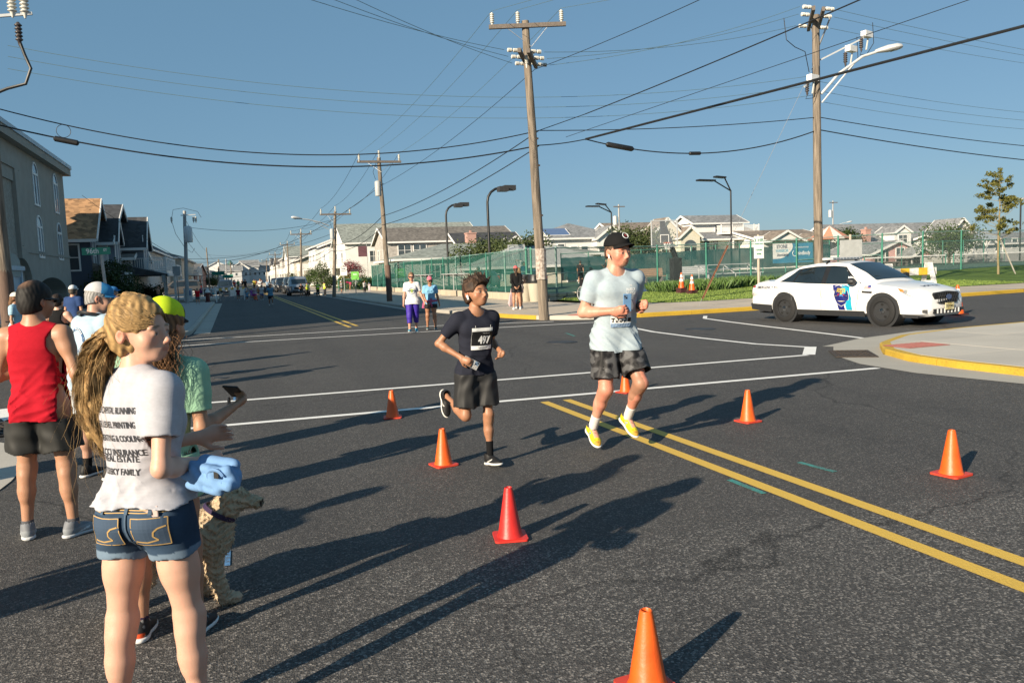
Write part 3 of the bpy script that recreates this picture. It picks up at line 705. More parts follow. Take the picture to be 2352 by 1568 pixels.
def house(label,loc,rz,w,d,h,wallm,roofm,roof=('gable','x',2.0,.35),wins=(),bal=(),chim=None,dorm=(),name='house',group=None,cat='house',porch=(),belt=None):
 """footprint w x d, front on local -y; windows (side, u, z, w, h[, shutters])"""
 t=empty(name,loc,rz,label,cat,group)
 MB().bx(-w/2,w/2,-d/2,d/2,-.3,h).build('wall',wallm,t)
 if roof[0]=='gable':roof_gable(t,w,d,h,roof[2],roof[3],roof[1],roofm,wallm=wallm)
 elif roof[0]=='hip':roof_hip(t,w,d,h,roof[2],roof[3],roofm,roof[1]if isinstance(roof[1],float)else.35)
 for wd in wins:
  o,u,n=side_frame(w,d,wd[0]);window(t,o,u,n,wd[1],wd[2],wd[3],wd[4],shut=len(wd)>5 and bool(wd[5]),glass=GLD if len(wd)>6 else GLASS)
 for bl in bal:
  o,u,n=side_frame(w,d,bl[0]);balcony(t,o,u,n,bl[1],bl[2],bl[3],bl[4])
 for(cx,cy,cz0,cz1,cw,cm)in([chim]if chim else[]):
  c=MB();c.bx(cx-cw/2,cx+cw/2,cy-cw/2,cy+cw/2,cz0,cz1);c.bx(cx-cw/2-.07,cx+cw/2+.07,cy-cw/2-.07,cy+cw/2+.07,cz1,cz1+.14)
  c.bx(cx-.12,cx+.12,cy-.12,cy+.12,cz1+.14,cz1+.45);c.build('chimney',cm,t)
 for(x0,y0,dw,dd,dh,dz,rise)in dorm:
  f=MB().bx(x0-dw/2,x0+dw/2,y0-dd/2,y0+dd/2,dz,dz+dh).build('dormer',wallm,t)
  roof_gable(f,dw,dd,dz+dh,rise,.2,'y',roofm,x0=x0,y0=y0,wallm=wallm,th=.1,name='dormer_roof')
  window(f,Vector((x0,y0-dd/2,0)),Vector((1,0,0)),Vector((0,-1,0)),0,dz+dh*.5,dw*.5,dh*.6)
 return t
WS=siding_mat('white_siding',(0.70,0.69,0.67));GS=siding_mat('grey_siding',(0.42,0.43,0.43));NS=siding_mat('navy_siding',(0.055,0.075,0.11),.14);LG=siding_mat('pale_grey_siding',(0.58,0.58,0.57),.14);BS=siding_mat('beige_siding',(0.46,0.42,0.35));SHW=shingle_mat('shingle_wall',(0.40,0.37,0.34),.2);TS=siding_mat('tan_siding',(0.40,0.34,0.27));PS=siding_mat('pink_siding',(0.62,0.36,0.34));RS=siding_mat('red_siding',(0.16,0.05,0.045));YS=siding_mat('cream_siding',(0.62,0.58,0.48));BLS=siding_mat('slate_siding',(0.17,0.20,0.25),.14)
RG=shingle_mat('roof_grey',(0.20,0.205,0.21));RD=shingle_mat('roof_dark',(0.045,0.047,0.052));RB=shingle_mat('roof_brown',(0.15,0.135,0.12));RO=shingle_mat('roof_orange',(0.30,0.17,0.085),.45);RGG=shingle_mat('roof_sage',(0.23,0.25,0.225));RT=shingle_mat('roof_tan',(0.20,0.165,0.135));BRK=mat('chimney_brick',(0.42,0.25,0.21),.85,.3,30,bump=.4);BRK2=mat('chimney_stone',(0.45,0.43,0.40),.85,.2,20)
# the big stucco building at the left
def big_building():
 X=-9.5;Y0,Y1=21.0,onx(164,640,X)[1]
 H=onx(166,416,X)[2]-.05
 t=empty('stucco_building',(0,0,0),0,'large beige stucco building with tall arched windows at the left edge','building')
 ST=mat('stucco',(0.33,0.305,0.265),.9,.08,1.5,bump=.3,bscale=60);CAP=mat('roof_cap_blue',(0.36,0.42,0.47),.5,.1,1,metal=.2)
 STN=mat('stone_cladding',(0.33,0.30,0.255),.9,.25,9,bump=.9,bscale=14,bdist=.04)
 # openings punched through a 0.4 m street wall: two rows of arched windows, a drive arch
 wy=[onx(76,420,X)[1],onx(123,440,X)[1]]
 cut=[]
 for i,(pxa,pyt,pyb)in enumerate(((76,372,470),(123,398,488),(87,494,592),(133,511,597))):
  p=onx(pxa,pyt,X);q=onx(pxa,pyb,X);cut.append((p[1],q[2],p[2],1.28 if i in(0,2)else 1.28))
 b=MB()
 b.bx(X-5.5,X,Y0,Y1,-.3,H-1e-3);wall=b.build('wall',ST,t)
 for(yc,z0,z1,ww)in cut:
  n=14;r=ww/2;zs=z1-r
  arc=[(yc+r*math.cos(math.pi*k/n),zs+r*math.sin(math.pi*k/n))for k in range(n+1)]
  prof=[(yc-r,z0)]+[(yc+r,z0)]+arc
  prof=[(yc+r,z0)]+arc+[(yc-r,z0)]
  # frame ring standing proud, glass behind it
  fr=MB();inn=[(yc+(a-yc)*.86,(z0+.1)if zz<=z0+1e-6 else zs+(zz-zs)*.86 if zz>zs else zz)for a,zz in prof]
  m_=len(prof)
  for k in range(m_):
   k2=(k+1)%m_
   A,B_,C,D_=prof[k],prof[k2],inn[k2],inn[k]
   fr.add([(X+q,p[0],p[1])for q in(.002,.05)for p in(A,B_,C,D_)],[(0,1,2,3),(7,6,5,4),(0,4,5,1),(1,5,6,2),(2,6,7,3),(3,7,4,0)])
  f=fr.build('window',TRIM,t)
  MB().extr([(X+.004,a,zz)for a,zz in inn],(.01,0,0)).build('pane',glass_mat('arched_glass',(0.10,0.14,0.18),.04),f)
  MB().bx(X+.016,X+.05,yc-.05,yc+.05,z0+.1,zs).build('sash_bar',TRIM,f);MB().bx(X+.016,X+.052,yc-r*.86,yc+r*.86,zs-.06,zs+.06).build('sash_bar',TRIM,f)
  # drive arch (dark recess built as a niche box with a proud arch surround)
 ya,yb=onx(95,690,X)[1]*0+onx(88,690,X)[1],onx(157,690,X)[1]
 zt=onx(120,637,X)[2];yc=(ya+yb)/2;hw=(yb-ya)/2;n=16
 arc=[(yc+hw*math.cos(math.pi*k/n),zt-.9+.9*math.sin(math.pi*k/n))for k in range(n+1)]
 prof=[(yb,-.2)]+arc+[(ya,-.2)]
 import bmesh
 cutter=MB().extr([(X-4,a,zz)for a,zz in prof],(4.5,0,0)).build('tmp',None)
 md=wall.modifiers.new('arch','BOOLEAN');md.operation='DIFFERENCE';md.object=cutter;md.solver='EXACT'
 dg=bpy.context.evaluated_depsgraph_get();me=bpy.data.meshes.new_from_object(wall.evaluated_get(dg));wall.modifiers.clear();wall.data=me
 if not me.materials:me.materials.append(ST)
 bpy.data.objects.remove(cutter)
 # soffit, fascia and pale parapet cap
 MB().bx(X-5.7,X+.4,Y0-.4,Y1+.4,H,H+.4).build('fascia',ST,t)
 MB().bx(X-5.8,X+.46,Y0-.46,Y1+.46,H+.401,H+.62).build('parapet_cap',CAP,t)
 # recessed stone panel framed by a stepped stucco surround near the left edge
 yp=onx(35,500,X)[1]
 b=MB();b.bx(X+.002,X+.12,Y0,yp-.7,2.9,H-.9);b.build('stone_panel',STN,t)
 b=MB();b.bx(X+.001,X+.3,yp-.69,yp,3.6,H-1.3);b.bx(X+.001,X+.3,Y0,yp+.25,H-1.3,H-.75);b.bx(X+.121,X+.22,Y0,yp-.7,H-1.9,H-1.301)
 n=8
 for k in range(n):
  a0,a1=math.pi/2*k/n,math.pi/2*(k+1)/n;cy_,cz_=yp-.69,3.6-2.0
  pr=[(cy_+.69*0+2.4*math.sin(a0),cz_+2.0*math.cos(a0)),(cy_+2.4*math.sin(a1),cz_+2.0*math.cos(a1)),(cy_+1.7*math.sin(a1),cz_+1.4*math.cos(a1)),(cy_+1.7*math.sin(a0),cz_+1.4*math.cos(a0))]
  b.extr([(X+.001,a,zz)for a,zz in pr],(.299,0,0))
 b.build('surround',ST,t)
 # string course
 MB().bx(X+.001,X+.05,yp+.3,Y1,3.35,3.5).build('string_course',ST,t)
 # board sign with raised lettering, door surround below it
 zs_=onx(15,632,X+.3)[2];ys_=onx(20,620,X+.3)[1]
 sg=MB();sg.extr([(X+.125,ys_-2.5,zs_-.05),(X+.125,ys_+2.2,zs_-.05),(X+.125,ys_+2.3,zs_+.7),(X+.125,ys_+1.7,zs_+.95),(X+.125,ys_+.8,zs_+1.0),(X+.125,ys_+.5,zs_+1.55),(X+.125,ys_-.3,zs_+1.55),(X+.125,ys_-.6,zs_+1.0),(X+.125,ys_-2.5,zs_+.95)],(.14,0,0))
 SG=sg.build('sign_board',mat('sign_cream',(0.34,0.35,0.32),.8),t)
 yd=ys_-.1
 b=MB();b.bx(X+.14,X+.34,yd-2.6,yd+2.9,2.42,2.62);b.bx(X+.13,X+.26,yd+1.0,yd+1.25,.1,2.419);b.bx(X+.13,X+.26,yd+2.5,yd+2.75,.1,2.419);b.build('door_surround',mat('pale_blue_trim',(0.42,0.49,0.55),.6),t)
 dr=MB().bx(X+.125,X+.18,yd+1.26,yd+2.49,.1,2.41).build('door',mat('pale_blue_door',(0.38,0.45,0.52),.6),t)
 MB().bx(X+.125,X+.16,yd-2.5,yd+.99,.1,2.4).build('panel',mat('pale_blue_door',(0.38,0.45,0.52),.6),t)
 return H
big_building()
# left side houses (fronts face the street, local -y -> +x)
LR=rad(90)
def zat(px,py,X):return onx(px,py,X)[2]
def left_house(label,px0,px1,X,h,wallm,roofm,roof,dp=10.0,**k):
 y0=onx(px0,640,X)[1];y1=onx(px1,640,X)[1]
 return house(label,(X-dp/2,(y0+y1)/2,0),LR,y1-y0,dp,h,wallm,roofm,roof,**k)
ya,yb=59.0,onx(245,640,-8.6)[1]
X=-8.6;w2=yb-ya;EA=zat(192,537,X)
h2=house('dark navy sided house with orange brown shingle roof and white trim',(X-3.25,(ya+yb)/2,0),LR,w2,6.5,EA,NS,RO,('gable','y',zat(210,458,X)-EA,.45),wins=(('l',1.9,EA-1.4,1.2,1.6),('f',-w2*.3,3.6,.9,2.6),('f',w2*.25,3.6,.9,2.6)))
# front gable wing with tall white mullions and a porch roof
roof_gable(h2,2.6,1.4,EA-.2,1.5,.2,'y',RD,x0=1.6,y0=-3.65,wallm=NS,name='front_gable_roof')
MB().bx(.3,2.9,-4.25,-3.26,2.6,EA-.2).build('front_wing',BLS,h2)
for xx in(.38,1.6,2.82):MB().bx(xx-.08,xx+.08,-4.31,-4.252,2.7,EA+.2).build('mullion',TRIM,h2)
b=MB();b.extr([(-w2/2,-5.15,2.35),(-w2/2,-3.26,3.1),(-w2/2,-3.26,2.35)],(w2,0,0));b.build('porch_roof',RB,h2);MB().bx(-w2/2-.05,w2/2+.05,-5.25,-5.15,2.25,2.42).build('porch_fascia',TRIM,h2)
for xx in(-w2/2+.2,0,w2/2-.2):MB().bx(xx-.1,xx+.1,-5.05,-4.85,-.2,2.3).build('porch_post',TRIM,h2)
X=-8.0;EA=zat(286,568,X)
h3=left_house('pale grey gabled house with dark slate roof behind the street sign',252,303,X,EA,WS,RD,('gable','y',zat(302,512,X)-EA+.6,.45),11,wins=(('f',-4,3.7,1.0,2.2),('f',0,3.7,1.0,2.2),('l',2.5,3.6,1.0,1.3)))
roof_gable(h3,4.0,3.0,EA,2.2,.3,'y',RD,x0=2.5,y0=-5.6,wallm=LG,name='front_gable_roof');MB().bx(.6,4.4,-7.1,-5.51,2.5,EA).build('front_wing',BLS,h3)
for xx in(.7,2.5,4.3):MB().bx(xx-.08,xx+.08,-7.16,-7.102,2.6,5.4).build('mullion',TRIM,h3)
b=MB();b.extr([(-6,-9.2,2.2),(-6,-5.51,3.2),(-6,-5.51,2.2)],(12.5,0,0));b.build('porch_roof',RD,h3);MB().bx(-6.05,6.55,-9.3,-9.2,2.1,2.28).build('porch_fascia',TRIM,h3)
X=-7.2
h4=left_house('small shingled house with white upstairs balcony',303,345,X,zat(318,598,X),SHW,RB,('gable','y',1.7,.3),9,wins=(('f',-2.5,3.7,1.3,1.8),('f',2.5,3.7,1.3,1.8)),bal=(('f',-6.0,5.0,2.6,2.4),))
X=-8.2
h5=left_house('tall pale grey house with black roof and small square windows',340,418,X,zat(415,600,X)+.1,GS,RD,('gable','x',3.3,.5),11,wins=(('l',2.6,4.9,.9,.9),('l',.2,4.9,.9,.9),('f',-8,4.4,1.2,1.4),('f',4,4.4,1.2,1.4)),bal=(('f',-15,-6,2.7,2.0),))
h6=left_house('beige house with balcony and doorway left of the brown pole',419,447,-6.6,zat(447,607,-6.6),BS,RB,('hip',.3,2.0,.5),10,wins=(('f',-4,4.4,1.6,1.6),('l',3.0,4.6,.9,1.8),('f',4,1.7,1.6,1.4)),bal=(('f',-8,8,2.9,1.8),))
h7=left_house('red clapboard house with a white lantern on its roof',448,474,-6.4,3.4,RS,RB,('gable','y',2.2,.4),9,wins=(('f',-5,3.0,1.2,1.2),('f',5,3.0,1.2,1.2),('l',2,3.2,1.0,1.2)))
cp=MB();cp.lathe([(1.4,5.4),(1.4,7.0),(1.7,7.0),(1.7,7.3),(.01,8.0)],8,(0,2,0));cp.build('lantern',TRIM,h7)
for k in range(8):
 a=math.pi/8+k*math.pi/4;window(h7,Vector((1.30*math.cos(a),2+1.30*math.sin(a),0)),Vector((-math.sin(a),math.cos(a),0)),Vector((math.cos(a),math.sin(a),0)),0,6.3,.5,.9,fw=.05,split=False)
WALLS=[WS,LG,BS,WS,GS,YS,SHW,WS];ROOFS=[RG,RD,RB,RGG,RT]
r_=random.Random(3);y=onx(478,640,-9)[1]
FARL=['dim distant house on the left just past the red house','distant house on the left, second past the red house','distant house on the left, third past the red house','distant house on the left, fourth past the red house','distant house on the left, fifth past the red house','distant house on the left, sixth past the red house']
for i in range(6):
 w_=r_.uniform(12,17);h_=r_.uniform(5.0,7.0)
 house(FARL[i],(-15-r_.uniform(0,1.5),y+w_/2,0),LR,w_-3,11,h_,WALLS[(i*3+1)%8],ROOFS[i%5],('gable','xy'[i%2],r_.uniform(2,3),.4),wins=(('f',-3.5,h_-1.6,1.5,1.5),('f',3,h_-1.6,1.5,1.5),('l',0,h_-1.6,1.2,1.4),('f',0,1.8,2.4,1.6)),bal=(('f',-5,5,2.9,1.8),)if i%2 else(),group='far houses along the left side of the road')
 y+=w_
 # right side houses along the road (fronts face -x)
RR=rad(-90)
def right_house(label,y0,y1,X,h,wallm,roofm,roof,dp=12.0,**k):
 return house(label,(X+dp/2,(y0+y1)/2,0.1),RR,y1-y0,dp,h,wallm,roofm,roof,**k)
Y=lambda px,X:onx(px,640,X)[1]
right_house('low white ranch house with sage roof and dark shutters beyond the fence',85,97,17.0,2.9,WS,RGG,('hip',.45,1.9,.5),24,wins=(('r',-8,1.6,1.1,1.4,1),('r',-3,1.6,1.1,1.4,1),('r',3,1.6,1.1,1.4,1),('r',8,1.6,1.1,1.4,1),('f',-3,1.6,1.2,1.3),('f',3,1.6,1.2,1.3)))
right_house('long shingled house with brown gambrel style roof',101,111,19.0,5.6,SHW,RB,('gable','y',1.9,.4),17,wins=(('r',-6.4,4.5,1.6,1.2),('r',-4.4,4.5,1.6,1.2),('r',0,4.5,.9,1.2),('r',4,4.5,.9,1.2),('f',-2,4.0,1,1.3),('f',2,4.0,1,1.3)))
right_house('white two storey house with grey roof and flag balcony',115,128,15.5,6.2,WS,RGG,('gable','y',2.9,.4),20,wins=(('r',-6,4.2,1.1,1.5),('r',-2,4.2,1.1,1.5),('f',-3.5,4.1,2.0,1.6),('f',3,4.1,2,1.6),('f',0,1.6,1.6,2.0)),bal=(('f',-6,6,2.9,2.2),))
right_house('cream house with wide triple windows behind the vested officers',131,143,15.0,6.8,WS,RD,('gable','x',2.8,.5),14,wins=(('r',-4,4.7,1.4,1.6),('r',-2,4.7,1.4,1.6),('r',0,4.7,1.4,1.6),('f',0,4.6,2.2,1.6)),bal=(('f',-5.5,5.5,3.0,2.2),('r',-6,4,3.0,1.6)),chim=(-3,4,6,9.6,1.0,BRK2))
right_house('white balconied house with hanging flower basket',147,160,14.5,7.0,WS,RD,('gable','x',2.4,.5),13,wins=(('r',-3,4.9,1.6,1.6),('r',2,4.9,1.6,1.6),('f',-3,4.9,2,1.6),('f',3,4.9,2,1.6)),bal=(('f',-6,6,3.0,2.4),('r',-5.5,5,3.0,1.8)))
right_house('tan roofed beige house above the parked cars',178,192,14.0,5.4,BS,RT,('gable','x',2.6,.5),13,wins=(('r',-3,4.2,1.4,1.3),('r',2,4.2,1.4,1.3),('f',0,4.2,2,1.4)),chim=(4,3,6,8.6,.9,BRK))
FARR=['pale distant house on the right just past the beige house','pale distant house on the right, second past the beige house','pale distant house on the right, third past the beige house','pale distant house on the right, fourth past the beige house','pale distant house on the right, fifth past the beige house','pale distant house on the right, sixth past the beige house','pale distant house on the right, seventh past the beige house']
y=206
for i in range(7):
 w_=r_.uniform(14,20);h_=r_.uniform(5.5,7.5)
 right_house(FARR[i],y,y+w_-4,14+r_.uniform(-.5,1),h_,WALLS[(i*3)%8],ROOFS[(i*2+1)%5],('gable','xy'[i%2],r_.uniform(2,3),.4),12,wins=(('f',-3,h_-1.5,1.8,1.5),('f',3,h_-1.5,1.8,1.5),('r',-2,h_-1.5,1.6,1.5),('r',2.5,1.8,1.4,1.5),('r',2.5,h_-1.5,1.4,1.5)),bal=(('f',-5,5,3.0,1.8),),group='far houses along the right side of the road')
 y+=w_
 # houses closing the view where the road ends
ENDL=['far white house closing the road end, with green pointed turret','far white house closing the road end, left of centre','far white house closing the road end, at its centre','far white house closing the road end, right of centre','far white house closing the road end, rightmost one','far white house closing the road end, leftmost one']
for i,(px,w_)in enumerate(((531,12),(553,10),(575,10),(597,10),(622,12),(500,14))):
 p=ony(px,640,420);hh=house(ENDL[i],(p[0],420+i*3.7,0),0,w_*.85,9,6.5+(i%3),WS if i%2 else LG,RG,('gable','xy'[i%2],3,.5),wins=tuple(('f',-2.6+2.6*k,4.6,1.0,1.3)for k in range(3)),group='far houses where the road ends')
 if i==0:
  MB().lathe([(1.2,8),(1.2,10),(1.5,10),(.05,11.8)],8).build('turret',mat('turret_green',(0.06,0.14,0.13),.6),hh)
  # houses behind the courts (fronts face -y)
def back_house(label,px0,px1,Yf,eave_py,wallm,roofm,roof,dp=12,**k):
 a=ony(px0,600,Yf);c=ony(px1,600,Yf);h=ony((px0+px1)/2,eave_py,Yf)[2]
 return house(label,((a[0]+c[0])/2,Yf+dp/2,0),0,c[0]-a[0],dp,h,wallm,roofm,roof,**k),c[0]-a[0],h
t,w_,h_=back_house('grey house with pink brick chimney left of the wooden pole',1068,1215,96,580,GS,RD,('gable','x',2.7,.4),wins=(('f',-1.5,3.0,1.1,1.4),('f',3.5,3.2,1.0,1.6)),chim=(-3.0,-4.6,2,6.3,1.15,BRK),dorm=((2.4,-4.6,4.4,3.4,1.6,2.6,1.5),))
t,w_,h_=back_house('white house with big grey hip roof above the fence',1262,1432,95,549,WS,RG,('hip',.05,2.4,.5),wins=(('f',-3.6,4.0,.9,1.2),('f',-1.8,3.6,.9,1.3),('f',-.3,3.6,.9,1.3),('f',2.2,3.8,.8,1.2),('f',3.4,3.8,.8,1.2)),bal=(('f',.5,4.6,2.2,2.0),))
roof_gable(t,4.2,3.0,h_,1.5,.3,'y',RG,x0=w_/2-2.2,y0=-5.6,wallm=WS,name='front_gable_roof');MB().bx(w_/2-4.3,w_/2-.1,-7.1,-6.01,h_-1.0,h_).build('front_wing',WS,t)
roof_gable(t,3.0,3.0,h_+.6,.8,.2,'x',mat('solar_blue',(0.10,0.15,0.27),.3),x0=-w_/2+1.6,y0=-3.6,wallm=WS,name='solar_roof');MB().bx(-w_/2+.2,-w_/2+3.0,-5.0,-2.2,h_-.2,h_+.6).build('side_dormer',WS,t)
t,w_,h_=back_house('cream house with tan gabled roof and arched window',1432,1598,95,548,YS,RT,('gable','x',2.4,.4),wins=(('f',-3.2,3.8,1.1,1.3),('f',-1.2,3.6,1,1.6),('f',.8,3.6,1,1.6),('f',3.3,3.6,1.0,2.0)),dorm=())
roof_gable(t,5.4,3,h_,2.6,.3,'y',RT,x0=.6,y0=-5.4,wallm=YS,name='front_gable_roof');roof_gable(t,3.2,3.0,h_,1.3,.25,'y',RT,x0=3.4,y0=-6.6,wallm=YS,name='front_gable_roof');MB().bx(1.9,4.9,-8.1,-6.01,1.0,h_).build('front_wing',YS,t)
n=10
MB().extr([(3.4+.95*math.cos(math.pi*k/n),-8.14,h_-1.15+.8*math.sin(math.pi*k/n))for k in range(n+1)],(0,.036,0)).build('arched_window',GLASS,t)
MB().bx(2.5,4.3,-8.13,-8.102,h_-2.9,h_-1.35).build('window',GLD,t);MB().bx(3.35,3.45,-8.16,-8.131,h_-2.9,h_-1.35).build('sash_bar',TRIM,t)
t,w_,h_=back_house('white house with long grey roof, shutters and rooftop balcony',1592,1765,95,548,WS,RG,('gable','x',1.7,.5),wins=(('f',-4,3.9,.9,1.2),('f',-2.6,3.9,.9,1.2),('f',.2,3.9,.9,1.4),('f',2.2,3.9,1.0,1.5,1),('f',4.0,3.9,1.0,1.5,1)))
MB().bx(-3.6,4.4,-2.6,3,h_+.2,h_+2.4).build('upper_storey',WS,t);roof_gable(t,8.6,5.4,h_+2.4,1.1,.4,'x',RG,x0=.4,y0=0,wallm=WS,name='upper_roof')
window(t,Vector((0,-2.6,0)),Vector((1,0,0)),Vector((0,-1,0)),.2,h_+1.6,1.0,1.1);balcony(t,Vector((0,-4.0,0)),Vector((1,0,0)),Vector((0,-1,0)),-1.0,5.2,h_+.9,1.2,posts=False)
MB().bx(-w_/2,w_/2,-7.8,-6.3,h_-.25,h_-.05).build('porch_roof',TRIM,t)
for xx in(-.8,1.2,3.1,5):MB().bx(xx-.1,xx+.1,-7.7,-7.5,0,h_-.25).build('porch_post',TRIM,t)
t,w_,h_=back_house('low house with brown roof and white gables behind the banner',1745,1905,90,549,WS,RT,('gable','x',1.4,.5),wins=(('f',-3,2.8,1,1.2),('f',2,2.8,1,1.2)))
roof_gable(t,5.0,3,h_-.2,1.2,.3,'y',RT,x0=-2.6,y0=-6,wallm=WS,name='front_gable_roof');roof_gable(t,4.0,3,h_-.3,.9,.3,'y',RT,x0=2.6,y0=-6,wallm=WS,name='front_gable_roof')
t,w_,h_=back_house('large house with long pale grey roof and white dormer',1965,2225,88,574,WS,RG,('gable','x',4.0,.5),14,wins=(('f',3.2,1.6,1.2,1.6),('f',5.2,1.6,1.2,1.6)),dorm=((-1.4,-4.6,3.0,3.6,1.7,3.0,.9),),chim=(-w_*0-7.4,-5.8,3,5.2,.9,BRK))
roof_gable(t,6.4,4,h_+1.3,2.9,.5,'y',RG,x0=w_/2-1.8,y0=-5.2,wallm=WS,name='front_gable_roof');MB().bx(w_/2-5.0,w_/2+1.4,-7.2,-3.3,0,h_+1.3).build('front_wing',WS,t)
t,w_,h_=back_house('small pink house with white gabled porch beyond the courts',2000,2118,74,582,PS,RG,('gable','y',1.4,.4),8,wins=(('f',-2.3,1.6,1.0,1.3,1),('f',2.4,1.5,1.6,1.8),('f',.5,1.5,1.2,1.8)))
roof_gable(t,3.2,2.4,h_-.4,.9,.3,'y',RG,x0=1.6,y0=-5.0,wallm=PS,name='porch_roof')
for xx in(.2,1.6,3.0):MB().bx(xx-.07,xx+.07,-6.1,-5.96,0,h_-.4).build('porch_post',TRIM,t)
t,w_,h_=back_house('long grey building at the right edge behind the young tree',2232,2560,80,556,LG,RG,('gable','x',1.5,.5),14,wins=tuple(('f',-9+3*k,2.6,.9,1.2)for k in range(6)))
# white gable above it, pool house with tan roof on the courts, gazebo, sun shade
t,w_,h_=back_house('low clubhouse with pale grey hip roof behind the wooden pole',1140,1395,66,613,YS,mat('clubhouse_roof',(0.33,0.345,0.33),.85,.12,3),('hip',.35,2.1,.6),10,wins=(('f',-5.4,1.3,1.0,1.1),('f',-3.2,1.3,1.0,1.1),('f',1.8,1.1,.9,1.9),('f',5,1.3,1.0,1.1)))
# gazebo
def gazebo():
 p=ony(2262,600,70);c=(p[0],70,.7)
 t=empty('gazebo',c,0,'white latticed gazebo with grey pointed roof behind the courts','gazebo')
 R=2.3;n=8;t.scale=(.78,)*3
 MB().lathe([(R+.5,2.9),(R+.5,3.02),(R*.4,3.9),(.25,4.25),(.05,4.5)],n).build('roof',mat('gazebo_roof',(0.25,0.29,0.33),.7),t)
 MB().lathe([(R,-.4),(R,.1)],n).build('floor',mat('gazebo_floor',(.5,.49,.46),.8),t)
 for k in range(n):
  a=2*math.pi*k/n;x,y_=R*math.cos(a),R*math.sin(a);a2=2*math.pi*(k+1)/n;x2,y2=R*math.cos(a2),R*math.sin(a2)
  MB().bx(x-.08,x+.08,y_-.08,y_+.08,.1,2.9).build('post',TRIM,t)
  b=MB();b.bar((x,y_,1.0),(x2,y2,1.0),.06,.08);b.bar((x,y_,.25),(x2,y2,.25),.05,.07)
  for q in range(1,9):b.bar((x+(x2-x)*q/9,y_+(y2-y_)*q/9,.26),(x+(x2-x)*q/9,y_+(y2-y_)*q/9,1.0),.04,.04)
  b.build('railing',TRIM,t)
  b=MB();m_=8
  for q in range(m_):
   f0,f1=q/m_,(q+1)/m_;g=lambda f:2.85-1.0*abs(2*f-1)**2.2
   b.bar((x+(x2-x)*f0,y_+(y2-y_)*f0,g(f0)),(x+(x2-x)*f1,y_+(y2-y_)*f1,g(f1)),.05,.14)
  b.build('arch',TRIM,t)
gazebo()
# playground canopy with striped top behind the banner
p=ony(1905,575,70);t=empty('play_umbrella',(p[0],70,.4),0,'orange and white striped playground sun shade behind the right pole','sun shade')
MB().tube([(0,0,0),(0,0,4.0)],.1,8).build('pole',mat('play_green',(.03,.16,.13),.5),t)
for k in range(12):
 a0,a1=2*math.pi*k/12,2*math.pi*(k+1)/12
 MB().add([(0,0,4.6),(2.3*math.cos(a0),2.3*math.sin(a0),3.2),(2.3*math.cos(a1),2.3*math.sin(a1),3.2),(0,0,4.5),(2.2*math.cos(a0),2.2*math.sin(a0),3.1),(2.2*math.cos(a1),2.2*math.sin(a1),3.1)],[(0,1,2),(5,4,3),(0,3,4,1),(1,4,5,2),(2,5,3,0)]).build('canopy_panel',mat('stripe_orange',(.5,.22,.14),.7)if k%2 else mat('stripe_pale',(.6,.55,.5),.7),t)
 # utility poles and wires
WOOD=mat('pole_wood',(0.19,0.155,0.12),.9,.55,4,bump=.9,stretch=(4,4,.3),bscale=7,detail=8,bdist=.03);WOOD2=mat('crossarm_wood',(0.13,0.11,0.095),.85,.3,9,bump=.4,stretch=(3,3,3));GALV=mat('galvanised',(0.38,0.39,0.40),.5,.12,8,metal=.6)
PORC=mat('porcelain',(0.58,0.57,0.52),.25,.08,8);WIRE=mat('wire_black',(0.012,0.013,0.014),.5);WIREG=mat('wire_green',(0.09,0.14,0.14),.6);ALU=mat('pale_grey_metal',(0.55,0.56,0.56),.4,.08,6,metal=.2);BROWN=mat('creosote',(0.12,0.075,0.055),.8,.3,9,bump=.5,stretch=(6,6,.5))
def insulator(t,base,d,L=.3,r=.055,m=None,name='insulator'):
 """ribbed porcelain stack from base along d"""
 d=Vector(d).normalized();q=d.to_track_quat('Z','Y').to_matrix();b=MB()
 prof=[]
 n=5
 for k in range(n):z=L*k/n;prof+=[(r*.55,z),(r,z+L/n*.35),(r,z+L/n*.5),(r*.55,z+L/n*.95)]
 prof.append((r*.3,L*1.06))
 b.lathe([(.02,-.12)]+prof,10);b.v=[tuple(q@Vector(v)+Vector(base))for v in b.v]
 return b.build(name,m or PORC,t,True)
def pole(label,loc,H,lean=(0,0),r0=.15,r1=.105,m=WOOD,name='utility_pole',group=None):
 t=empty(name,loc,0,label,'utility pole',group)
 pts=[(lean[0]*k/6+.012*math.sin(k*2.1),lean[1]*k/6+.01*math.cos(k*1.7),-.2+(H+.2)*k/6)for k in range(7)]
 MB().tube(pts,[r0+(r1-r0)*k/6 for k in range(7)],14).build('shaft',m,t,True);return t
def crossarm(t,z,L,rz,x=0,y=0,braces=True,sz=(.1,.12),m=None):
 c,s=math.cos(rz),math.sin(rz)
 o=MB().box((x,y,z),(L,sz[0],sz[1]),rz).build('crossarm',m or WOOD2,t)
 if braces:
  for k in(-1,1):MB().bar((x+k*c*L*.26,y+k*s*L*.26,z-.06),(x*.5,y*.5,z-.6),.03,.01).build('brace',GALV,t)
def Tp(t,p):return tuple(Vector(p)+Vector(t.location))
WN=[0]
def wire(a,b,sag,r,label,m=None,n=24,group=None,loops=None):
 a=Vector(a);b=Vector(b);pts=[]
 for k in range(n+1):
  q=k/n;p=a.lerp(b,q);p.z-=4*sag*q*(1-q);pts.append(p)
 o=MB().tube(pts,r,5).build('overhead_wire',m or WIRE,None,True);return tag(o,label,'wire',group)
P1L=(9.07,22.95,.1);H1=dep(1236,78,24.9)[2]
P1=pole('weathered wooden utility pole with two crossarms at the far corner',P1L,H1,(-.25,.1),.16,.11)
tx,ty=P1L[0]-.24,P1L[1]+.1
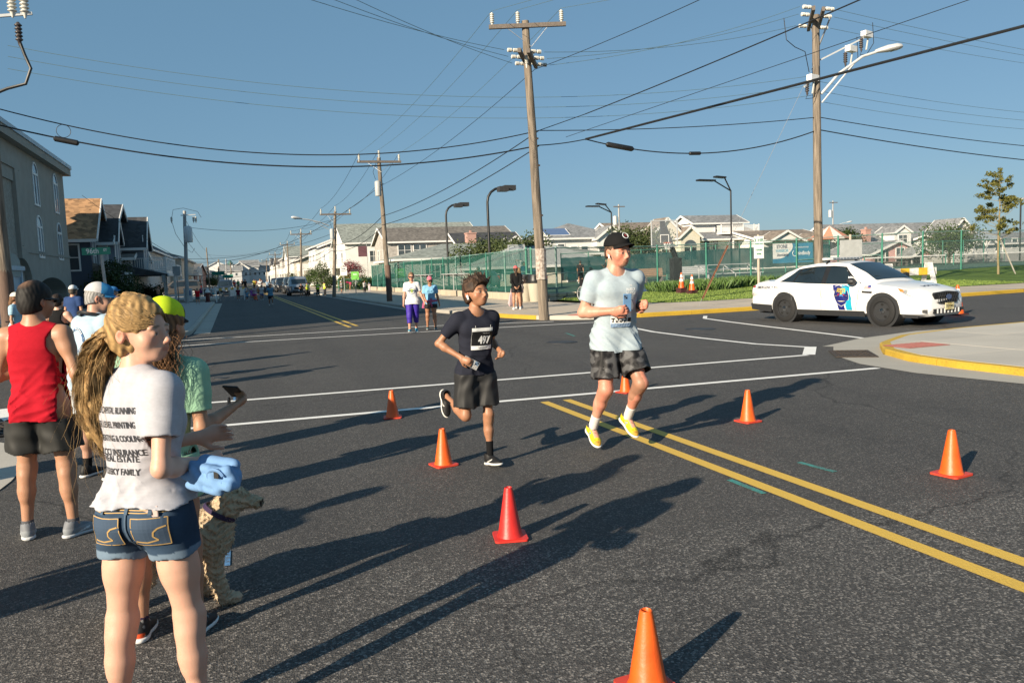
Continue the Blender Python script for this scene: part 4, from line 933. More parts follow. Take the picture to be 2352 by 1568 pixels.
# main crossarm (faces across the road) with three pin insulators, lower double arm turned with the side street
A1=dep(1180,76,25);A2=dep(1297,86,24.6);arm_v=Vector(A2)-Vector(A1)
za=(A1[2]+A2[2])/2-.1;crossarm(P1,za,2.3,rad(-20),-.24,-.05)
ca,sa=math.cos(rad(-20)),math.sin(rad(-20));INS1=[]
for k in(-1.05,-.28,1.02):
 p=(-.24+ca*k,-.05+sa*k,za+.1);insulator(P1,p,(0,0,1),.3,.07);INS1.append(Tp(P1,(p[0],p[1],p[2]+.36)))
zb=za-.95
for off in(-.14,.14):
 crossarm(P1,zb,1.9,rad(62),-.24+off,.0,False)
DE=[]
for k in(-.8,-.05,.75):
 cx_,cy_=-.24+math.cos(rad(62))*k,math.sin(rad(62))*k
 for s in(-1,1):
  for q in range(2):insulator(P1,(cx_+s*(.22+q*.17),cy_,zb+.02),(s,0,0),.13,.06,name='strain_insulator')
  DE.append((s,Tp(P1,(cx_+s*.62,cy_,zb+.02))))
insulator(P1,(.1,.55,zb+.1),(0,0,1),.3,.07);insulator(P1,(-.5,-.55,zb-.3),(0,0,1),.24,.06)
b=MB()
for z in(2.2,3.1,4.6,5.4):b.box((.08-.25*z/9,-.12,z),(.05,.06,.05))
b.build('bolt',RUST,P1)
MB().lathe([(.166,0),(.167,.95)],14,(-.045,.0,1.15),cap=False).build('flyer_remnants',mat('stapled_paper',(0.17,0.12,0.095),.9,.9,13,col2=(0.56,0.50,0.44),detail=8),P1)
# right pole with street lamp and cutouts
P2L=(19.8,23.3,.12);DP2=P2L[0]*.3285+P2L[1]*.9445
H2=dep(1884,60,DP2)[2]
P2=pole('tall wooden utility pole with street lamp behind the police car',P2L,H2,(-.1,0),.16,.12)
for off in(-.2,.2):crossarm(P2,H2-.15,2.6,rad(54),off-.1,0,False,(.1,.14))
for k in(-1,1):MB().bar((.1,.5*k,H2-.2),(0,0,H2-1.1),.04,.04).build('brace',GALV,P2)
DE2=[]
for k in(-1.15,-.3,1.1):
 cx_,cy_=math.cos(rad(54))*k-.1,math.sin(rad(54))*k
 for s in(-1,1):
  for q in range(2):insulator(P2,(cx_+s*(.32+q*.17),cy_,H2-.1),(s,0,0),.13,.065,name='strain_insulator')
  DE2.append((s,Tp(P2,(cx_+s*.74,cy_,H2-.1))))
MB().bar((.1,0,H2-1.5),(1.7,-.3,H2-.75),.05,.05).build('cutout_arm',ALU,P2)
MB().bar((-.1,0,H2-2.1),(-.75,-.2,H2-2.5),.05,.05).build('cutout_arm',ALU,P2)
for(x,y_,z)in((1.6,-.3,H2-.8),(1.0,-.2,H2-1.3),(-.6,-.15,H2-2.35)):
 insulator(P2,(x,y_,z-.3),(0,0,1),.34,.075,mat('dark_insulator',(.06,.05,.05),.4),'cutout');MB().box((x+.25,y_,z+.18),(.45,.2,.2),.3).build('cutout_hood',mat('hood_white',(.75,.75,.74),.5),P2)
 MB().bar((x+.3,y_,z+.05),(x+.22,y_,z-.35),.035,.035).build('fuse_tube',PORC,P2)
 MB().tube([(x+.05,y_,z-.35),(x-.1,y_-.05,z-.55),(x+.25,y_,z-.5),(x+.55,y_,z-.1),(x+.5,y_,z+.6)],.012,5).build('jumper',WIRE,P2,True)
MB().tube([(-1.9,-.6,H2-.4),(-1.8,-.6,H2-1.1),(-1.3,-.4,H2-1.25),(-.8,-.3,H2-1.35),(-.55,-.2,H2-2.0)],.014,5).build('jumper',WIRE,P2,True)
def cobra(t,z,d,L,rise,s=1.0,name='lamp_arm'):
 d=Vector((d[0],d[1],0)).normalized()
 pts=[d*.1+Vector((0,0,z)),d*(L*.35)+Vector((0,0,z+rise*.5)),d*(L*.75)+Vector((0,0,z+rise*.9)),d*L+Vector((0,0,z+rise))]
 MB().tube(pts,.04*s,8).build(name,ALU,t,True)
 MB().tube([d*.12+Vector((0,0,z-.3)),d*(L*.6)+Vector((0,0,z+rise*.72))],.025*s,6).build('lamp_brace',ALU,t,True)
 h=d*(L+.32*s)+Vector((0,0,z+rise+.06));R=Matrix((d,Vector((-d.y,d.x,0)),Vector((0,0,1)))).transposed()@Matrix.Rotation(rad(-8),3,'Y')
 b=MB();n=12
 prof=[(-.38,.05,.06),(-.25,.1,.09),(0,.17,.13),(.25,.18,.13),(.38,.12,.09),(.43,.03,.03)]
 for k,(x,wy,hz)in enumerate(prof):
  for q in range(n):
   a=2*math.pi*q/n;b.v.append(tuple(h+R@Vector((x*s,wy*s*math.cos(a),hz*s*math.sin(a)*(1 if math.sin(a)>0 else.6)))))
 for k in range(len(prof)-1):
  for q in range(n):b.f.append((k*n+q,k*n+(q+1)%n,(k+1)*n+(q+1)%n,(k+1)*n+q))
 b.f+=[tuple(range(n)),tuple((len(prof)-1)*n+q for q in range(n))]
 hd=b.build('lamp_head',ALU,t,True)
 MB().lathe([(.02,-.09),(.12,-.06),(.14,0)],12,tuple(h+d*.1)).build('lens',mat('lens',(.25,.25,.22),.3),hd,True)
zl_=dep(1893,232,DP2)[2];zh_=dep(2025,130,DP2-.5)[2]
cobra(P2,zl_,(.92,-.4),2.0,zh_-zl_-.05,1.15)
# roadside poles receding on the right
P3L=(8.1,43.4,.1);H3=onx(871,368,P3L[0]-.4)[2]
def road_pole(label,px_top,py_top,px_b,py_b,arms=1,tr=False,grp=None):
 g=gp(px_b,py_b,.12);D=g[0]*_f[0]+g[1]*_f[1];top=dep(px_top,py_top,D+.2)
 t=pole(label,(g[0],g[1],.1),top[2],(top[0]-g[0],top[1]-g[1]),.15,.1,group=grp)
 L=(top[0]-g[0],top[1]-g[1]);pts=[]
 if arms:
  crossarm(t,top[2]-.25,2.4,rad(-3),L[0],L[1]-.12)
  for k in(-1.1,.0,1.1):
   insulator(t,(L[0]+k,L[1]-.12,top[2]-.15 if k else top[2]+.05),(0,0,1),.3,.07);pts.append(Tp(t,(L[0]+k,L[1]-.12,top[2]+.2 if k else top[2]+.4)))
 if tr:
  MB().lathe([(.05,0),(.16,.02),(.17,.1),(.17,.75),(.14,.8),(.05,.84)],14,(-.3+L[0]*.8,-.1,top[2]-2.2)).build('transformer',mat('transformer_grey',(.36,.37,.37),.5),t,True)
  MB().tube([(-.3+L[0],0,top[2]-.4),(-.5+L[0],0,top[2]-.9),(-.4+L[0],-.1,top[2]-1.3)],.012,5).build('jumper',WIRE,t,True)
 return t,pts,top
GPOLE='utility poles receding along the right of the road'
P3,W3,T3=road_pole('wooden utility pole left of the white shirted walker',870,366,895,692,tr=True,grp=GPOLE)
cob=P3
P4,W4,T4=road_pole('wooden utility pole by the lawn beside the vested officers',770,488,767,679,tr=True,grp=GPOLE)
cobra(P4,5.4,(-1,-.2),2.2,.5,1.0)
P5,W5,T5=road_pole('farther wooden utility pole above the parked cars',691,535,692,668,grp=GPOLE)
P6,W6,T6=road_pole('distant wooden utility pole left of the parked cars',660,560,664,660,grp=GPOLE)
P7,W7,T7=road_pole('distant thin utility pole nearest the road centre',632,583,634,657,grp=GPOLE)
P8,W8,T8=road_pole('most distant thin utility pole on the right',612,598,613,655,grp=GPOLE)
MB().lathe([(.155,-.05),(.152,2.0)],14,(.0,0,0),cap=False).build('creosote_base',BROWN,P3,True)
def back_pole(label,px,pt,pb,Yd):
 a=ony(px,pt,Yd);t=pole(label,(a[0],Yd,.2),a[2],(0,0),.14,.1,GREYB)
 crossarm(t,a[2]-.3,1.6,0,0,-.12,False);MB().lathe([(.05,0),(.28,.02),(.28,1.1),(.05,1.2)],12,(-.55,0,a[2]-2.6)).build('transformer',ALU,t,True);cobra(t,a[2]-4.2,(1,-.2),2.4,.7,1.2)
GREYB=mat('grey_pole',(0.33,0.33,0.33),.7,.1,6)
back_pole('grey utility pole with transformer above the running man',1421,473,600,92);back_pole('thin grey utility pole behind the right houses',1913,464,600,104)
# left side poles
def left_pole(label,px_t,py_t,px_b,py_b,m,tr=False,arm=False,r=.14):
 g=gp(px_b,py_b,.12);D=g[0]*_f[0]+g[1]*_f[1];top=dep(px_t,py_t,D+.2)
 t=pole(label,(g[0],g[1],.1),top[2],(top[0]-g[0],top[1]-g[1]),r,r*.75,m,group='utility poles along the left of the road')
 if tr:
  MB().lathe([(.05,0),(.26,.02),(.27,.1),(.27,1.0),(.2,1.1),(.05,1.15)],14,(.4,0,top[2]-2.2)).build('transformer',ALU,t,True)
  MB().tube([(-.6,0,top[2]-.6),(-.45,0,top[2]+.05),(.2,0,top[2]+.15),(1.1,0,top[2]-.1),(1.3,0,top[2]-.5)],.014,5).build('jumper',WIRE,t,True)
  MB().bar((0,0,top[2]-.35),(.95,0,top[2]-.3),.06,.06).build('bracket',ALU,t)
  for xx in(-.6,.8,.95):insulator(t,(xx,0,top[2]-.75),(0,0,1),.3,.08,name='cutout')
  MB().tube([(-.6,0,top[2]-.7),(-.4,0,top[2]-1.6),(.1,-.1,top[2]-2.5)],.014,5).build('jumper',WIRE,t,True)
  MB().tube([(.75,0,top[2]-2.6),(.55,0,top[2]-2.9),(.3,-.1,top[2]-2.7)],.014,5).build('jumper',WIRE,t,True)
 if arm:
  MB().bar((0,0,top[2]-.6),(.5,0,top[2]-.2),.05,.05).build('bracket',GALV,t);MB().lathe([(.2,0),(.2,.6)],10,(.3,0,top[2]-1.1)).build('transformer',ALU,t)
 return t,top
GREYP=mat('grey_pole',(0.33,0.33,0.33),.7,.1,6)
PL1,TL1=left_pole('grey utility pole with transformer on the left side',424,488,430,697,GREYP,tr=True,r=.14)
PL2,TL2=left_pole('leaning brown utility pole right of the beige house',474,570,482,664,WOOD)
PL3,TL3=left_pole('grey utility pole between the leafy trees on the left',502,597,502,668,WOOD,arm=True)
PL4,TL4=left_pole('farther grey utility pole on the left with green sign',519,596,521,662,GREYP)
PL5,TL5=left_pole('farthest leaning utility pole on the left with small transformer',529,604,534,660,WOOD,arm=True)
# pole at the left edge: brown butt, cables and cutouts up high
P0L=(-5.02,21.7,.12)
P0=pole('dark wooden utility pole at the left edge behind the crowd',P0L,9.5,(0,0),.16,.11,m=WOOD)
MB().lathe([(.167,-.2),(.168,1.75),(.13,2.1)],14,cap=False).build('creosote_base',BROWN,P0,True)
crossarm(P0,8.3,2.4,rad(0),0,-.1);
for k in(.7,.95):insulator(P0,(k,-.25,7.75),(0,0,1),.4,.1,name='cutout')
MB().bar((0,-.2,7.6),(1.1,-.25,7.75),.06,.06).build('cutout_arm',ALU,P0)
insulator(P0,(.80,-.3,7.1),(0,0,1),.4,.08,mat('dark_insulator',(.06,.05,.05),.4),'cable_head')
MB().tube([(.80,-.3,7.1),(.88,-.3,6.8),(.98,-.3,6.5),(.85,-.3,6.15),(.45,-.2,6.05),(.1,-.15,5.9)],.035,8).build('riser_cable',WIRE,P0,True)
# power wires from the left-edge pole to the corner pole (three high, three mid, two thick telecom)
p1=lambda px,py:dep(px,py,24.6)
for k,(px,py,ex,ey,lb)in enumerate(((355,0,1175,145,'uppermost'),(285,0,1170,138,'middle'),(200,-40,1190,130,'lowest'))):
 a=onx(-60-k*0,-90+k*32,-5.5)if False else None
for k,(ay,ex,ey,lb)in enumerate(((8.9,1186,130,'first'),(9.35,1191,139,'second'),(9.8,1183,146,'third'))):
 tgt=[q for s,q in DE if s<0][k]
 wire((-7.5+k*1.0,13.0,ay),tgt,.55,.007,('highest','middle','lowest')[2-k]+' of three thin power wires across the top left sky',WIREG)
for k,(ya_,yb_)in enumerate(((105,193),(130,214),(158,236))):
 a=onx(18,ya_,-5.4);bq=dep(1895,yb_-10,DP2)
 wire(a,(P2L[0]-.15,P2L[1],bq[2]),1.05,.007,('upper','middle','lower')[k]+' thin wire of the long span passing behind the corner pole',WIREG,40)
for k,(ya_,yb_,sag,r)in enumerate(((250,300,.95,.016),(287,334,.85,.021))):
 a=onx(-4,ya_,-5.4);bq=dep(1238,yb_,24.7)
 wire(a,bq,sag,r,('upper','lower')[k]+' thick telephone cable sagging from the left edge to the corner pole',None,40)
lab=MB()
def sleeve(a,b_,r,label):
 a=Vector(a);b_=Vector(b_);o=MB().tube([a,a.lerp(b_,.06),a.lerp(b_,.94),b_],[r*.5,r,r,r*.5],10).build('cable_splice',BLK,None,True);tag(o,label,'splice')
a=Vector(onx(-4,287,-5.4));bq=Vector(dep(1238,334,24.7))
def onw(a,b_,sag,q):p=Vector(a).lerp(Vector(b_),q);p.z-=4*sag*q*(1-q);return p
sleeve(onw(a,bq,.85,.085)+Vector((0,0,-.03)),onw(a,bq,.85,.125)+Vector((0,0,-.03)),.075,'black cable splice on the left telephone cable')
lp=onw(onx(-4,250,-5.4),dep(1238,300,24.7),.95,.1)
o=MB().tube([lp+Vector((.17*math.sin(k*math.pi/10),0,-.17+.17*math.cos(k*math.pi/10)))for k in range(21)],.008,5).build('cable_loop',WIRE,None,True);tag(o,'small coil of spare cable hanging at the upper left','cable')
# corner pole to the right pole
z_up=dep(1893,275,DP2)[2];z_lo=dep(1893,303,DP2)[2]
wire(dep(1238,300,24.7),(P2L[0],P2L[1],z_up),.12,.014,'upper telephone cable between the corner pole and the right pole')
aq=Vector(dep(1345,320,25.5));
wire(aq,(P2L[0],P2L[1],z_lo),.62,.02,'drooping lower telephone cable between the corner pole and the right pole')
bq=Vector((P2L[0],P2L[1],z_lo))
sleeve(onw(aq,bq,.62,.08),onw(aq,bq,.62,.19),.085,'long black cable splice right of the corner pole');sleeve(onw(aq,bq,.62,.42),onw(aq,bq,.62,.47),.06,'short black cable splice on the drooping cable')
wire(dep(1238,334,24.7),aq,.03,.016,'short cable bundle fixed to the corner pole')
# thick cable from the corner towards the upper right, and two thinner ones (over the camera side)
wire(aq,dep(2440,38,16.0),.0,.036,'thick black cable bundle crossing the sky to the upper right',None,12)
wire(dep(1345,262,25.2),dep(2010,-15,15.5),.04,.016,'thin black cable rising from the corner pole to the upper right',None,12)
wire(dep(1238,300,24.7),dep(1345,262,25.2),.0,.012,'short cable leading off the corner pole')
wire(dep(1300,315,25.0),dep(2250,-8,15.0),.0,.008,'fine wire rising to the top right corner of the sky',None,12)
wire(dep(1228,160,24.7),dep(1620,-6,17),.05,.009,'fine wire from the corner pole to the top centre of the sky',None,12)
for k,s_ in enumerate((-1,0,1)):
 wire(INS1[k],dep((1265,1315,1470)[k],-12,16.5),.0,.006,('left','middle','right')[k]+' thin power wire leaving the top of the corner pole',WIREG,8)
for k in range(3):
 a=[q for s,q in DE if s>0][k];bq=[q for s,q in DE2 if s<0][2-k];wire(a,bq,.25,.007,('near','middle','far')[k]+' thin power wire between the two tall pole tops',WIREG)
 a=[q for s,q in DE2 if s>0][k];wire(a,(55,26+k*.8,9.5+.2*k),.5,.007,('near','middle','far')[k]+' thin power wire running right from the right pole top',WIREG)
for k,z in enumerate((dep(1895,196,DP2)[2],dep(1895,217,DP2)[2],dep(1895,240,DP2)[2])):
 wire((P2L[0],P2L[1],z),(56,28,z+1.1),.9,.007,('upper','middle','lower')[k]+' thin wire sagging right from the shaft of the right pole',WIREG)
wire((P2L[0],P2L[1],z_up),(50,27,6.2),.5,.016,'upper telephone cable running right from the right pole');wire((P2L[0],P2L[1],z_lo),(50,27,5.4),.5,.02,'lower telephone cable running right from the right pole')
# guy wire with its rusty guard
ga=(P2L[0],P2L[1],dep(1886,140,DP2)[2]);gb=gp(1604,704,.13)
wire(ga,gb,0,.007,'straight guy wire slanting down from the right pole',GALV)
RU=mat('rust_guard',(0.16,0.065,0.035),.85,.3,10,bump=.3)
A=Vector(gb).lerp(Vector(ga),.03);B_=Vector(gb).lerp(Vector(ga),.235)
dv=(B_-A).normalized();nx=dv.cross(Vector((0,1,0))).normalized();b=MB()
for s_ in(-1,1):b.bar(A+nx*.03*s_*.5+Vector((0,-.02,0)),B_+nx*.03*s_*.5+Vector((0,-.02,0)),.035,.015,up=nx.cross(dv)+nx*.6*s_)
tag(b.build('guy_guard',RU),'rusty brown guard around the slanting guy wire on the sidewalk','guard')
# spans along the road on the right
spans=[(INS1,W3),(W3,W4),(W4,W5),(W5,W6),(W6,W7),(W7,W8)]
nm=('corner pole','walker side pole','officers pole','parked cars pole','distant pole','thin distant pole')
for j,(u_,v_)in enumerate(spans):
 for k in range(3):wire(u_[k],v_[k],.35+.1*j,.007+.003*j,('left','middle','right')[k]+' thin power wire running up the road from the '+nm[j],WIREG if j==0 else WIRE,14)
zc=lambda t,z:(t.location.x,t.location.y,z)
wire(dep(1238,300,24.7),(P3.location.x-.2,P3.location.y,T3[2]*.60),.3,.016,'upper telephone cable from the corner pole up the road');wire(dep(1238,335,24.7),(P3.location.x-.2,P3.location.y,T3[2]*.54),.3,.016,'lower telephone cable from the corner pole up the road');wire(dep(1228,160,24.7),(P3.location.x-.3,P3.location.y,T3[2]-1.6),.3,.009,'fine wire from the corner pole up the road')
TT=[(P3,T3),(P4,T4),(P5,T5),(P6,T6)]
for j in range(3):
 (a,ta),(c,tc)=TT[j],TT[j+1]
 for k,f in enumerate((.62,.55)):wire(zc(a,ta[2]*f),zc(c,tc[2]*f),.5,.018,('upper','lower')[k]+' telephone cable up the road after the '+nm[j+1])
wire(zc(P3,T3[2]-1.4),(TL1[0],TL1[1],TL1[2]-3.4),1.3,.014,'dark wire sagging across the road to the transformer pole')
for k,(pz,f)in enumerate(((1.0,.9),(3.2,.74),(4.4,.62),(4.8,.57))):
 wire((TL1[0],TL1[1],TL1[2]-pz),zc(P4,T4[2]*f),.5,.013,('first','second','third','fourth')[k]+' wire from the top down between transformer pole and officers pole')
wire((TL1[0],TL1[1],TL1[2]-3.5),(-9,60,7.6),.2,.014,'wire from the transformer pole to the dark blue house')
TLs=[TL1,TL2,TL3,TL4,TL5]
for j in range(4):
 for k,f in enumerate((.93,.7)):wire((TLs[j][0],TLs[j][1],TLs[j][2]*f),(TLs[j+1][0],TLs[j+1][1],TLs[j+1][2]*f),.4,.014,('upper','lower')[k]+' wire along the left poles, span '+('first','second','third','fourth')[j]+' from the transformer')
for j,(c,tc)in enumerate(((P5,T5),(P6,T6),(P7,T7))):
 for k,f in enumerate((.85,.65)):wire((TLs[j+1][0],TLs[j+1][1],TLs[j+1][2]*f),zc(c,tc[2]*f),.8,.016,('upper','lower')[k]+' wire crossing the far road to the '+('parked cars pole','distant pole','thin distant pole')[j])
 # fences
FG=mat('fence_green',(0.035,0.19,0.135),.5,.2,5);FGR=mat('fence_galvanised_green',(0.30,0.36,0.36),.55,.5,4,col2=(0.05,0.21,0.15));LINKM=mat('chain_link_green',(0.05,0.16,0.125),.5,.2,4);LINKG=mat('chain_link_grey',(0.20,0.25,0.24),.5,.15,4)
def chain(A,B,hgt,pitch,r,m,parent,zoff=.05,sag=None):
 """woven wire as two families of straight diagonals between posts A and B"""
 A=np.array(A,float);B=np.array(B,float);d=B-A;L=float(np.hypot(d[0],d[1]));V=[];F=[]
 n=int((L+hgt)/pitch)
 nrm=np.array([-d[1],d[0],0])/L
 for s in(0,1):
  for k in range(n):
   u0=-hgt+k*pitch;z0,z1=0.0,hgt;ua,ub=u0,u0+hgt
   if ua<0:z0=-ua;ua=0
   if ub>L:z1=hgt-(ub-L);ub=L
   if ub-ua<.02:continue
   if s:ua,ub=L-ua,L-ub
   pa=A+d*(ua/L)+np.array([0,0,zoff+z0]);pb=A+d*(ub/L)+np.array([0,0,zoff+z1])
   t=(pb-pa)/np.linalg.norm(pb-pa);w=np.cross(t,nrm)
   i=len(V)
   for p in(pa,pb):
    for a in(0,2.094,4.189):V.append(p+(nrm*math.cos(a)+w*math.sin(a))*r+nrm*(.004 if s else-.004))
   F+=[(i,i+1,i+4,i+3),(i+1,i+2,i+5,i+4),(i+2,i,i+3,i+5)]
 o=obj('chain_link',from_arrays('chain_link',np.array(V),np.array(F)),m,parent);o['kind']='stuff';return o
def fence(label,pts,hgt,rail=FG,postm=FG,link=LINKM,pitch=.055,r=.0022,screen=None,mid=None,postr=.045,every=None,name='chain_link_fence',sc_z=(.1,None),sc_off=.03,topm=None):
 t=empty(name,pts[0],0,label,'fence');o=Vector(pts[0]);Q=[Vector(p)-o for p in pts]
 for i,q in enumerate(Q):
  MB().lathe([(postr,-.25),(postr,hgt),(postr*1.15,hgt),(postr*.9,hgt+.06),(.005,hgt+.075)],10,tuple(q)).build('post',postm if not callable(postm)else postm(i),t,True)
 for i in range(len(Q)-1):
  a,c=Q[i],Q[i+1];u=Vector((0,0,hgt));MB().tube([a+u,c+u],.024,8).build('top_rail',topm or rail,t,True)
  if mid and mid(i):MB().tube([a+Vector((0,0,hgt*.5)),c+Vector((0,0,hgt*.5))],.022,8).build('mid_rail',topm or rail,t,True)
  chain(a,c,hgt-.06,pitch,r,link,t)
  if screen:
   z0=sc_z[0];z1=sc_z[1]or hgt-.05;d=(c-a);n=Vector((-d.y,d.x,0)).normalized()*sc_off
   b=MB();m_=6
   for k in range(m_):
    A_=a+d*(k/m_)+n;B_=a+d*((k+1)/m_)+n;w0=.02*math.sin(k*2.1+i);w1=.02*math.sin((k+1)*2.1+i)
    b.quad(A_+Vector((0,0,z0+w0)),B_+Vector((0,0,z0+w1)),B_+Vector((0,0,z1+w1)),A_+Vector((0,0,z1+w0)))
   b.build('windscreen',screen,t,fix=False)
 return t
SCR=screen_mat('green_windscreen',(0.022,0.11,0.092),.36);SCR2=screen_mat('dark_windscreen',(0.012,0.07,0.072),.93)
ptsA=[(13.25,35.6+3.15*k,.42)for k in range(15)]
fa=fence('long chain link fence with green windscreen along the sidewalk',ptsA,2.1,screen=SCR,postm=lambda i:FGR if i%3==1 else FG,mid=lambda i:i<1,topm=FGR,r=.003)
fb=fence('clear chain link court fence behind the corner lawn',FB,2.36,mid=lambda i:i<2 or i in(6,7),postm=lambda i:FGR if i==1 else FG,topm=FGR,link=LINKG,postr=.05)
# gate bay between the two
fence('narrow green gate bay in the fence behind the woman in the coral cap',[(13.25,35.6,.2),(13.0,34.3,.15),FB[0]],2.36,mid=lambda i:True,postr=.05,topm=FGR)
q0=ony(1290,640,54);q1=ony(1905,612,54)
fence('inner court fence with dark green windscreen',[(q0[0]+(q1[0]-q0[0])*k/11,54,fz(q0[0]+(q1[0]-q0[0])*k/11))for k in range(12)],2.4,screen=SCR2,pitch=.2,r=.003,sc_z=(.45,2.1),sc_off=-.04,postr=.04)
fence('tall green fence at the back of the tennis courts',[(ony(1930+47*k,610,59)[0],59,.35)for k in range(11)],2.4,pitch=.14,r=.003,postr=.04)
fence('low green fence beside the lawn in front of the police wagon',[(13.2,80.2,.1),(10.6,80.2,.1),(9.8,79.0,.1)],1.2,pitch=.1,r=.004,screen=SCR,postr=.03)
# stone blocks under the long fence
BLOCK=concrete('cut_stone',(0.42,0.365,0.28),.2)
sw=empty('stone_wall',(12.95,35,.12),0,'low wall of cut stone blocks under the long green fence','wall');y=0;rr=random.Random(8)
while y<44:
 L_=rr.uniform(1.0,1.5);bl=MB().box((rr.uniform(-.02,.02),y+L_/2,.17+rr.uniform(-.01,.01)),(.36,L_-.03,.36),rr.uniform(-.01,.01)).build('block',BLOCK,sw);bevel(bl,.03,2);y+=L_
sw=empty('stone_wall',(13.3,33.6,.1),0,'short low wall of uneven stones at the fence corner','wall')
xx=0
while xx<3.6:
 for lv in(0,1):
  L_=rr.uniform(.45,.7);bl=MB().box((xx+L_/2+lv*.1,xx*.62+.05*lv,.09+.17*lv),(L_-.02,.3,.16),rad(32)).build('stone',BLOCK,sw);bevel(bl,.03,2)
 xx+=.58
 # banner on the fence
def banner():
 a=Vector(dep(1775,605,45.0));c=Vector(dep(1867,607,45.6));top=dep(1775,560,45.0)[2]-a.z;topR=dep(1867,552,45.6)[2]-c.z
 t=empty('fence_banner',a,0,'blue and white banner hung on the court fence beside the pole','banner')
 d=c-a;d.z=0;L_=d.length;u=d.normalized();n=Vector((u.y,-u.x,0));n=n if n.y<0 else-n;H_=top
 P=lambda s,z,q:u*s+Vector((0,0,z))+n*q
 bm_=MB().extr([P(0,0,0),P(L_,0,0),P(L_,H_,0),P(0,H_,0)],n*.006).build('sheet',mat('banner_blue',(0.03,0.20,0.33),.6,.1,2),t)
 pts=[P(0,H_,.009)]+[P(L_*.48,H_,.009)]+[P(L_*(.48+.03*math.sin(k))*math.cos(k*math.pi/16*1.0)**.6 if k<8 else 0,H_*(1-.78*math.sin(k*math.pi/16)),.009)for k in range(9)]
 MB().poly(pts).build('white_field',mat('banner_white',(.72,.72,.71),.6),t,fix=False)
 NB=mat('banner_navy',(0.02,0.05,0.11),.6);WB=mat('banner_letters',(.75,.76,.76),.6);CB=mat('banner_cyan',(0.10,0.36,0.50),.6)
 text_on(t,'lettering','STONE',.27,P(L_*.23,H_*.83,.012),u,(0,0,1),NB,.008,width=L_*.27);text_on(t,'lettering','HARBOR',.23,P(L_*.23,H_*.62,.012),u,(0,0,1),CB,.006,width=L_*.31);text_on(t,'lettering','bootcamp',.24,P(L_*.25,H_*.42,.014),u,(.1,0,1),NB,.006,shear=.25,width=L_*.29)
 text_on(t,'lettering','mindbody',.3,P(L_*.76,H_*.48,.012),u,(0,0,1),WB,.006,width=L_*.34);text_on(t,'lettering','LEARN MORE & BOOK ON',.1,P(L_*.72,H_*.78,.012),u,(0,0,1),WB,.002,width=L_*.34)
 b=MB();b.tube([P(L_*.55+.16*math.sin(k*math.pi/6+.5),H_*.48+.16*math.cos(k*math.pi/6+.5),.014)for k in range(11)],.022,5);b.build('ring_mark',WB,t,True)
banner()
# lights, hoops, benches on the courts
def lamp_double(label,px,pyb,pyt,Yd,tips):
 """black court light: shaft forking to two flat heads"""
 base=ony(px,pyb,Yd);top=ony(px,pyt,Yd);t=empty('court_light',(base[0],Yd,.3),0,label,'lamp')
 H_=top[2]-.3;MB().tube([(0,0,-.2),(0,0,H_)],[.09,.07],10).build('shaft',BLK,t,True)
 for k,(qx,qy,q2x,q2y)in enumerate(tips):
  A=ony(qx,qy,Yd);B_=ony(q2x,q2y,Yd);a=Vector((A[0]-base[0],0,A[2]-.3));c=Vector((B_[0]-base[0],0,B_[2]-.3))
  MB().tube([(0,0,H_-.05),a],.06,8).build('arm',BLK,t,True)
  MB().bar(a+Vector((.02,0,0)),c,.55,.13,up=(0,0,1)).build('lamp_head',BLK,t)
lamp_double('tall black twin headed court light left of the right pole',1680,560,437,60,((1640,415,1602,414),(1664,408,1642,406)))
lamp_double('shorter black twin headed court light above the running man',1406,560,487,76,((1375,474,1347,474),(1390,470,1370,468)))
def lamp_goose(label,px,pyb,pyt,Yd,tipx,tipy):
 base=ony(px,pyb,Yd);top=ony(px,pyt,Yd);tip=ony(tipx,tipy,Yd);t=empty('court_light',(base[0],Yd,.3),0,label,'lamp')
 H_=top[2]-.3;L_=tip[0]-base[0];R_=.9
 pts=[(0,0,-.2),(0,0,H_-R_)]+[(R_*(1-math.cos(a)),0,H_-R_+R_*math.sin(a))for a in(.4,.8,1.2,1.57)]+[(L_*.62,0,H_)]
 MB().tube(pts,.085,10).build('shaft',BLK,t,True)
 MB().box((L_*.82,0,H_),(L_*.42,.6,.32),0).build('lamp_head',mat('lamp_grey',(.035,.035,.037),.5),t);MB().box((L_*.5,-.5,H_-.12),(L_*.34,.6,.32),0).build('lamp_head',mat('lamp_grey',(.035,.035,.037),.5),t)
lamp_goose('gooseneck black court light above the woman in the coral cap',1125,600,432,50,1180,432)
lamp_goose('farther gooseneck black court light above the running boy',1029,600,470,66,1074,470)
p=ony(2342,600,75);t=empty('court_light',(p[0],75,.3),0,'thin black light pole at the right edge behind the young tree','lamp')
hh=ony(2342,462,75)[2];MB().tube([(0,0,0),(0,0,hh)],.1,8).build('shaft',BLK,t,True);MB().box((.7,0,hh),(1.4,.4,.2)).build('lamp_head',ALU,t)
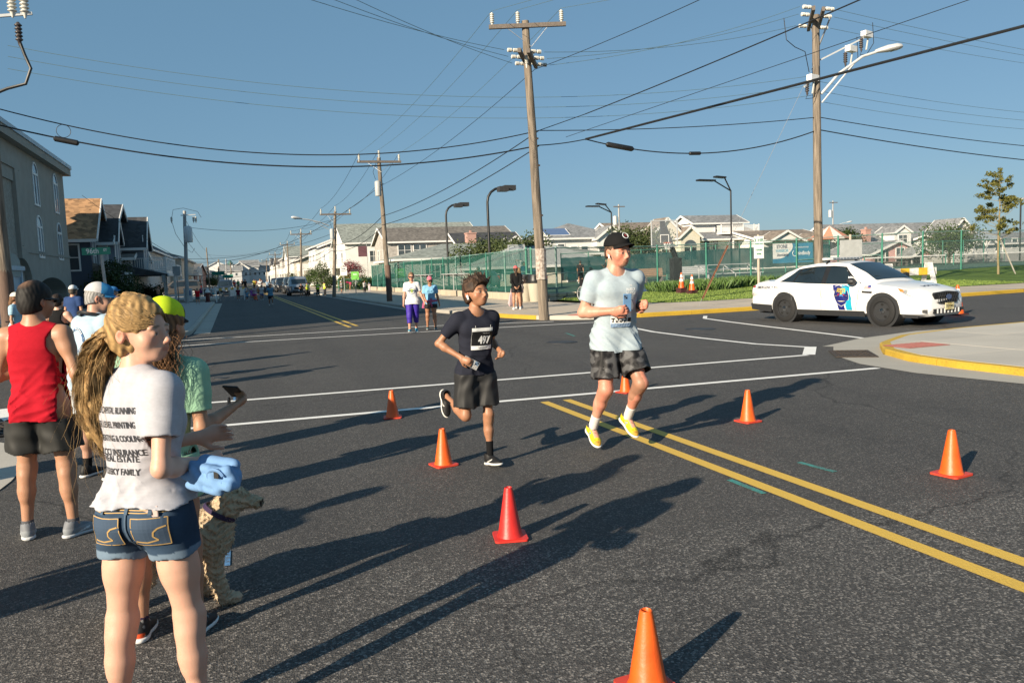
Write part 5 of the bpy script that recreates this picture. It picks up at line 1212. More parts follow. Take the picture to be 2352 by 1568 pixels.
def hoop(label,px,pyb,Yd,bx0,bx1,by0,by1,black=True,s=1):
 base=ony(px,pyb,Yd);zb=fz(base[0])-.02;t=empty('basketball_hoop',(base[0],Yd,zb),0,label,'basketball hoop')
 P=lambda x,y_:(ony(x,y_,Yd)[0]-base[0],ony(x,y_,Yd)[2]-zb)
 l,t_=P(bx0,by0);r,bt=P(bx1,by1);cx_=(l+r)/2;yb=-.3
 pm=BLK if black else ALU
 if black:
  MB().bx(-.28,.28,-.25,.25,0,P(px,592)[1]).build('padding',BLK,t);MB().bar((0,0,P(px,592)[1]),(P(1523,520)[0],-.1,P(1523,520)[1]),.22,.25).build('arm',BLK,t)
  MB().bar((cx_-.0,-.1,t_-.05),(cx_,-.1,bt+.4),.12,.3).build('mount',BLK,t);MB().bar((P(1523,520)[0],-.1,P(1523,520)[1]),(cx_,-.1,t_-.3),.2,.2).build('arm',BLK,t)
 else:
  MB().tube([(0,0,0),(0,0,t_-.4)],.08,8).build('shaft',pm,t,True)
 FRM=ALU;b=MB();b.bx(l,r,yb-.03,yb+.03,t_-.06,t_);b.bx(l,r,yb-.03,yb+.03,bt,bt+.08);b.bx(l,l+.06,yb-.03,yb+.03,bt+.08,t_-.06);b.bx(r-.06,r,yb-.03,yb+.03,bt+.08,t_-.06);bd=b.build('backboard_frame',FRM,t)
 m,nt,bs,out=_new('clear_board')
 tr=nt.nodes.new('ShaderNodeBsdfTransparent');mx=nt.nodes.new('ShaderNodeMixShader');mx.inputs[0].default_value=.12;nt.links.new(tr.outputs[0],mx.inputs[1]);nt.links.new(bs.outputs[0],mx.inputs[2]);nt.links.new(mx.outputs[0],out.inputs[0]);bs.inputs['Roughness'].default_value=.08;bs.inputs['Base Color'].default_value=(.6,.65,.7,1)
 MB().bx(l+.061,r-.061,yb-.01,yb+.01,bt+.081,t_-.061).build('pane',m,bd)
 w_=.3;b=MB();z0=bt+.25;b.bx(cx_-w_,cx_+w_,yb-.02,yb-.012,z0+.45,z0+.5);b.bx(cx_-w_,cx_-w_+.05,yb-.02,yb-.012,z0,z0+.45);b.bx(cx_+w_-.05,cx_+w_,yb-.02,yb-.012,z0,z0+.45);b.build('target_square',TRIM,bd)
 b=MB();c0=(cx_,yb-.35,z0);b.tube([(c0[0]+.23*math.cos(k*.5236),c0[1]+.23*math.sin(k*.5236),z0)for k in range(13)],.012,6);b.bar((cx_,yb,z0),(cx_,yb-.12,z0),.15,.03);b.build('rim',mat('rim_orange',(.5,.08,.03),.5),t,True)
 b=MB()
 for k in range(12):
  a=k*.5236;b.tube([(c0[0]+.23*math.cos(a),c0[1]+.23*math.sin(a),z0),(c0[0]+.14*math.cos(a+.5),c0[1]+.14*math.sin(a+.5),z0-.4)],.007,4);b.tube([(c0[0]+.23*math.cos(a),c0[1]+.23*math.sin(a),z0),(c0[0]+.14*math.cos(a-.5),c0[1]+.14*math.sin(a-.5),z0-.4)],.007,4)
 b.build('net',TRIM,t)
hoop('large basketball hoop with thick black padded post behind the running man',1553,655,42.6,1489,1551,507,567)
hoop('small basketball hoop behind the fence left of the wooden pole',1212,650,52,1163,1203,563,606,black=False)
BW=mat('bench_wood',(0.33,0.22,0.15),.8,.2,8);CN=mat('bench_leg',(0.10,0.10,0.10),.8)
def bench(label,px,py,Yd,L_,m,leg,back=True):
 p=ony(px,py,Yd);t=empty('park_bench',(p[0],Yd,fz(p[0])),0,label,'bench')
 for k in range(3):MB().bx(-L_/2,L_/2,-.25+k*.16,-.12+k*.16,.42,.46).build('seat_slat',m,t)
 if back:
  for k in range(4):MB().box((0,.27+k*.02,.56+k*.13),(L_,.035,.11)).build('back_slat',m,t)
 for s in(-1,1):MB().bx(s*(L_/2-.3)-.05,s*(L_/2-.3)+.05,-.25,.27,0,.419).build('leg',leg,t)
bench('brown slatted bench on the court right of the running man',1500,640,51,1.9,BW,CN);bench('white metal bench on the court right of the padded post',1595,635,48.5,2.6,ALU,ALU)
def bleacher(label,px,Yd,L_,rows,x0=None):
 p=ony(px,640,Yd)if x0 is None else(x0,Yd,0);t=empty('bleacher',(p[0],p[1],fz(p[0])),0,label,'bleacher')
 for k in range(rows):
  MB().bx(-L_/2,L_/2,k*.6,k*.6+.26,.40+k*.3,.44+k*.3).build('seat_plank',ALU,t)
  if k:MB().bx(-L_/2,L_/2,k*.6-.35,k*.6-.1,.12+k*.3,.15+k*.3).build('foot_plank',ALU,t)
 for s in(-1,0,1):
  b=MB();x=s*(L_/2-.3);b.bar((x,0,.02),(x,rows*.6,.02),.04,.04);b.bar((x,0,.02),(x,0,.4),.04,.04);b.bar((x,.05,.4),(x,rows*.6-.4,.1+rows*.3),.04,.04);b.bar((x,rows*.6-.4,.02),(x,rows*.6-.4,.1+rows*.3),.04,.04);b.build('frame',ALU,t)
 return t
bleacher('low metal bleacher on the court left of the police car',1690,45.5,4.5,3)
bl=bleacher('metal bleacher behind the long green fence',0,45,5.5,4,x0=15.5);bl.rotation_euler[2]=rad(90);bl.location=(15.0,48,.15)
bl=bleacher('second metal bleacher behind the long green fence, farther up',0,45,5.5,4,x0=15.5);bl.rotation_euler[2]=rad(90);bl.location=(15.0,57,.15)
# spectators' stone benches by the pink house
for k in range(5):
 p=ony(2003+16*k,610,60);t=empty('stone_bench',(p[0],59.6,.5),0,('leftmost','second','middle','fourth','rightmost')[k]+' grey concrete seat in the row behind the police car','seat','concrete seats behind the tennis court')
 MB().bx(-.42,.42,-.2,.3,.4,.48).build('seat',mat('seat_wood',(.33,.30,.27),.8),t);
 for s in(-1,1):MB().bx(s*.3-.08,s*.3+.08,-.18,.28,0,.4).build('leg',mat('seat_leg',(.22,.21,.2),.8),t)
 # tennis nets
for k,(a,c)in enumerate(((1985,2172),(2190,2400))):
 A=ony(a,610,56-2*k);B_=ony(c,610,56-2*k);t=empty('tennis_net',(A[0],A[1],.45),0,('left','right')[k]+' tennis net with white band behind the court fence','net')
 L_=B_[0]-A[0];MB().bx(0,L_,-.02,.02,.92,1.02).build('band',TRIM,t);MB().quad((0,0,.05),(L_,0,.05),(L_,0,.92),(0,0,.92)).build('netting',screen_mat('netting',(.015,.015,.017),.5),t,fix=False)
 for x in(0,L_):MB().tube([(x,0,-.1),(x,0,1.08)],.05,8).build('post',FG,t)
 # cones, bins, signs, barricades
OR_=mat('cone_orange',(0.62,0.085,0.008),.45,.3,9,spec=.5,col2=(0.78,0.125,0.012),detail=8,bump=.15);ORD=mat('cone_red',(0.46,0.018,0.014),.45,.3,9,col2=(0.6,0.026,0.02),detail=8,bump=.15);BASEO=mat('cone_base_red',(0.55,0.05,0.025),.5,.1,6);REFL=mat('reflective_white',(.72,.72,.70),.4,.05,5);BASEB=mat('cone_base_dark',(.07,.02,.022),.8,.2,8)
def small_cone(label,loc,rz,m,group,H=.305,base=None):
 t=empty('traffic_cone',loc,rz,label,'traffic cone',group);s=H/.305
 b=MB();hw=.098*s;pts=[]
 for cx_,cy_,a0 in((hw-.02,hw-.02,0),(-hw+.02,hw-.02,90),(-hw+.02,-hw+.02,180),(hw-.02,-hw+.02,270)):
  for k in range(4):a=rad(a0+30*k);pts.append((cx_+.02*math.cos(a),cy_+.02*math.sin(a)))
 b.prism(pts,.0,.012*s);b.build('base',base or BASEO,t)
 b=MB();b.lathe([(.078*s,.0121*s),(.074*s,.022*s),(.07*s,.03*s),(.0255*s,.292*s),(.023*s,.301*s),(.019*s,.303*s),(.016*s,.298*s),(.016*s,.25*s)],28);b.build('body',m,t,True)
 return t
GC='small orange cones laid out along the running course'
def cone_at(px,py):p=gp(px,py);return(p[0],p[1],.003)
small_cone('small orange cone left of the running boy, nearer of the two',cone_at(1019,1068),rad(12),OR_,GC)
small_cone('small orange cone left of the running boy, farther of the two',cone_at(902,959),rad(-10),OR_,GC)
small_cone('red cone standing in the long shadow in the foreground',cone_at(1172,1234),rad(-12),ORD,GC,base=mat('cone_base_bright',(.6,.035,.025),.45))
small_cone('big orange cone cut off by the bottom edge of the photo',cone_at(1488,1580),rad(5),OR_,GC)
small_cone('orange cone half hidden behind the running man',cone_at(1437,901),rad(20),OR_,GC)
small_cone('orange cone right of the running man beside his shadow',cone_at(1718,968),rad(8),OR_,GC,.315)
small_cone('rightmost orange cone near the yellow centre lines',cone_at(2185,1090),rad(10),OR_,GC,.325)
def striped_cone(label,loc,H,stack=0,group=None):
 t=empty('striped_cone',loc,rad(10),label,'traffic cone',group);R=lambda z:.155-(.155-.03)*z/H*.98
 z0=.03
 for k in range(stack+1):
  o=MB().box((random.uniform(-.008,.008),random.uniform(-.008,.008),.02+.045*k),(.37,.37,.036),random.uniform(-.06,.06)).build('base',BASEB,t)
 zb=.04+.045*stack
 bands=[(0,.42,OR_),(.42,.60,REFL),(.60,.68,OR_),(.68,.87,REFL),(.87,1.0,OR_)]
 for a,c,m in bands:MB().lathe([(R(a*H),zb+a*H),(R(c*H),zb+c*H)],20,cap=False).build('band',m,t,True)
 MB().lathe([(R(H),zb+H),(.02,zb+H+.005),(.018,zb+H-.05)],16,cap=False).build('tip',OR_,t,True)
GS_='stacked striped cones on the lawn'
p=dep(1566,684,38.0);striped_cone('left stack of striped orange and white cones on the lawn',(p[0],p[1],lz(p[0],p[1])),.72,5,GS_)
p=dep(1590,685,37.0);striped_cone('right stack of striped orange and white cones on the lawn',(p[0],p[1],lz(p[0],p[1])),.72,3,GS_)
p=gp(2199,723);striped_cone('striped orange and white cone beside the police car bumper',(p[0],p[1],.0),.72)
p=gp(587,689);striped_cone('striped orange cone in the middle of the far road',(p[0],p[1],.0),.9)
# trash barrels
TC=concrete('barrel_concrete',(0.45,0.41,0.33),.2);TL=mat('barrel_lid',(.015,.015,.016),.45);MOSS=mat('barrel_stain',(.35,.30,.03),.9,.5,20)
for k,(px,D,lb)in enumerate(((1208,36.2,'left concrete trash barrel with black lid by the wooden pole'),(1231,35.6,'right concrete trash barrel with black lid, stained yellow'))):
 p=dep(px,697,D);t=empty('trash_barrel',(p[0],p[1],.13),0,lb,'trash barrel','concrete trash barrels at the fence')
 MB().lathe([(.26,0),(.28,.04),(.25,.06),(.27,.1),(.34,.78),(.345,.82),(.30,.83)],24).build('body',TC,t,True)
 MB().lathe([(.36,.831),(.365,.9),(.33,.93),(.29,1.19),(.27,1.22),(.2,1.22)],24).build('lid',TL,t,True)
 for a in(0,2.1,4.2):MB().box((.305*math.cos(a-1.7),.305*math.sin(a-1.7),1.07),(.05,.2,.15),a-1.7).build('slot',mat('pit_black',(.006,)*3,.9),t)
 # signs
SG=mat('sign_green',(0.012,0.22,0.15),.45);SW=mat('sign_white',(.66,.66,.65),.5);POST=mat('sign_post',(0.36,0.36,0.35),.55,.15,10,metal=.3);SBACK=mat('sign_back',(0.42,0.43,0.43),.5,.1,5,metal=.3)
FX=Vector((_r0[0],_r0[1],0));FN=Vector((-_f[0],-_f[1],0)).normalized()
def sign_post(label,loc,H,boards,rz=None,pm=None,r=.03,lean=(0,0),name='street_sign',cat='sign'):
 t=empty(name,loc,0,label,cat);MB().tube([(0,0,-.1),(lean[0],lean[1],H)],r,8).build('post',pm or POST,t,True)
 u=FX if rz is None else Vector((math.cos(rz),math.sin(rz),0));n=Vector((u.y,-u.x,0))
 R=Matrix((u,n,Vector((0,0,1)))).transposed()
 for(dx,z,w,h,m,txts)in boards:
  c=Vector((lean[0]*z/H,lean[1]*z/H,0))+u*dx+n*(r+.012)+Vector((0,0,z))
  bo=MB().box(c,(w,.012,h),R=R).build('board',m,t);
  for(s,sz,ox,oz,tm)in txts:text_on(bo,'lettering',s,sz,c+n*.0075+u*ox+Vector((0,0,oz)),u,(0,0,1),tm,.004)
 return t
p=dep(252,700,22.6)
hs=dep(249,575,22.6)[2]
sign_post('green 96th st street sign on a grey post behind the blond girl',(p[0],p[1],.12),hs-.05,[(-.1,hs-.14,.80,.2,SG,[('96th',.2,-.10,0,SW),('ST',.1,.26,.02,SW)])],None,r=.045,lean=(-.12,0))
p=gp(1743,687,.15);D=p[0]*_f[0]+p[1]*_f[1];zt=dep(1741,545,D)[2]
GT=mat('sign_text_green',(0.01,0.16,0.10),.5)
sign_post('white parking sign with green lettering on a wooden post left of the police car',(p[0],p[1],.15),zt-.05,[(-.0,zt-.52,.36,.82,SW,[('3 HR',.17,0,.25,GT),('PARKING',.075,0,.12,GT),('10AM-',.1,0,-.1,GT),('9PM',.1,0,-.25,GT)])],None,mat('post_pale_wood',(.42,.36,.29),.8),r=.045)
p=dep(1953,600,41);zt=dep(1953,552,41)[2]
sign_post('blank pale sign back on a post right of the right pole',(p[0],p[1],.2),zt+.1,[(0,zt-.75,1.15,1.15,SBACK,[])],None,mat('post_pale_wood',(.42,.36,.29),.8),r=.06)
LGR=mat('sign_lime',(0.13,0.42,0.06),.5);WHT2=SW
p=gp(818,675,.12);D=p[0]*_f[0]+p[1]*_f[1];zt=dep(814,628,D)[2]
sign_post('green kiosk sign on a post left of the roadside pole',(p[0],p[1],.12),zt+.1,[(0,zt-.3,.62,.65,LGR,[('MAR',.14,0,.1,SW)]),(0,zt+.14,.6,.18,BLK,[])],None,r=.035)
p=gp(924,668,.3);D=78;zt=dep(922,616,D)[2]
sign_post('green kiosk sign at the far end of the long fence',(dep(922,668,D)[0],dep(922,668,D)[1],.12),zt+.1,[(0,zt-.6,1.0,.9,LGR,[('87003',.2,0,.1,SW)]),(0,zt+.05,1.0,.3,BLK,[('87003',.2,0,0,SW)])],None,r=.05)
p=gp(792,672,.12);D=p[0]*_f[0]+p[1]*_f[1];zt=dep(790,617,D)[2]
sign_post('white one way sign in the front yard',(p[0],p[1],.12),zt+.05,[(0,zt-.35,.6,.75,SW,[('ONE',.2,0,.2,BLK),('WAY',.2,0,0,BLK)])],None,r=.03)
p=dep(846,640,84);sign_post('dark banner flag on a pole in the front yard',(p[0],p[1],.12),5.0,[(-.45,4.0,.9,1.1,mat('flag_maroon',(.08,.03,.04),.8),[])],None,r=.03,name='banner_flag',cat='flag')
# left far signs
p=gp(411,692,.12);sign_post('grey sign back on a post beside the shirtless man',(p[0],p[1],.12),2.7,[(0,2.35,.6,.75,SBACK,[])],None,r=.04)
p=gp(381,697,.12);sign_post('small pale marker on a short post by the grey house',(p[0],p[1],.12),2.0,[(0,1.8,.28,.5,SBACK,[])],None,r=.04)
p=gp(506,689,.12);D=p[0]*_f[0]+p[1]*_f[1];zt=dep(504,628,D)[2]
sign_post('small green street name sign at the next left corner',(p[0],p[1],.12),zt+.05,[(0,zt-.1,1.0,.28,SG,[])],None,r=.05)
p=gp(527,680,.12);D=p[0]*_f[0]+p[1]*_f[1];zt=dep(527,635,D)[2]
sign_post('farther small green street name sign on the left',(p[0],p[1],.12),zt+.05,[(0,zt-.1,1.0,.3,SG,[])],None,r=.05)
p=gp(558,690,.0)
# barricade "8 E" across the side lane at the far left
g0=gp(497,694);g1=gp(563,688)
t=empty('road_barricade',(g0[0],g0[1]-.5,0),0,'white and yellow striped barricade with a lettered board in the far road','barricade')
d=Vector((g1[0]-g0[0],g1[1]-g0[1],0));L_=d.length;u=d.normalized()
for k in range(10):MB().bar(u*(L_*k/10)+Vector((0,0,.95)),u*(L_*(k+1)/10-.003)+Vector((0,0,.95)),.04,.2).build('stripe',mat('barrier_yellow',(.55,.33,.05),.6)if k%2 else SW,t)
b=MB().bar(u*(L_*.48)+Vector((0,-.05,.62)),u*(L_*.98)+Vector((0,-.05,.62)),.03,.5).build('board',SW,t)
text_on(t,'lettering','S E',.6,u*(L_*.73)+Vector((0,-.07,.62)),u,(0,0,1),mat('letters_green',(.01,.12,.09),.6),.02)
for k in(.02,.98):
 for s in(-1,1):MB().bar(u*(L_*k)+Vector((0,s*.35,0)),u*(L_*k)+Vector((0,s*.03,.93)),.06,.06).build('leg',SW,t)
 # sawhorse behind the police car
A=Vector(dep(2036,657,31.0));B_=Vector(dep(2160,652,31.5));zb=lz(B_.x,B_.y);t=empty('sawhorse',(A.x,A.y,zb),0,'yellow and white sawhorse barricade behind the police car hood','barricade')
u=(B_-A);u.z=0;L_=u.length;u.normalize();zc_=.78;SY=mat('sawhorse_yellow',(.60,.36,.03),.6,.15,6);SWW=mat('sawhorse_white',(.62,.61,.58),.7,.3,14)
for k in range(6):MB().bar(u*(L_*k/6-.2)+Vector((0,0,zc_)),u*(L_*(k+1)/6-.203)+Vector((0,0,zc_)),.05,.28).build('board',SY if k%2==0 else SWW,t)
for k in(.12,.86):
 for s in(-1,1):MB().bar(u*(L_*k-.2)+Vector((u.y*s*.4,-u.x*s*.4,0)),u*(L_*k-.2)+Vector((u.y*s*.07,-u.x*s*.07,1.12)),.2,.04).build('leg',SWW,t)
 MB().bar(u*(L_*k-.28)+Vector((0,-.25,.35)),u*(L_*k-.28)+Vector((0,.25,.35)),.04,.15).build('cross_piece',SWW,t)
 # hydrant
p=gp(478,694,.12);t=empty('fire_hydrant',(p[0],p[1],.12),0,'dark red fire hydrant with white cap by the man in red','hydrant')
HR=mat('hydrant_red',(.10,.015,.015),.5);MB().lathe([(.2,0),(.2,.06),(.14,.08),(.14,.6),(.17,.62),(.17,.68)],14).build('barrel',HR,t,True);MB().lathe([(.18,.681),(.16,.8),(.05,.9),(.05,.97)],14).build('bonnet',SW,t,True)
for s in(-1,1):MB().lathe([(.08,0),(.08,.14),(.1,.14),(.1,.2)],10,(0,0,0),'X').build('outlet',HR,t).location=(s*.15-(.1 if s<0 else 0),0,.5)
p=gp(411,650,.12);t=empty('newspaper_box',(-3.2,66,.12),0,'small blue and white box by the grey pole','box');MB().bx(-.3,.3,-.25,.25,0,1.0).build('body',SW,t);MB().bx(-.2,.2,-.27,-.251,.45,.85).build('panel',mat('box_blue',(.05,.12,.3),.5),t)
# red brick planter post and bike handled in vehicles
# vehicles
def car_paint(name,col,rough=.3,metal=0.0):
 return mat(name,col,rough,.03,1.5,metal=metal,coat=.6)
WHITE_C=car_paint('car_white',(.70,.70,.70));TYRE=mat('tyre',(.011,.011,.0115),.8,.2,30,bump=.3,bscale=120);RIM=mat('steel_rim',(.03,.03,.032),.3,.1,10,metal=.3);CHR=mat('chrome',(.62,.62,.62),.18,.05,8,metal=1.0);CGL=glass_mat('car_glass',(.012,.018,.022),.03);PLAS=mat('black_plastic',(.022,.023,.025),.55,.1,20);TAIL=mat('tail_red',(.30,.01,.015),.15);HEADL=mat('headlamp',(.10,.105,.11),.06,.7,9,col2=(.45,.46,.46));AMB=mat('amber',(.5,.16,.02),.2)
def loftmesh(secs,name,m,parent,smooth=True,close=True):
 """skin a row of matching half-sections (lists of (y,z)) at x stations, mirrored across y"""
 b=MB();n=len(secs[0][1])
 for x,pts in secs:
  for y,z in pts:b.v.append((x,y,z))
  for y,z in reversed(pts):b.v.append((x,-y,z))
 M_=2*n
 for i in range(len(secs)-1):
  for k in range(M_):
   k2=(k+1)%M_
   if not close and k2==0:continue
   b.f.append((i*M_+k,i*M_+k2,(i+1)*M_+k2,(i+1)*M_+k))
 b.f+=[tuple(range(M_)),tuple((len(secs)-1)*M_+k for k in range(M_))]
 o=b.build(name,m,parent);
 if smooth:auto_smooth(o,32)
 return o
def I(x,xs,ys):return float(np.interp(x,xs,ys))
def apply_bool(o,cutters):
 for c in cutters:
  md=o.modifiers.new('cut','BOOLEAN');md.operation='DIFFERENCE';md.object=c;md.solver='EXACT'
 dg=bpy.context.evaluated_depsgraph_get();me=bpy.data.meshes.new_from_object(o.evaluated_get(dg));o.modifiers.clear();o.data=me
 for c in cutters:bpy.data.objects.remove(c)
def wheel(t,x,y,r,w,rimm,capm=None,steer=0,simple=False):
 s=1 if y>0 else-1;g=MB();q=w/2
 g.lathe([(r*.64,-q),(r*.9,-q*1.0),(r*.985,-q*.8),(r,-q*.5),(r,q*.5),(r*.985,q*.8),(r*.9,q),(r*.64,q)],36,(0,0,0),'Y',cap=False)
 o=g.build('wheel',TYRE,t,True);o.location=(x,y,r);o.rotation_euler[2]=steer
 g=MB();g.lathe([(r*.66,-s*q*.6),(r*.66,s*q*.92),(r*.6,s*q*.86),(r*.55,s*q*.3),(r*.3,s*q*.45),(r*.2,s*q*.62),(.01,s*q*.62)],30,(0,0,0),'Y',cap=False);rm=g.build('rim',rimm,o,True)
 if not simple:
  for k in range(5):
   a=k*1.2566+.3;g=MB();rr=r*.43;hole=[(rr*math.cos(a)+r*.085*math.cos(p)*1.3,s*q*.46+s*.03,rr*math.sin(a)+r*.085*math.sin(p))for p in np.linspace(0,6.283,11)[:-1]]
   if True:g.add(hole,[tuple(range(10))]);g.build('vent_hole',mat('pit_black',(.006,)*3,.9),o,fix=False)
  for k in range(10):
   a=k*.6283;g=MB();g.bar((r*.26*math.cos(a),s*q*.52,r*.26*math.sin(a)),(r*.52*math.cos(a),s*q*.42,r*.52*math.sin(a)),.012,.02,up=(0,1,0));
 g=MB();g.lathe([(r*.2,s*q*.6),(r*.18,s*q*.8),(.005,s*q*.86)],16,(0,0,0),'Y',cap=False);g.build('hub_cap',capm or CHR,o,True)
 return o
def sedan(label,loc,rz,scale=1.0):
 """police sedan; local +x is the front"""
 t=empty('police_car',loc,rz,label,'police car',scale=scale)
 XS=[-2.58,-2.50,-2.2,-1.75,-1.2,-.6,0,.5,.95,1.4,1.9,2.2,2.42,2.52,2.57]
 ZT=[.80,.93,1.03,1.045,1.03,1.00,.985,.98,.985,.965,.90,.84,.76,.66,.56]
 WD=[.70,.80,.88,.925,.935,.94,.94,.94,.935,.93,.90,.85,.76,.66,.55]
 ZB=[.38,.30,.27,.25,.23,.22,.22,.22,.22,.22,.23,.22,.22,.24,.30]
 secs=[]
 for i,x in enumerate(XS):
  w,zt,zb=WD[i],ZT[i],ZB[i];cr=.05 if-1.9<x<.8 else.085
  if x<.9:deck=zt+(.05 if x<-1.6 else.03)
  else:deck=zt+.05
  secs.append((x,[(.001,zb),(w*.80,zb),(w*.96,zb+.07),(w*.985,zb+(zt-zb)*.25),(w*.99,zb+(zt-zb)*.45),(w*.965,zb+(zt-zb)*.55),(w*1.0,zb+(zt-zb)*.68),(w*.985,zb+(zt-zb)*.86),(w*.93,zt),(w*.62,deck),(.001,deck+.012)]))
 body=loftmesh(secs,'body',WHITE_C,t)
 RW,FW=-1.28,1.585;R_=.355
 apply_bool(body,[MB().lathe([(R_+.065,-2),(R_+.065,2)],40,(x,0,R_+.01),'Y').build('c',None,t)for x in(RW,FW)])
 body.data.materials.clear();body.data.materials.append(WHITE_C);auto_smooth(body,32)
 # wheel wells
 for x in(RW,FW):
  for s in(-1,1):MB().lathe([(R_+.064,0),(R_+.064,.30),(.05,.30)],30,(x,s*.90 if s<0 else.60,R_+.01),'Y',cap=False).build('wheel_well',PLAS,t,True)if s>0 else MB().lathe([(R_+.064,.0),(R_+.064,-.30),(.05,-.30)],30,(x,-.60,R_+.01),'Y',cap=False).build('wheel_well',PLAS,t,True)
  # dark flank skirt and bumpers' lower trim
 for s in(-1,1):
  MB().extr([(RW+.45,s*.915,.21),(FW-.44,s*.915,.21),(FW-.45,s*.945,.345),(RW+.45,s*.945,.345)],(0,s*-.02 if False else s*.012,0)).build('sill',PLAS,t)
  MB().extr([(-2.50,s*.80,.30),(RW-.42,s*.925,.25),(RW-.42,s*.93,.44),(-2.54,s*.80,.46)],(0,s*.016,0)).build('bumper_trim',PLAS,t)
 MB().bx(-2.605,-2.55,-.72,.72,.32,.47).build('bumper_trim',PLAS,t)
 # cabin: roof, glass house between pillars
 GX=[-1.86,-1.42,-.95,-.45,.1,.45,.95,1.32]
 RZ=[1.07,1.30,1.45,1.51,1.515,1.475,1.25,1.02];RWD=[.62,.60,.58,.575,.57,.575,.60,.66];BW_=[.80,.83,.86,.87,.87,.87,.86,.82]
 def zbelt(x):return I(x,XS,ZT)-.02
 cab=[]
 for i,x in enumerate(GX):
  zr=RZ[i];zb=zbelt(x);wt,wb=RWD[i],BW_[i];f=max(.02,zr-zb)
  cab.append((x,[(.001,zb-.1),(wb*.98,zb-.1),(wb,zb),(wb+(wt-wb)*.5+.012,zb+f*.5),(wt+.045,zb+f*.86),(wt,zb+f*.965),(wt*.6,zr+.012),(.001,zr+.018)]))
 loftmesh(cab,'cabin',WHITE_C,t)
 # side glass, laid 6 mm proud of the cabin skin
 def side(x,u,s,off=.008):
  zb=I(x,XS,ZT)-.02;zr=I(x,GX,RZ);wt=I(x,GX,RWD);wb=I(x,GX,BW_);f=zr-zb
  pr=[(0,wb),(.5,wb+(wt-wb)*.5+.012),(.86,wt+.045)];y=float(np.interp(u,[p[0]for p in pr],[p[1]for p in pr]));return(x,s*(y+off),zb+f*u)
 def sideglass(name,x0b,x1b,x0t,x1t,m,s,u0=.06,u1=.80,off=.008):
  b=MB();nx,ny=8,5
  for i in range(nx+1):
   for j in range(ny+1):
    v=j/ny;xa=x0b+(x0t-x0b)*v;xb=x1b+(x1t-x1b)*v;b.v.append(side(xa+(xb-xa)*i/nx,u0+(u1-u0)*v,s,off))
  for i in range(nx):
   for j in range(ny):b.f.append((i*(ny+1)+j,(i+1)*(ny+1)+j,(i+1)*(ny+1)+j+1,i*(ny+1)+j+1))
  o=b.build(name,m,t,fix=False);o.data.polygons.foreach_set('use_smooth',[True]*len(o.data.polygons));return o
 for s in(-1,1):
  sideglass('window_trim',-1.60,1.06,-1.02,.42,BLK,s,.03,.84,.005)
  sideglass('rear_quarter_glass',-1.50,-1.08,-1.06,-.93,CGL,s);sideglass('rear_door_glass',-1.03,-.16,-.88,-.16,CGL,s);sideglass('front_door_glass',-.02,.86,-.02,.40,CGL,s)
 def topgrid(name,rows,m,off=.008):
  """glass over the cabin end from (x, zfactor) rows; slopes follow the cabin roofline"""
  b=MB();n=10
  for x in rows:
   zr=I(x,GX,RZ);wt=I(x,GX,RWD);w=wt*.98+.01
   for k in range(n+1):
    q=-1+2*k/n;b.v.append((x,q*w,zr+.018-.03*abs(q)**2.5+off))
  for i in range(len(rows)-1):
   for k in range(n):b.f.append((i*(n+1)+k,(i+1)*(n+1)+k,(i+1)*(n+1)+k+1,i*(n+1)+k+1))
  o=b.build(name,m,t,fix=False);o.data.polygons.foreach_set('use_smooth',[True]*len(o.data.polygons));return o
 topgrid('windscreen',list(np.linspace(.47,1.25,10)),CGL);topgrid('rear_window',list(np.linspace(-1.78,-1.0,10)),CGL)
 # wipers
 for y0,y1 in((.5,.05),(-.05,-.5)):MB().bar((1.22,y0,1.09),(1.10,y1,1.165),.02,.015).build('wiper',BLK,t)
 # door seams, handles, mirror, fuel door, badge fields
 SE=mat('seam',(.10,.10,.10),.7)
 def flank(x,z,s,off=.004):
  zt,zb,w=I(x,XS,ZT),I(x,XS,ZB),I(x,XS,WD);f=(z-zb)/(zt-zb);y=w*float(np.interp(f,[0,.1,.25,.45,.55,.68,.86,1.0],[.85,.96,.985,.99,.965,1.0,.985,.93]));return Vector((x,s*(y+off),z))
 def ribbon(name,pts,wd,m,s,off=.004,par=None,vertical=True):
  b=MB()
  for i,(x,z)in enumerate(pts):
   d=Vector((pts[min(i+1,len(pts)-1)][0]-pts[max(i-1,0)][0],0,pts[min(i+1,len(pts)-1)][1]-pts[max(i-1,0)][1])).normalized();n=Vector((-d.z,0,d.x))*wd/2
   for q in(1,-1):b.v.append(tuple(flank(x+n.x*q,z+n.z*q,s,off)))
  for i in range(len(pts)-1):b.f.append((2*i,2*i+1,2*i+3,2*i+2))
  return b.build(name,m,par or t,fix=False)
 def vline(x0,z0,x1,z1,n=8):return[(x0+(x1-x0)*i/n,z0+(z1-z0)*i/n)for i in range(n+1)]
 for s in(-1,1):
  ribbon('door_seam',vline(-.11,.36,-.11,.97),.012,SE,s);ribbon('door_seam',vline(.88,.36,1.0,.95),.012,SE,s);ribbon('door_seam',vline(-1.02,.52,-1.13,.98),.012,SE,s);ribbon('door_seam',vline(-1.0,.36,-1.02,.52,3),.012,SE,s)
  for x in(-.92,.05):
   p=flank(x+.1,.86,s,.012);MB().box(p,(.2,.028,.035)).build('door_handle',WHITE_C,t)
  p=flank(.82,.985,s,.10);m_=MB();
  for k,(xx,r1,r2)in enumerate(((-.09,.05,.05),(-.05,.10,.085),(.03,.11,.09),(.09,.07,.05))):
   for q in range(12):a=q*.5236;m_.v.append((p.x+xx,p.y+s*.02+r1*math.cos(a),p.z+.06+r2*math.sin(a)))
  for k in range(3):
   for q in range(12):m_.f.append((k*12+q,k*12+(q+1)%12,(k+1)*12+(q+1)%12,(k+1)*12+q))
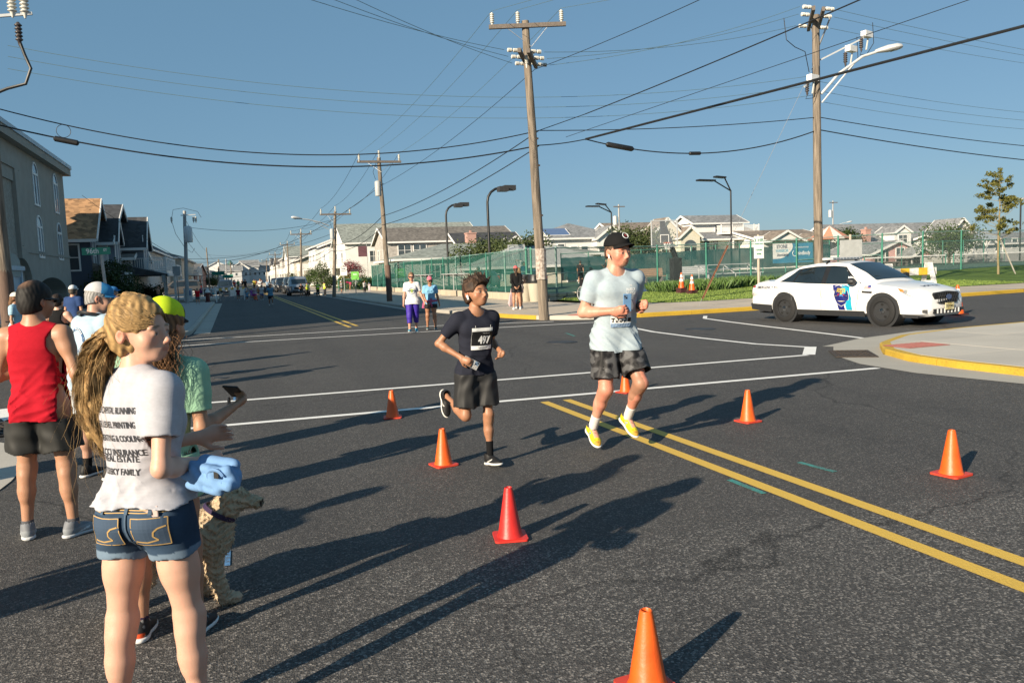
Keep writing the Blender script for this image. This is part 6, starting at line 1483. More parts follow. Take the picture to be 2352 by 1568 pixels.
  m_.f+=[tuple(range(12)),tuple(36+q for q in range(12))];m_.build('mirror',PLAS,t,True);MB().bar(p+Vector((0,-s*.1,.01)),p+Vector((0,0,.05)),.07,.03).build('mirror_arm',PLAS,t)
  # fender vent
  ribbon('fender_vent',vline(1.06,.80,1.33,.785),.05,PLAS,s,.006)
  # tail lamp, head lamp
  b=MB();
  for x,z in((-2.535,.70),(-2.50,.93),(-2.38,.955),(-2.36,.92),(-2.46,.70)):b.v.append(tuple(flank(max(x,-2.57),z,s,.012)))
  b.f.append((0,1,2,3,4));b.build('tail_lamp',TAIL,t,fix=False)
  b=MB();HL=[(1.93,.885),(2.12,.855),(2.30,.80),(2.455,.70),(2.40,.665),(2.22,.70),(2.02,.79)]
  n=len(HL)
  for x,z in HL:b.v.append(tuple(flank(x,z,s,.014)))
  b.f.append(tuple(range(n)));hl=b.build('headlamp',HEADL,t,fix=False)
  b=MB();
  for x,z in((1.95,.875),(2.06,.845),(2.10,.80),(2.02,.805)):b.v.append(tuple(flank(x,z,s,.018)))
  b.f.append((0,1,2,3));b.build('turn_signal',AMB,hl,fix=False)
  # grille, bumper slots, plate
 gy=.46;b=MB();ring=[(2.575,y,z)for y,z in((-gy,.70),(-gy*.9,.76),(0,.79),(gy*.9,.76),(gy,.70),(gy*.92,.56),(gy*.7,.52),(-gy*.7,.52),(-gy*.92,.56))]
 MB().extr([(2.50 if abs(p[1])>.4 else 2.545,p[1],p[2])for p in ring],(.06,0,0)).build('grille',mat('grille_black',(.008,.008,.009),.5),t)
 for k in range(-5,6):
  for d in(-1,1):MB().bar((2.61,k*.085-d*.06,.54),(2.61,k*.085+d*.06,.76),.008,.012).build('grille_bar',PLAS,t)if abs(k)<5 else None
 MB().lathe([(.06,0),(.06,.012)],20,(2.612,0,.66),'X').build('emblem',mat('emblem',(.04,.07,.16),.2),t).scale=(1,1.6,1)
 MB().bx(2.56,2.60,-.5,.5,.30,.40).build('lower_grille',mat('grille_black',(.008,.008,.009),.5),t)
 for k in range(-3,4):MB().bx(2.595,2.612,k*.13-.02,k*.13+.02,.30,.40).build('grille_tooth',WHITE_C,t)
 for s in(-1,1):MB().box((2.46,s*.6,.36),(.10,.22,.07),s*-.35).build('fog_slot',PLAS,t)
 MB().box((2.635,.0,.45),(.012,.31,.155)).build('licence_plate',mat('plate_yellow',(.55,.43,.10),.5,.25,12,col2=(.62,.58,.42)),t)
 text_on(t,'plate_number','70393MG',.075,(2.6425,0,.45),(0,1,0),(0,0,1),BLK,.002,width=.27);text_on(t,'plate_state','NEW JERSEY',.03,(2.6425,0,.51),(0,1,0),(0,0,1),BLK,.0,width=.16);text_on(t,'plate_state','MUNICIPAL',.03,(2.6425,0,.392),(0,1,0),(0,0,1),BLK,.0,width=.16)
 # liveries on both flanks
 NAV=mat('livery_navy',(.014,.018,.13),.35,coat=.4);TEA=mat('livery_teal',(.012,.33,.46),.35,coat=.4);DK=mat('livery_text',(.015,.02,.05),.4);YT=mat('livery_yellow',(.62,.46,.05),.4)
 for s in(-1,1):
  def band(name,xt0,xt1,xb0,xb1,m,off,z0=.36,z1=.965):
   b=MB();n=12
   for i in range(n+1):
    q=i/n;z=z1+(z0-z1)*q;b.v.append(tuple(flank(xt0+(xb0-xt0)*q**.85,z,s,off)));b.v.append(tuple(flank(xt1+(xb1-xt1)*q**.85,z,s,off)))
   for i in range(n):b.f.append((2*i,2*i+1,2*i+3,2*i+2))
   return b.build(name,m,t,fix=False)
  band('livery_stripe',.22,.43,.42,.60,NAV,.013);band('livery_stripe',.47,.70,.64,.80,TEA,.013)
  def onflank(x0,z0,V,F,m,nm,off,par):
   b=MB();d=1 if s<0 else-1
   for v in V:b.v.append(tuple(flank(x0+d*v[0],z0+v[1],s,off)))
   b.f=[tuple(f)for f in F];return b.build(nm,m,par,fix=False)
  sh=[(-.19,.22),(-.10,.25),(0,.215),(.10,.25),(.19,.22),(.175,.12),(.205,.03),(.19,-.08),(.12,-.18),(0,-.25),(-.12,-.18),(-.19,-.08),(-.205,.03),(-.175,.12)]
  cx_,cz_=.50,.70
  onflank(cx_,cz_,[(a*1.06,c*1.05)for a,c in sh]+[(0,0)],[(i,(i+1)%14,14)for i in range(14)],mat('shield_edge',(.6,.6,.58),.4),'shield_edge',.016,t);sd=onflank(cx_,cz_,sh+[(0,0)],[(i,(i+1)%14,14)for i in range(14)],NAV,'shield',.018,t)
  for tx,sz,oz,wd,m in(('STONE HARBOR',.05,.165,.23,YT),('POLICE',.085,.11,.24,YT),('N.',.07,-.02,None,YT),('J.',.07,-.02,None,YT)):
   V,F=text_polys(tx,sz,.002)
   if wd:V[:,0]*=wd/(V[:,0].max()-V[:,0].min())
   V[:,1]+=oz;V[:,0]+=-.15 if tx=='N.' else.15 if tx=='J.' else 0;onflank(cx_,cz_,V,F,m,'lettering',.0215,sd)
  for(qx,qz,w_,h_,m)in((0,-.03,.055,.075,mat('crest_blue',(.05,.22,.5),.4)),(-.075,-.01,.03,.065,mat('crest_red',(.42,.03,.04),.4)),(.075,-.01,.03,.065,mat('crest_red',(.42,.03,.04),.4)),(0,.052,.03,.02,YT),(0,-.12,.1,.022,mat('crest_scroll',(.5,.45,.3),.4)),(0,-.045,.035,.008,YT),(0,-.02,.035,.008,YT)):
   V=[(qx+w_*math.cos(a),qz+h_*math.sin(a))for a in np.linspace(0,6.283,13)[:-1]];onflank(cx_,cz_,V,[tuple(range(12))],m,'crest',.0205,sd)
  V,F=text_polys('EMERGENCY 911',.105,.001);V[:,0]*=.78/(V[:,0].max()-V[:,0].min());onflank(-1.86,.90,V,F,DK,'lettering',.014,t)
  # flag decal
  fl=onflank(1.20,.905,[(-.09,-.055),(.09,-.055),(.09,.055),(-.09,.055)],[(0,1,2,3)],mat('flag_white',(.6,.58,.57),.5),'flag_decal',.006,t)
  for k in range(4):onflank(1.20,.905,[(-.09,-.053+k*.031),(.09,-.053+k*.031),(.09,-.040+k*.031),(-.09,-.040+k*.031)],[(0,1,2,3)],mat('flag_red',(.4,.06,.06),.5),'flag_stripe',.008,fl)
  onflank(1.20,.905,[(0.01,-.005),(.09,-.005),(.09,.055),(.01,.055)],[(0,1,2,3)],mat('flag_blue',(.05,.07,.22),.5),'flag_canton',.010,fl)
  # POLICE on the hood
 V,F=text_polys('POLICE',.14,.002);b=MB()
 V[:,0]*=.62/(V[:,0].max()-V[:,0].min())
 for v in V:
  x=2.16+v[1];y=v[0];w=I(x,XS,WD);zt=I(x,XS,ZT);dk=zt+.05;z=float(np.interp(abs(y),[0,w*.62,w*.93],[dk+.012,dk,zt]));b.v.append((x,y,z+.006))
 b.f=[tuple(f)for f in F];b.build('lettering',DK,t,fix=False)
 # light bar, spot lamp
 MB().bx(-.32,-.08,-.5,.5,1.545,1.565).build('light_bar_base',PLAS,t)
 lb=MB();lb.bx(-.36,-.04,-.58,.58,1.5651,1.63);o=lb.build('light_bar',mat('light_bar_clear',(.45,.46,.48),.12,.2,8),t);bevel(o,.02,2)
 for k in range(9):MB().box((-.035,-.5+k*.125,1.597),(.01,.09,.035)).build('light_module',CHR,o);MB().box((-.365,-.5+k*.125,1.597),(.01,.09,.035)).build('light_module',CHR,o)
 for s in(-1,1):MB().bar((-.2,s*.5,1.55),(-.2,s*.60,1.48),.06,.02).build('light_bar_foot',BLK,t)
 g=MB();g.lathe([(.02,-.1),(.07,-.08),(.085,0),(.08,.05),(.01,.055)],16,(1.02,.78,1.12),'X');g.build('spot_lamp',BLK,t,True)
 for x in(RW,FW):
  for y in(-.82,.82):wheel(t,x,y,R_,.235,RIM,steer=rad(-4)if x>0 else 0)
  # dark interior hints and underside
 MB().bx(-2.3,2.35,-.72,.72,.20,.24).build('underbody',PLAS,t)
 return t
 # police car across the side street: nose towards the camera side
SC=.97;ang=rad(-80);m0=Vector(gp(1905,744));q0=Matrix.Rotation(ang,3,'Z')@Vector((.1525,-.94,0))*SC
sedan('white police sedan with blue and teal door stripes parked across the side street',(m0.x-q0.x,m0.y-q0.y,0.0),ang,SC)
def suv(label,loc,rz,col,kind='suv',group=None,scale=1.0,name='parked_car',cat='car',police=False):
 t=empty(name,loc,rz,label,cat,group,scale)
 XS=[-2.35,-2.28,-1.9,-1.0,0,.8,1.3,1.8,2.15,2.28,2.33];ZT=[.85,1.0,1.03,1.02,1.0,1.0,1.0,.95,.85,.74,.6];WD=[.78,.86,.92,.94,.94,.94,.93,.9,.82,.72,.6];ZB=[.42,.34,.3,.27,.26,.26,.27,.28,.3,.32,.38]
 if kind=='sedan':GX=[-1.9,-1.2,-.6,.2,.7,1.35];RZ=[1.06,1.34,1.44,1.43,1.3,1.02]
 else:GX=[-2.22,-2.1,-1.6,-.4,.35,.75,1.3];RZ=[1.15,1.58,1.68,1.72,1.68,1.45,1.04]
 m=car_paint('car_'+label.split()[0]+'_'+''.join('%02d'%int(v*99)for v in col),col,.3,.3)
 secs=[]
 for i,x in enumerate(XS):
  w,zt,zb=WD[i],ZT[i],ZB[i];dk=zt+.04;secs.append((x,[(.001,zb),(w*.85,zb),(w*.98,zb+.1),(w,zb+(zt-zb)*.6),(w*.97,zb+(zt-zb)*.88),(w*.92,zt),(w*.6,dk),(.001,dk+.01)]))
 body=loftmesh(secs,'body',m,t);R_=.36;RW,FW=-1.4,1.42
 apply_bool(body,[MB().lathe([(R_+.06,-2),(R_+.06,2)],28,(x,0,R_),'Y').build('c',None,t)for x in(RW,FW)]);body.data.materials.clear();body.data.materials.append(m);auto_smooth(body,32)
 cab=[];gl=[]
 for i,x in enumerate(GX):
  zb=I(x,XS,ZT)-.03;zr=RZ[i];f=max(.03,zr-zb);wb,wt=.86,.66
  cab.append((x,[(.001,zb-.05),(wb,zb-.05),(wb,zb),(wb+(wt-wb)*.5+.01,zb+f*.5),(wt+.05,zb+f*.84),(wt,zb+f*.97),(wt*.5,zr+.01),(.001,zr+.015)]))
 loftmesh(cab,'cabin',m,t)
 def side(x,u,s,off):
  zb=I(x,XS,ZT)-.03;zr=I(x,GX,RZ);f=zr-zb;y=float(np.interp(u,[0,.5,.84],[.86,.77,.71]));return(x,s*(y+off),zb+f*u)
 for s in(-1,1):
  for(a0,a1,b0,b1,nm)in((GX[0]+.25,-.85,GX[1]+.22,-.85,'rear_glass'),(-.78,.0,-.78,.0,'middle_glass'),(.06,1.0,.06,.52,'front_glass')):
   b=MB()
   for i in range(7):
    for j in range(4):v=j/3;xa=a0+(b0-a0)*v;xb=a1+(b1-a1)*v;b.v.append(side(xa+(xb-xa)*i/6,.08+.7*v,s,.01))
   b.f=[(i*4+j,(i+1)*4+j,(i+1)*4+j+1,i*4+j+1)for i in range(6)for j in range(3)];b.build(nm,CGL,t,fix=False)
  MB().box((.75,s*.99,1.06),(.16,.16,.14)).build('mirror',PLAS,t)
  MB().box((-2.27,s*.74,.92),(.1,.2,.26),s*.5).build('tail_lamp',TAIL,t);MB().box((2.12,s*.68,.80),(.22,.26,.14),s*-.6).build('headlamp',HEADL,t)
  MB().box((-.3,s*.945,.32),(2.0,.03,.12)).build('sill',PLAS,t)
 for nm,xs in(('windscreen',np.linspace(GX[-2]-.05,GX[-1]-.04,6)),('rear_window',np.linspace(GX[0]+.02,GX[1]-.01,5))):
  b=MB()
  for x in xs:
   zr=I(float(x),GX,RZ)
   for k in range(7):q=-1+k/3;b.v.append((float(x)+(.015 if nm=='windscreen' else-.012),q*.62,zr+.022-.03*abs(q)**2.5))
  b.f=[(i*7+k,(i+1)*7+k,(i+1)*7+k+1,i*7+k+1)for i in range(len(xs)-1)for k in range(6)];b.build(nm,CGL,t,fix=False)
 MB().box((2.31,0,.68),(.06,1.0,.22)).build('grille',PLAS,t);MB().box((2.30,0,.42),(.1,1.3,.14)).build('bumper',PLAS,t);MB().box((-2.34,0,.48),(.08,1.5,.2)).build('bumper',PLAS,t);MB().box((-2.36,0,.85),(.02,.32,.16)).build('licence_plate',SW,t);MB().box((2.355,0,.5),(.02,.32,.16)).build('licence_plate',SW,t)
 for x in(RW,FW):
  for y in(-.82,.82):wheel(t,x,y,R_,.23,ALU if not police else RIM,simple=True)
 if police:
  MB().bx(-.4,-.1,-.55,.55,1.74,1.83).build('light_bar',mat('light_bar_blue',(.1,.15,.4),.2),t)
  for s in(-1,1):MB().extr([(.1,s*.947,.4),(.5,s*.947,.4),(.3,s*.947,.95),(-.1,s*.947,.95)],(0,s*.01,0)).build('livery_stripe',mat('livery_navy',(.014,.018,.13),.35),t);MB().extr([(.55,s*.947,.4),(.9,s*.947,.4),(.7,s*.947,.95),(.35,s*.947,.95)],(0,s*.01,0)).build('livery_stripe',mat('livery_teal',(.012,.33,.46),.35),t)
 return t
GCAR='cars parked along the right of the far road'
def gpx(px,py):p=gp(px,py);return(p[0],p[1],0)
p=gpx(690,679);suv('silver grey parked car nearest the vested officers',(p[0]+.0,p[1]+2.2,0),rad(-90),(.25,.27,.30),'suv',GCAR)
p=gpx(672,674);suv('dark parked car, second in the row on the right',(p[0]+.1,p[1]+2,0),rad(-90),(.03,.035,.04),'suv',GCAR)
p=gpx(655,671);suv('black parked car, third in the row on the right',(p[0],p[1]+3,0),rad(-90),(.015,.015,.018),'suv',GCAR)
p=gpx(646,668);suv('slate parked car, fourth in the row on the right',(p[0],p[1]+6,0),rad(-90),(.10,.12,.14),'sedan',GCAR)
p=gpx(641,665);suv('farthest dark parked car in the row on the right',(p[0],p[1]+6,0),rad(-90),(.03,.03,.035),'suv',GCAR)
p=gp(412,683,.12);suv('brown grey parked car in the left driveway',(p[0]-.4,p[1]+6,.12),rad(182),(.10,.09,.08),'suv')
p=gpx(532,679);suv('dark pickup facing the camera on the far left of the road',(p[0]-.6,p[1]+6,0),rad(-90),(.02,.025,.035),'suv')
p=gpx(541,668);suv('farther dark car behind the pickup on the left',(p[0]-.6,p[1]+9,0),rad(-90),(.03,.045,.06),'sedan')
p=dep(905,668,82);suv('white police wagon parked behind the low green fence',(p[0]-.6,p[1]+1.5,.1),rad(190),(.62,.62,.62),'suv',None,1.0,'police_wagon','police car',True)
for k,(yy,col,lb)in enumerate(((52,(.05,.10,.16),'blue car parked behind the long green fence, nearer'),(62,(.10,.11,.12),'grey car parked behind the long green fence, farther'))):suv(lb,(19.5,yy,.12),rad(80),col,'sedan')
# bicycles
def bicycle(label,loc,rz,col,scale=1.0,lean=0.0):
 t=empty('bicycle',loc,rz,label,'bicycle',scale=scale);t.rotation_euler=(lean,0,rz)
 m=mat('bike_'+str(int(col[0]*100))+str(int(col[1]*100)),col,.35,.08,10);R_=.33
 for x in(-.52,.52):
  MB().tube([(x+R_*math.cos(a),0,R_+R_*math.sin(a))for a in np.linspace(0,6.283,29)],.021,8).build('tyre',TYRE,t,True);MB().tube([(x+.3*math.cos(a),0,R_+.3*math.sin(a))for a in np.linspace(0,6.283,29)],.012,6).build('rim',ALU,t,True)
  b=MB()
  for k in range(14):a=k*.449;b.tube([(x,.02*(-1)**k,R_),(x+.3*math.cos(a),0,R_+.3*math.sin(a))],.0018,4)
  b.build('spokes',ALU,t);MB().tube([(x,-.05,R_),(x,.05,R_)],.02,8).build('hub',ALU,t)
 b=MB();bb,st,hd,rr,fr=(-.08,0,.29),(-.2,0,.78),(.36,0,.80),(-.52,0,R_),(.52,0,R_)
 for a,c,r in((bb,st,.017),(st,hd,.018),(bb,(.40,0,.68),.02),(bb,rr,.011),(st,rr,.010),(hd,(.40,0,.66),.02),((.40,0,.66),fr,.013)):b.tube([a,c],r,8)
 b.build('frame',m,t,True)
 MB().tube([(-.2,0,.78),(-.23,0,.92)],.013,8).build('seat_post',ALU,t);MB().lathe([(.03,-.02),(.075,0),(.06,.045),(.02,.05)],12,(-.25,0,.93)).build('saddle',BLK,t,True)
 MB().tube([(.36,0,.80),(.34,0,.98)],.014,8).build('stem',BLK,t);MB().tube([(.28,-.28,1.02),(.34,-.12,1.0),(.34,.12,1.0),(.28,.28,1.02)],.012,8).build('handlebar',BLK,t,True)
 MB().lathe([(.09,-.006),(.09,.006)],20,(-.08,-.05,.29),'Y').build('chainring',BLK,t);MB().bar((-.08,-.06,.29),(-.02,-.07,.14),.02,.012).build('crank',BLK,t)
 return t
p=dep(1352,692,33.5);bk=bicycle('orange bicycle with black bag standing behind the running man',(p[0],p[1],.13),rad(100),(.62,.10,.03))
MB().bx(.22,.42,-.14,.14,.68,.95).build('bag',BLK,bk)
bicycle('red bicycle leaning at the left edge behind the man in red',(-5.6,20.75,.12),rad(70),(.45,.02,.05))
# figures: smooth distance fields polygonised as one surface
def smin(a,b,k):
 if k<=0:return np.minimum(a,b)
 h=np.maximum(k-np.abs(a-b),0)/k;return np.minimum(a,b)-h*h*(k*.25)
class Vol:
 def __init__(s,lo,hi,h):
  s.h=h;s.ax=[np.arange(lo[i],hi[i]+h,h,dtype=np.float32)for i in range(3)];s.F=np.full([len(a)for a in s.ax],1.0,np.float32)
 def sl(s,lo,hi):
  out=[]
  for i in range(3):
   a=max(0,int((lo[i]-s.ax[i][0])/s.h));b=min(len(s.ax[i]),int((hi[i]-s.ax[i][0])/s.h)+2)
   if b-a<1:return None
   out.append(slice(a,b))
  return tuple(out)
 def grid(s,sl):return s.ax[0][sl[0]][:,None,None],s.ax[1][sl[1]][None,:,None],s.ax[2][sl[2]][None,None,:]
 def put(s,lo,hi,fn,k=.02,op='u'):
  m=k+s.h*2.5;sl=s.sl([v-m for v in lo],[v+m for v in hi])
  if sl is None:return s
  d=fn(*s.grid(sl)).astype(np.float32);A=s.F[sl]
  s.F[sl]=smin(A,d,k)if op=='u' else-smin(-A,d,k)if op=='s' else-smin(-A,-d,k);return s
 def cone(s,a,b,ra,rb,k=.02,op='u',sq=None):
  a=np.array(a,float);b=np.array(b,float);ab=b-a;L2=max(1e-9,float(ab@ab));r=max(ra,rb)
  if sq is not None:n=np.array(sq[0],float);n/=np.linalg.norm(n);f=sq[1]-1
  def fn(X,Y,Z):
   x,y,z=X-a[0],Y-a[1],Z-a[2];t=np.clip((x*ab[0]+y*ab[1]+z*ab[2])/L2,0,1)
   x,y,z=x-ab[0]*t,y-ab[1]*t,z-ab[2]*t
   if sq is not None:
    q=(x*n[0]+y*n[1]+z*n[2])*f;x,y,z=x+n[0]*q,y+n[1]*q,z+n[2]*q
   return np.sqrt(x*x+y*y+z*z)-(ra+(rb-ra)*t)
  return s.put(np.minimum(a,b)-r,np.maximum(a,b)+r,fn,k,op)
 def ell(s,c,R,rad3,k=.02,op='u'):
  c=np.array(c,float);R=np.array(R,float);r=max(rad3)
  def fn(X,Y,Z):
   x,y,z=X-c[0],Y-c[1],Z-c[2]
   q=[(x*R[0,i]+y*R[1,i]+z*R[2,i])/rad3[i]for i in range(3)]
   k0=np.sqrt(q[0]**2+q[1]**2+q[2]**2);k1=np.sqrt((q[0]/rad3[0])**2+(q[1]/rad3[1])**2+(q[2]/rad3[2])**2)+1e-9
   return k0*(k0-1)/k1
  return s.put(c-r,c+r,fn,k,op)
 def plane(s,p,n,k=.004):
  """keep the side the normal points away from"""
  p=np.array(p,float);n=np.array(n,float);n/=np.linalg.norm(n);X,Y,Z=s.grid((slice(None),)*3)
  d=((X-p[0])*n[0]+(Y-p[1])*n[1]+(Z-p[2])*n[2]).astype(np.float32);s.F=-smin(-s.F,-d,k);return s
 def warp(s,fn):
  X,Y,Z=s.grid((slice(None),)*3);m=np.abs(s.F)<.09
  s.F=np.where(m,s.F+fn(X,Y,Z),s.F).astype(np.float32);return s
 def mesh(s,smooth=1):
  F=s.F;I=F<0;h=s.h
  c=I[:-1,:-1,:-1].astype(np.int8)
  for dx in(0,1):
   for dy in(0,1):
    for dz in(0,1):
     if dx+dy+dz:c=c+I[dx:dx+F.shape[0]-1,dy:dy+F.shape[1]-1,dz:dz+F.shape[2]-1]
  mix=(c>0)&(c<8);ii=np.argwhere(mix)
  if len(ii)==0:return np.zeros((0,3)),np.zeros((0,4),int)
  idx=np.full(mix.shape,-1,np.int32);idx[mix]=np.arange(len(ii))
  acc=np.zeros((len(ii),3));cnt=np.zeros(len(ii))
  cor=[(x,y,z)for x in(0,1)for y in(0,1)for z in(0,1)]
  val={q:F[ii[:,0]+q[0],ii[:,1]+q[1],ii[:,2]+q[2]].astype(float)for q in cor}
  for q in cor:
   for a in range(3):
    if q[a]:continue
    p=list(q);p[a]=1;p=tuple(p);v0,v1=val[q],val[p];m=(v0<0)!=(v1<0)
    t=v0/np.where(m,v0-v1,1);pos=np.array(q,float)[None,:].repeat(len(ii),0);pos[:,a]+=t
    acc[m]+=pos[m];cnt[m]+=1
  V=(ii+acc/cnt[:,None])*h+np.array([s.ax[0][0],s.ax[1][0],s.ax[2][0]])
  Q=[]
  for a in range(3):
   s0=[slice(None)]*3;s1=[slice(None)]*3;s0[a]=slice(0,-1);s1[a]=slice(1,None)
   A,B=I[tuple(s0)],I[tuple(s1)];e=np.argwhere(A!=B);b,c_=(a+1)%3,(a+2)%3
   ok=(e[:,b]>0)&(e[:,c_]>0)&(e[:,b]<F.shape[b]-1)&(e[:,c_]<F.shape[c_]-1);e=e[ok]
   def cell(db,dc):
    q=e.copy();q[:,b]+=db;q[:,c_]+=dc;return idx[q[:,0],q[:,1],q[:,2]]
   q=np.stack([cell(-1,-1),cell(0,-1),cell(0,0),cell(-1,0)],1);fl=A[e[:,0],e[:,1],e[:,2]]
   q[~fl]=q[~fl][:,::-1];Q.append(q)
  Q=np.concatenate(Q);Q=Q[(Q>=0).all(1)]
  for _ in range(smooth):
   S_=np.zeros_like(V);n=np.zeros(len(V))
   for k in range(4):
    np.add.at(S_,Q[:,k],V[Q[:,(k+1)%4]]+V[Q[:,(k+3)%4]]);np.add.at(n,Q[:,k],2)
   V=np.where(n[:,None]>0,V*.5+.5*S_/np.maximum(n,1)[:,None],V)
  return V,Q
def put_mesh(name,V,Q,m,parent,cols=None):
 me=from_arrays(name,V,Q)
 if cols is not None:
  at=me.attributes.new('Col','FLOAT_COLOR','POINT');at.data.foreach_set('color',np.concatenate([cols,np.ones((len(cols),1))],1).astype(np.float32).ravel())
 return obj(name,me,m,parent,True)
def nz(v):v=np.array(v,float);return v/np.linalg.norm(v)
def rotz(a):c,s=math.cos(a),math.sin(a);return np.array([[c,-s,0],[s,c,0],[0,0,1.]])
def rotx(a):c,s=math.cos(a),math.sin(a);return np.array([[1,0,0],[0,c,-s],[0,s,c]])
def roty(a):c,s=math.cos(a),math.sin(a);return np.array([[c,0,s],[0,1,0],[-s,0,c]])
def vnoise(X,Y,Z,f,seed=0):
 a=seed*1.7
 return(np.sin(X*f+a+1.3*np.sin(Y*f*.7+a))+np.sin(Y*f*1.1+2.1*a+1.2*np.sin(Z*f*.8))+np.sin(Z*f*.9+a*.6+1.1*np.sin(X*f*1.2)))/3
SKIN_T={'fair':(0.60,0.345,0.25),'pink':(0.55,0.285,0.20),'tan':(0.42,0.22,0.135),'deep':(0.36,0.175,0.10),'brown':(0.22,0.11,0.07),'old':(0.46,0.26,0.185)}
SKIN=vcol_mat('skin',.48,.4,.12,.08,220,.12,18);CLOTH=vcol_mat('cloth',.88,.12,0,.25,380,.14,45);GLOSSY=vcol_mat('sport_cloth',.6,.3,0,.06,420,.1,30);SHOE=vcol_mat('shoe',.6,.3,0,.2,300,.12,40);HAIRM=vcol_mat('hair',.62,.3,0,.25,160,.45,60)
class Figure:
 """a person standing at the origin, facing +y (own right side = +x); joints come from pose angles"""
 def __init__(s,H=1.75,bulk=1.0,vox=.008,skin='tan',pose=None,fem=False,child=False,shw=1.0,belly=0.0):
  s.H=H;s.k=k=H/1.75;s.b=bulk*k;s.vox=vox;s.skin=SKIN_T[skin]if isinstance(skin,str)else skin;s.fem=fem;s.child=child;s.belly=belly
  p=dict(pelvis_yaw=0,lean=2,side=0,twist=0,head=(0,0,0),rleg=(2,4,3,0,6),lleg=(2,4,3,0,6),rarm=((.18,-.02,-1),(.1,.25,-1)),larm=((.18,-.02,-1),(.1,.25,-1)),rhand='relax',lhand='relax',rpalm=None,lpalm=None,lift=0)
  p.update(pose or{});s.p=p
  hk=1.15 if child else 1.06;s.hk=k*hk*(.97 if fem else 1.0)
  Rp=rotz(rad(p['pelvis_yaw']));s.Rp=Rp
  Rt=Rp@rotx(-rad(p['lean']))@roty(rad(p['side']));s.Rt0=Rt;s.tw=rad(p['twist']);s.Rt=Rt@rotz(s.tw)
  s.up=Rt@np.array([0,0,1.]);P=np.zeros(3);J=s.J={}
  s.sw=.182*(.90 if fem else 1)*(.93 if child else 1)*k*shw;s.hw=.088*k
  for sd,nm in((1,'r'),(-1,'l')):
   fl,ab,kn,ft,toe=p[nm+'leg'];fl,kn=rad(fl),rad(kn);ab=rad(ab)
   hip=P+Rp@np.array([sd*s.hw,0,-.02*k])
   th=Rp@np.array([sd*math.sin(ab),math.sin(fl)*math.cos(ab),-math.cos(fl)*math.cos(ab)]);knee=hip+th*.425*k
   sh=Rp@np.array([sd*math.sin(ab)*.6,math.sin(fl-kn),-math.cos(fl-kn)]);sh/=np.linalg.norm(sh);ank=knee+sh*.405*k
   tr=rad(toe)*sd;fp=rad(ft);fwd=Rp@rotz(-tr)@np.array([0,math.cos(fp),math.sin(fp)]);fup=Rp@rotz(-tr)@np.array([0,-math.sin(fp),math.cos(fp)])
   J[nm+'hip'],J[nm+'knee'],J[nm+'ank']=hip,knee,ank;J[nm+'fwd'],J[nm+'fup']=fwd,fup
   shd=P+s.up*.455*k+s.Rt@np.array([sd*s.sw,-.005*k,0]);ua,la=p[nm+'arm']
   ua=s.Rt@nz((ua[0]*sd,ua[1],ua[2]));la=s.Rt@nz((la[0]*sd,la[1],la[2]));el=shd+ua*.285*k;wr=el+la*.25*k
   J[nm+'sho'],J[nm+'elb'],J[nm+'wri'],J[nm+'la']=shd,el,wr,la
   pn=p[nm+'palm'];pn=s.Rt@nz((pn[0]*sd,pn[1],pn[2]))if pn is not None else s.Rt@np.array([-sd,0,0.]);pn=nz(pn-la*(pn@la));J[nm+'pal']=pn
  hy,hp,ht=[rad(v)for v in p['head']];s.Rh=s.Rt@rotz(hy)@rotx(-hp)@roty(ht)
  J['neck']=P+s.up*.535*k;J['head']=J['neck']+s.up*.035*k+s.Rh@np.array([0,.022*k,.108*k*hk])
  low=min(min((J[n+'ank']-J[n+'fup']*.078*k)[2],(J[n+'ank']-J[n+'fup']*.078*k+J[n+'fwd']*.17*k)[2],(J[n+'ank']-J[n+'fup']*.078*k-J[n+'fwd']*.05*k)[2])for n in 'rl')
  dz=-low+p['lift'];s.off=np.array([0,0,dz])
  for n in J:
   if n[1:]not in('fwd','fup','la','pal'):J[n]=J[n]+s.off
  s.P=P+s.off;s.V=[]
  # pieces shared by body and clothes
 def torso_prof(s):
  k,b=s.k,s.b;z=np.array([-.10,-.05,.0,.06,.13,.20,.28,.36,.43,.47,.50])*k
  if s.fem:rx=np.array([.135,.158,.160,.146,.125,.118,.128,.138,.134,.105,.055]);ry=np.array([.09,.108,.105,.092,.083,.082,.098,.104,.086,.066,.045])
  else:rx=np.array([.135,.150,.153,.148,.140,.138,.150,.164,.162,.125,.065]);ry=np.array([.09,.105,.103,.098,.096,.097,.108,.114,.098,.072,.05])
  if s.child:rx=rx*.93;ry=ry*.92
  ry=ry+s.belly*np.array([0,.01,.03,.05,.055,.045,.02,0,0,0,0])
  return z,rx*b,ry*b,np.array([0,-.012,-.012,0,.006,.006,.002,-.004,-.010,-.012,-.008])*k+s.belly*.5*np.array([0,0,.02,.04,.05,.04,.02,0,0,0,0])
 def torso(s,v,infl=0.0,zlo=None,zhi=None,flare=0.0,k=.02,op='u',n=2.4,boxy=0.0):
  z,rx,ry,yo=s.torso_prof()
  if boxy:rx=np.where(z<.36*s.k,np.maximum(rx,boxy*rx[7]),rx);ry=np.where(z<.36*s.k,np.maximum(ry,(boxy-.04)*ry[7]),ry)
  rx=rx+infl;ry=ry+infl
  if zlo is not None:
  # extend the lowest section as a hanging skirt
   e=np.interp(zlo,z,rx),np.interp(zlo,z,ry)
   i=z>.02*s.k;z=np.concatenate([[zlo,zlo*.5],z[i]])if zlo<0 else z;
   if zlo<0:rx=np.concatenate([[rx[2]+flare,rx[2]+flare*.6],rx[i]]);ry=np.concatenate([[ry[2]+flare,ry[2]+flare*.6],ry[i]]);yo=np.concatenate([[yo[2],yo[2]],yo[i]])
  z0,z1=z[0],z[-1];R=s.Rt0;P=s.P
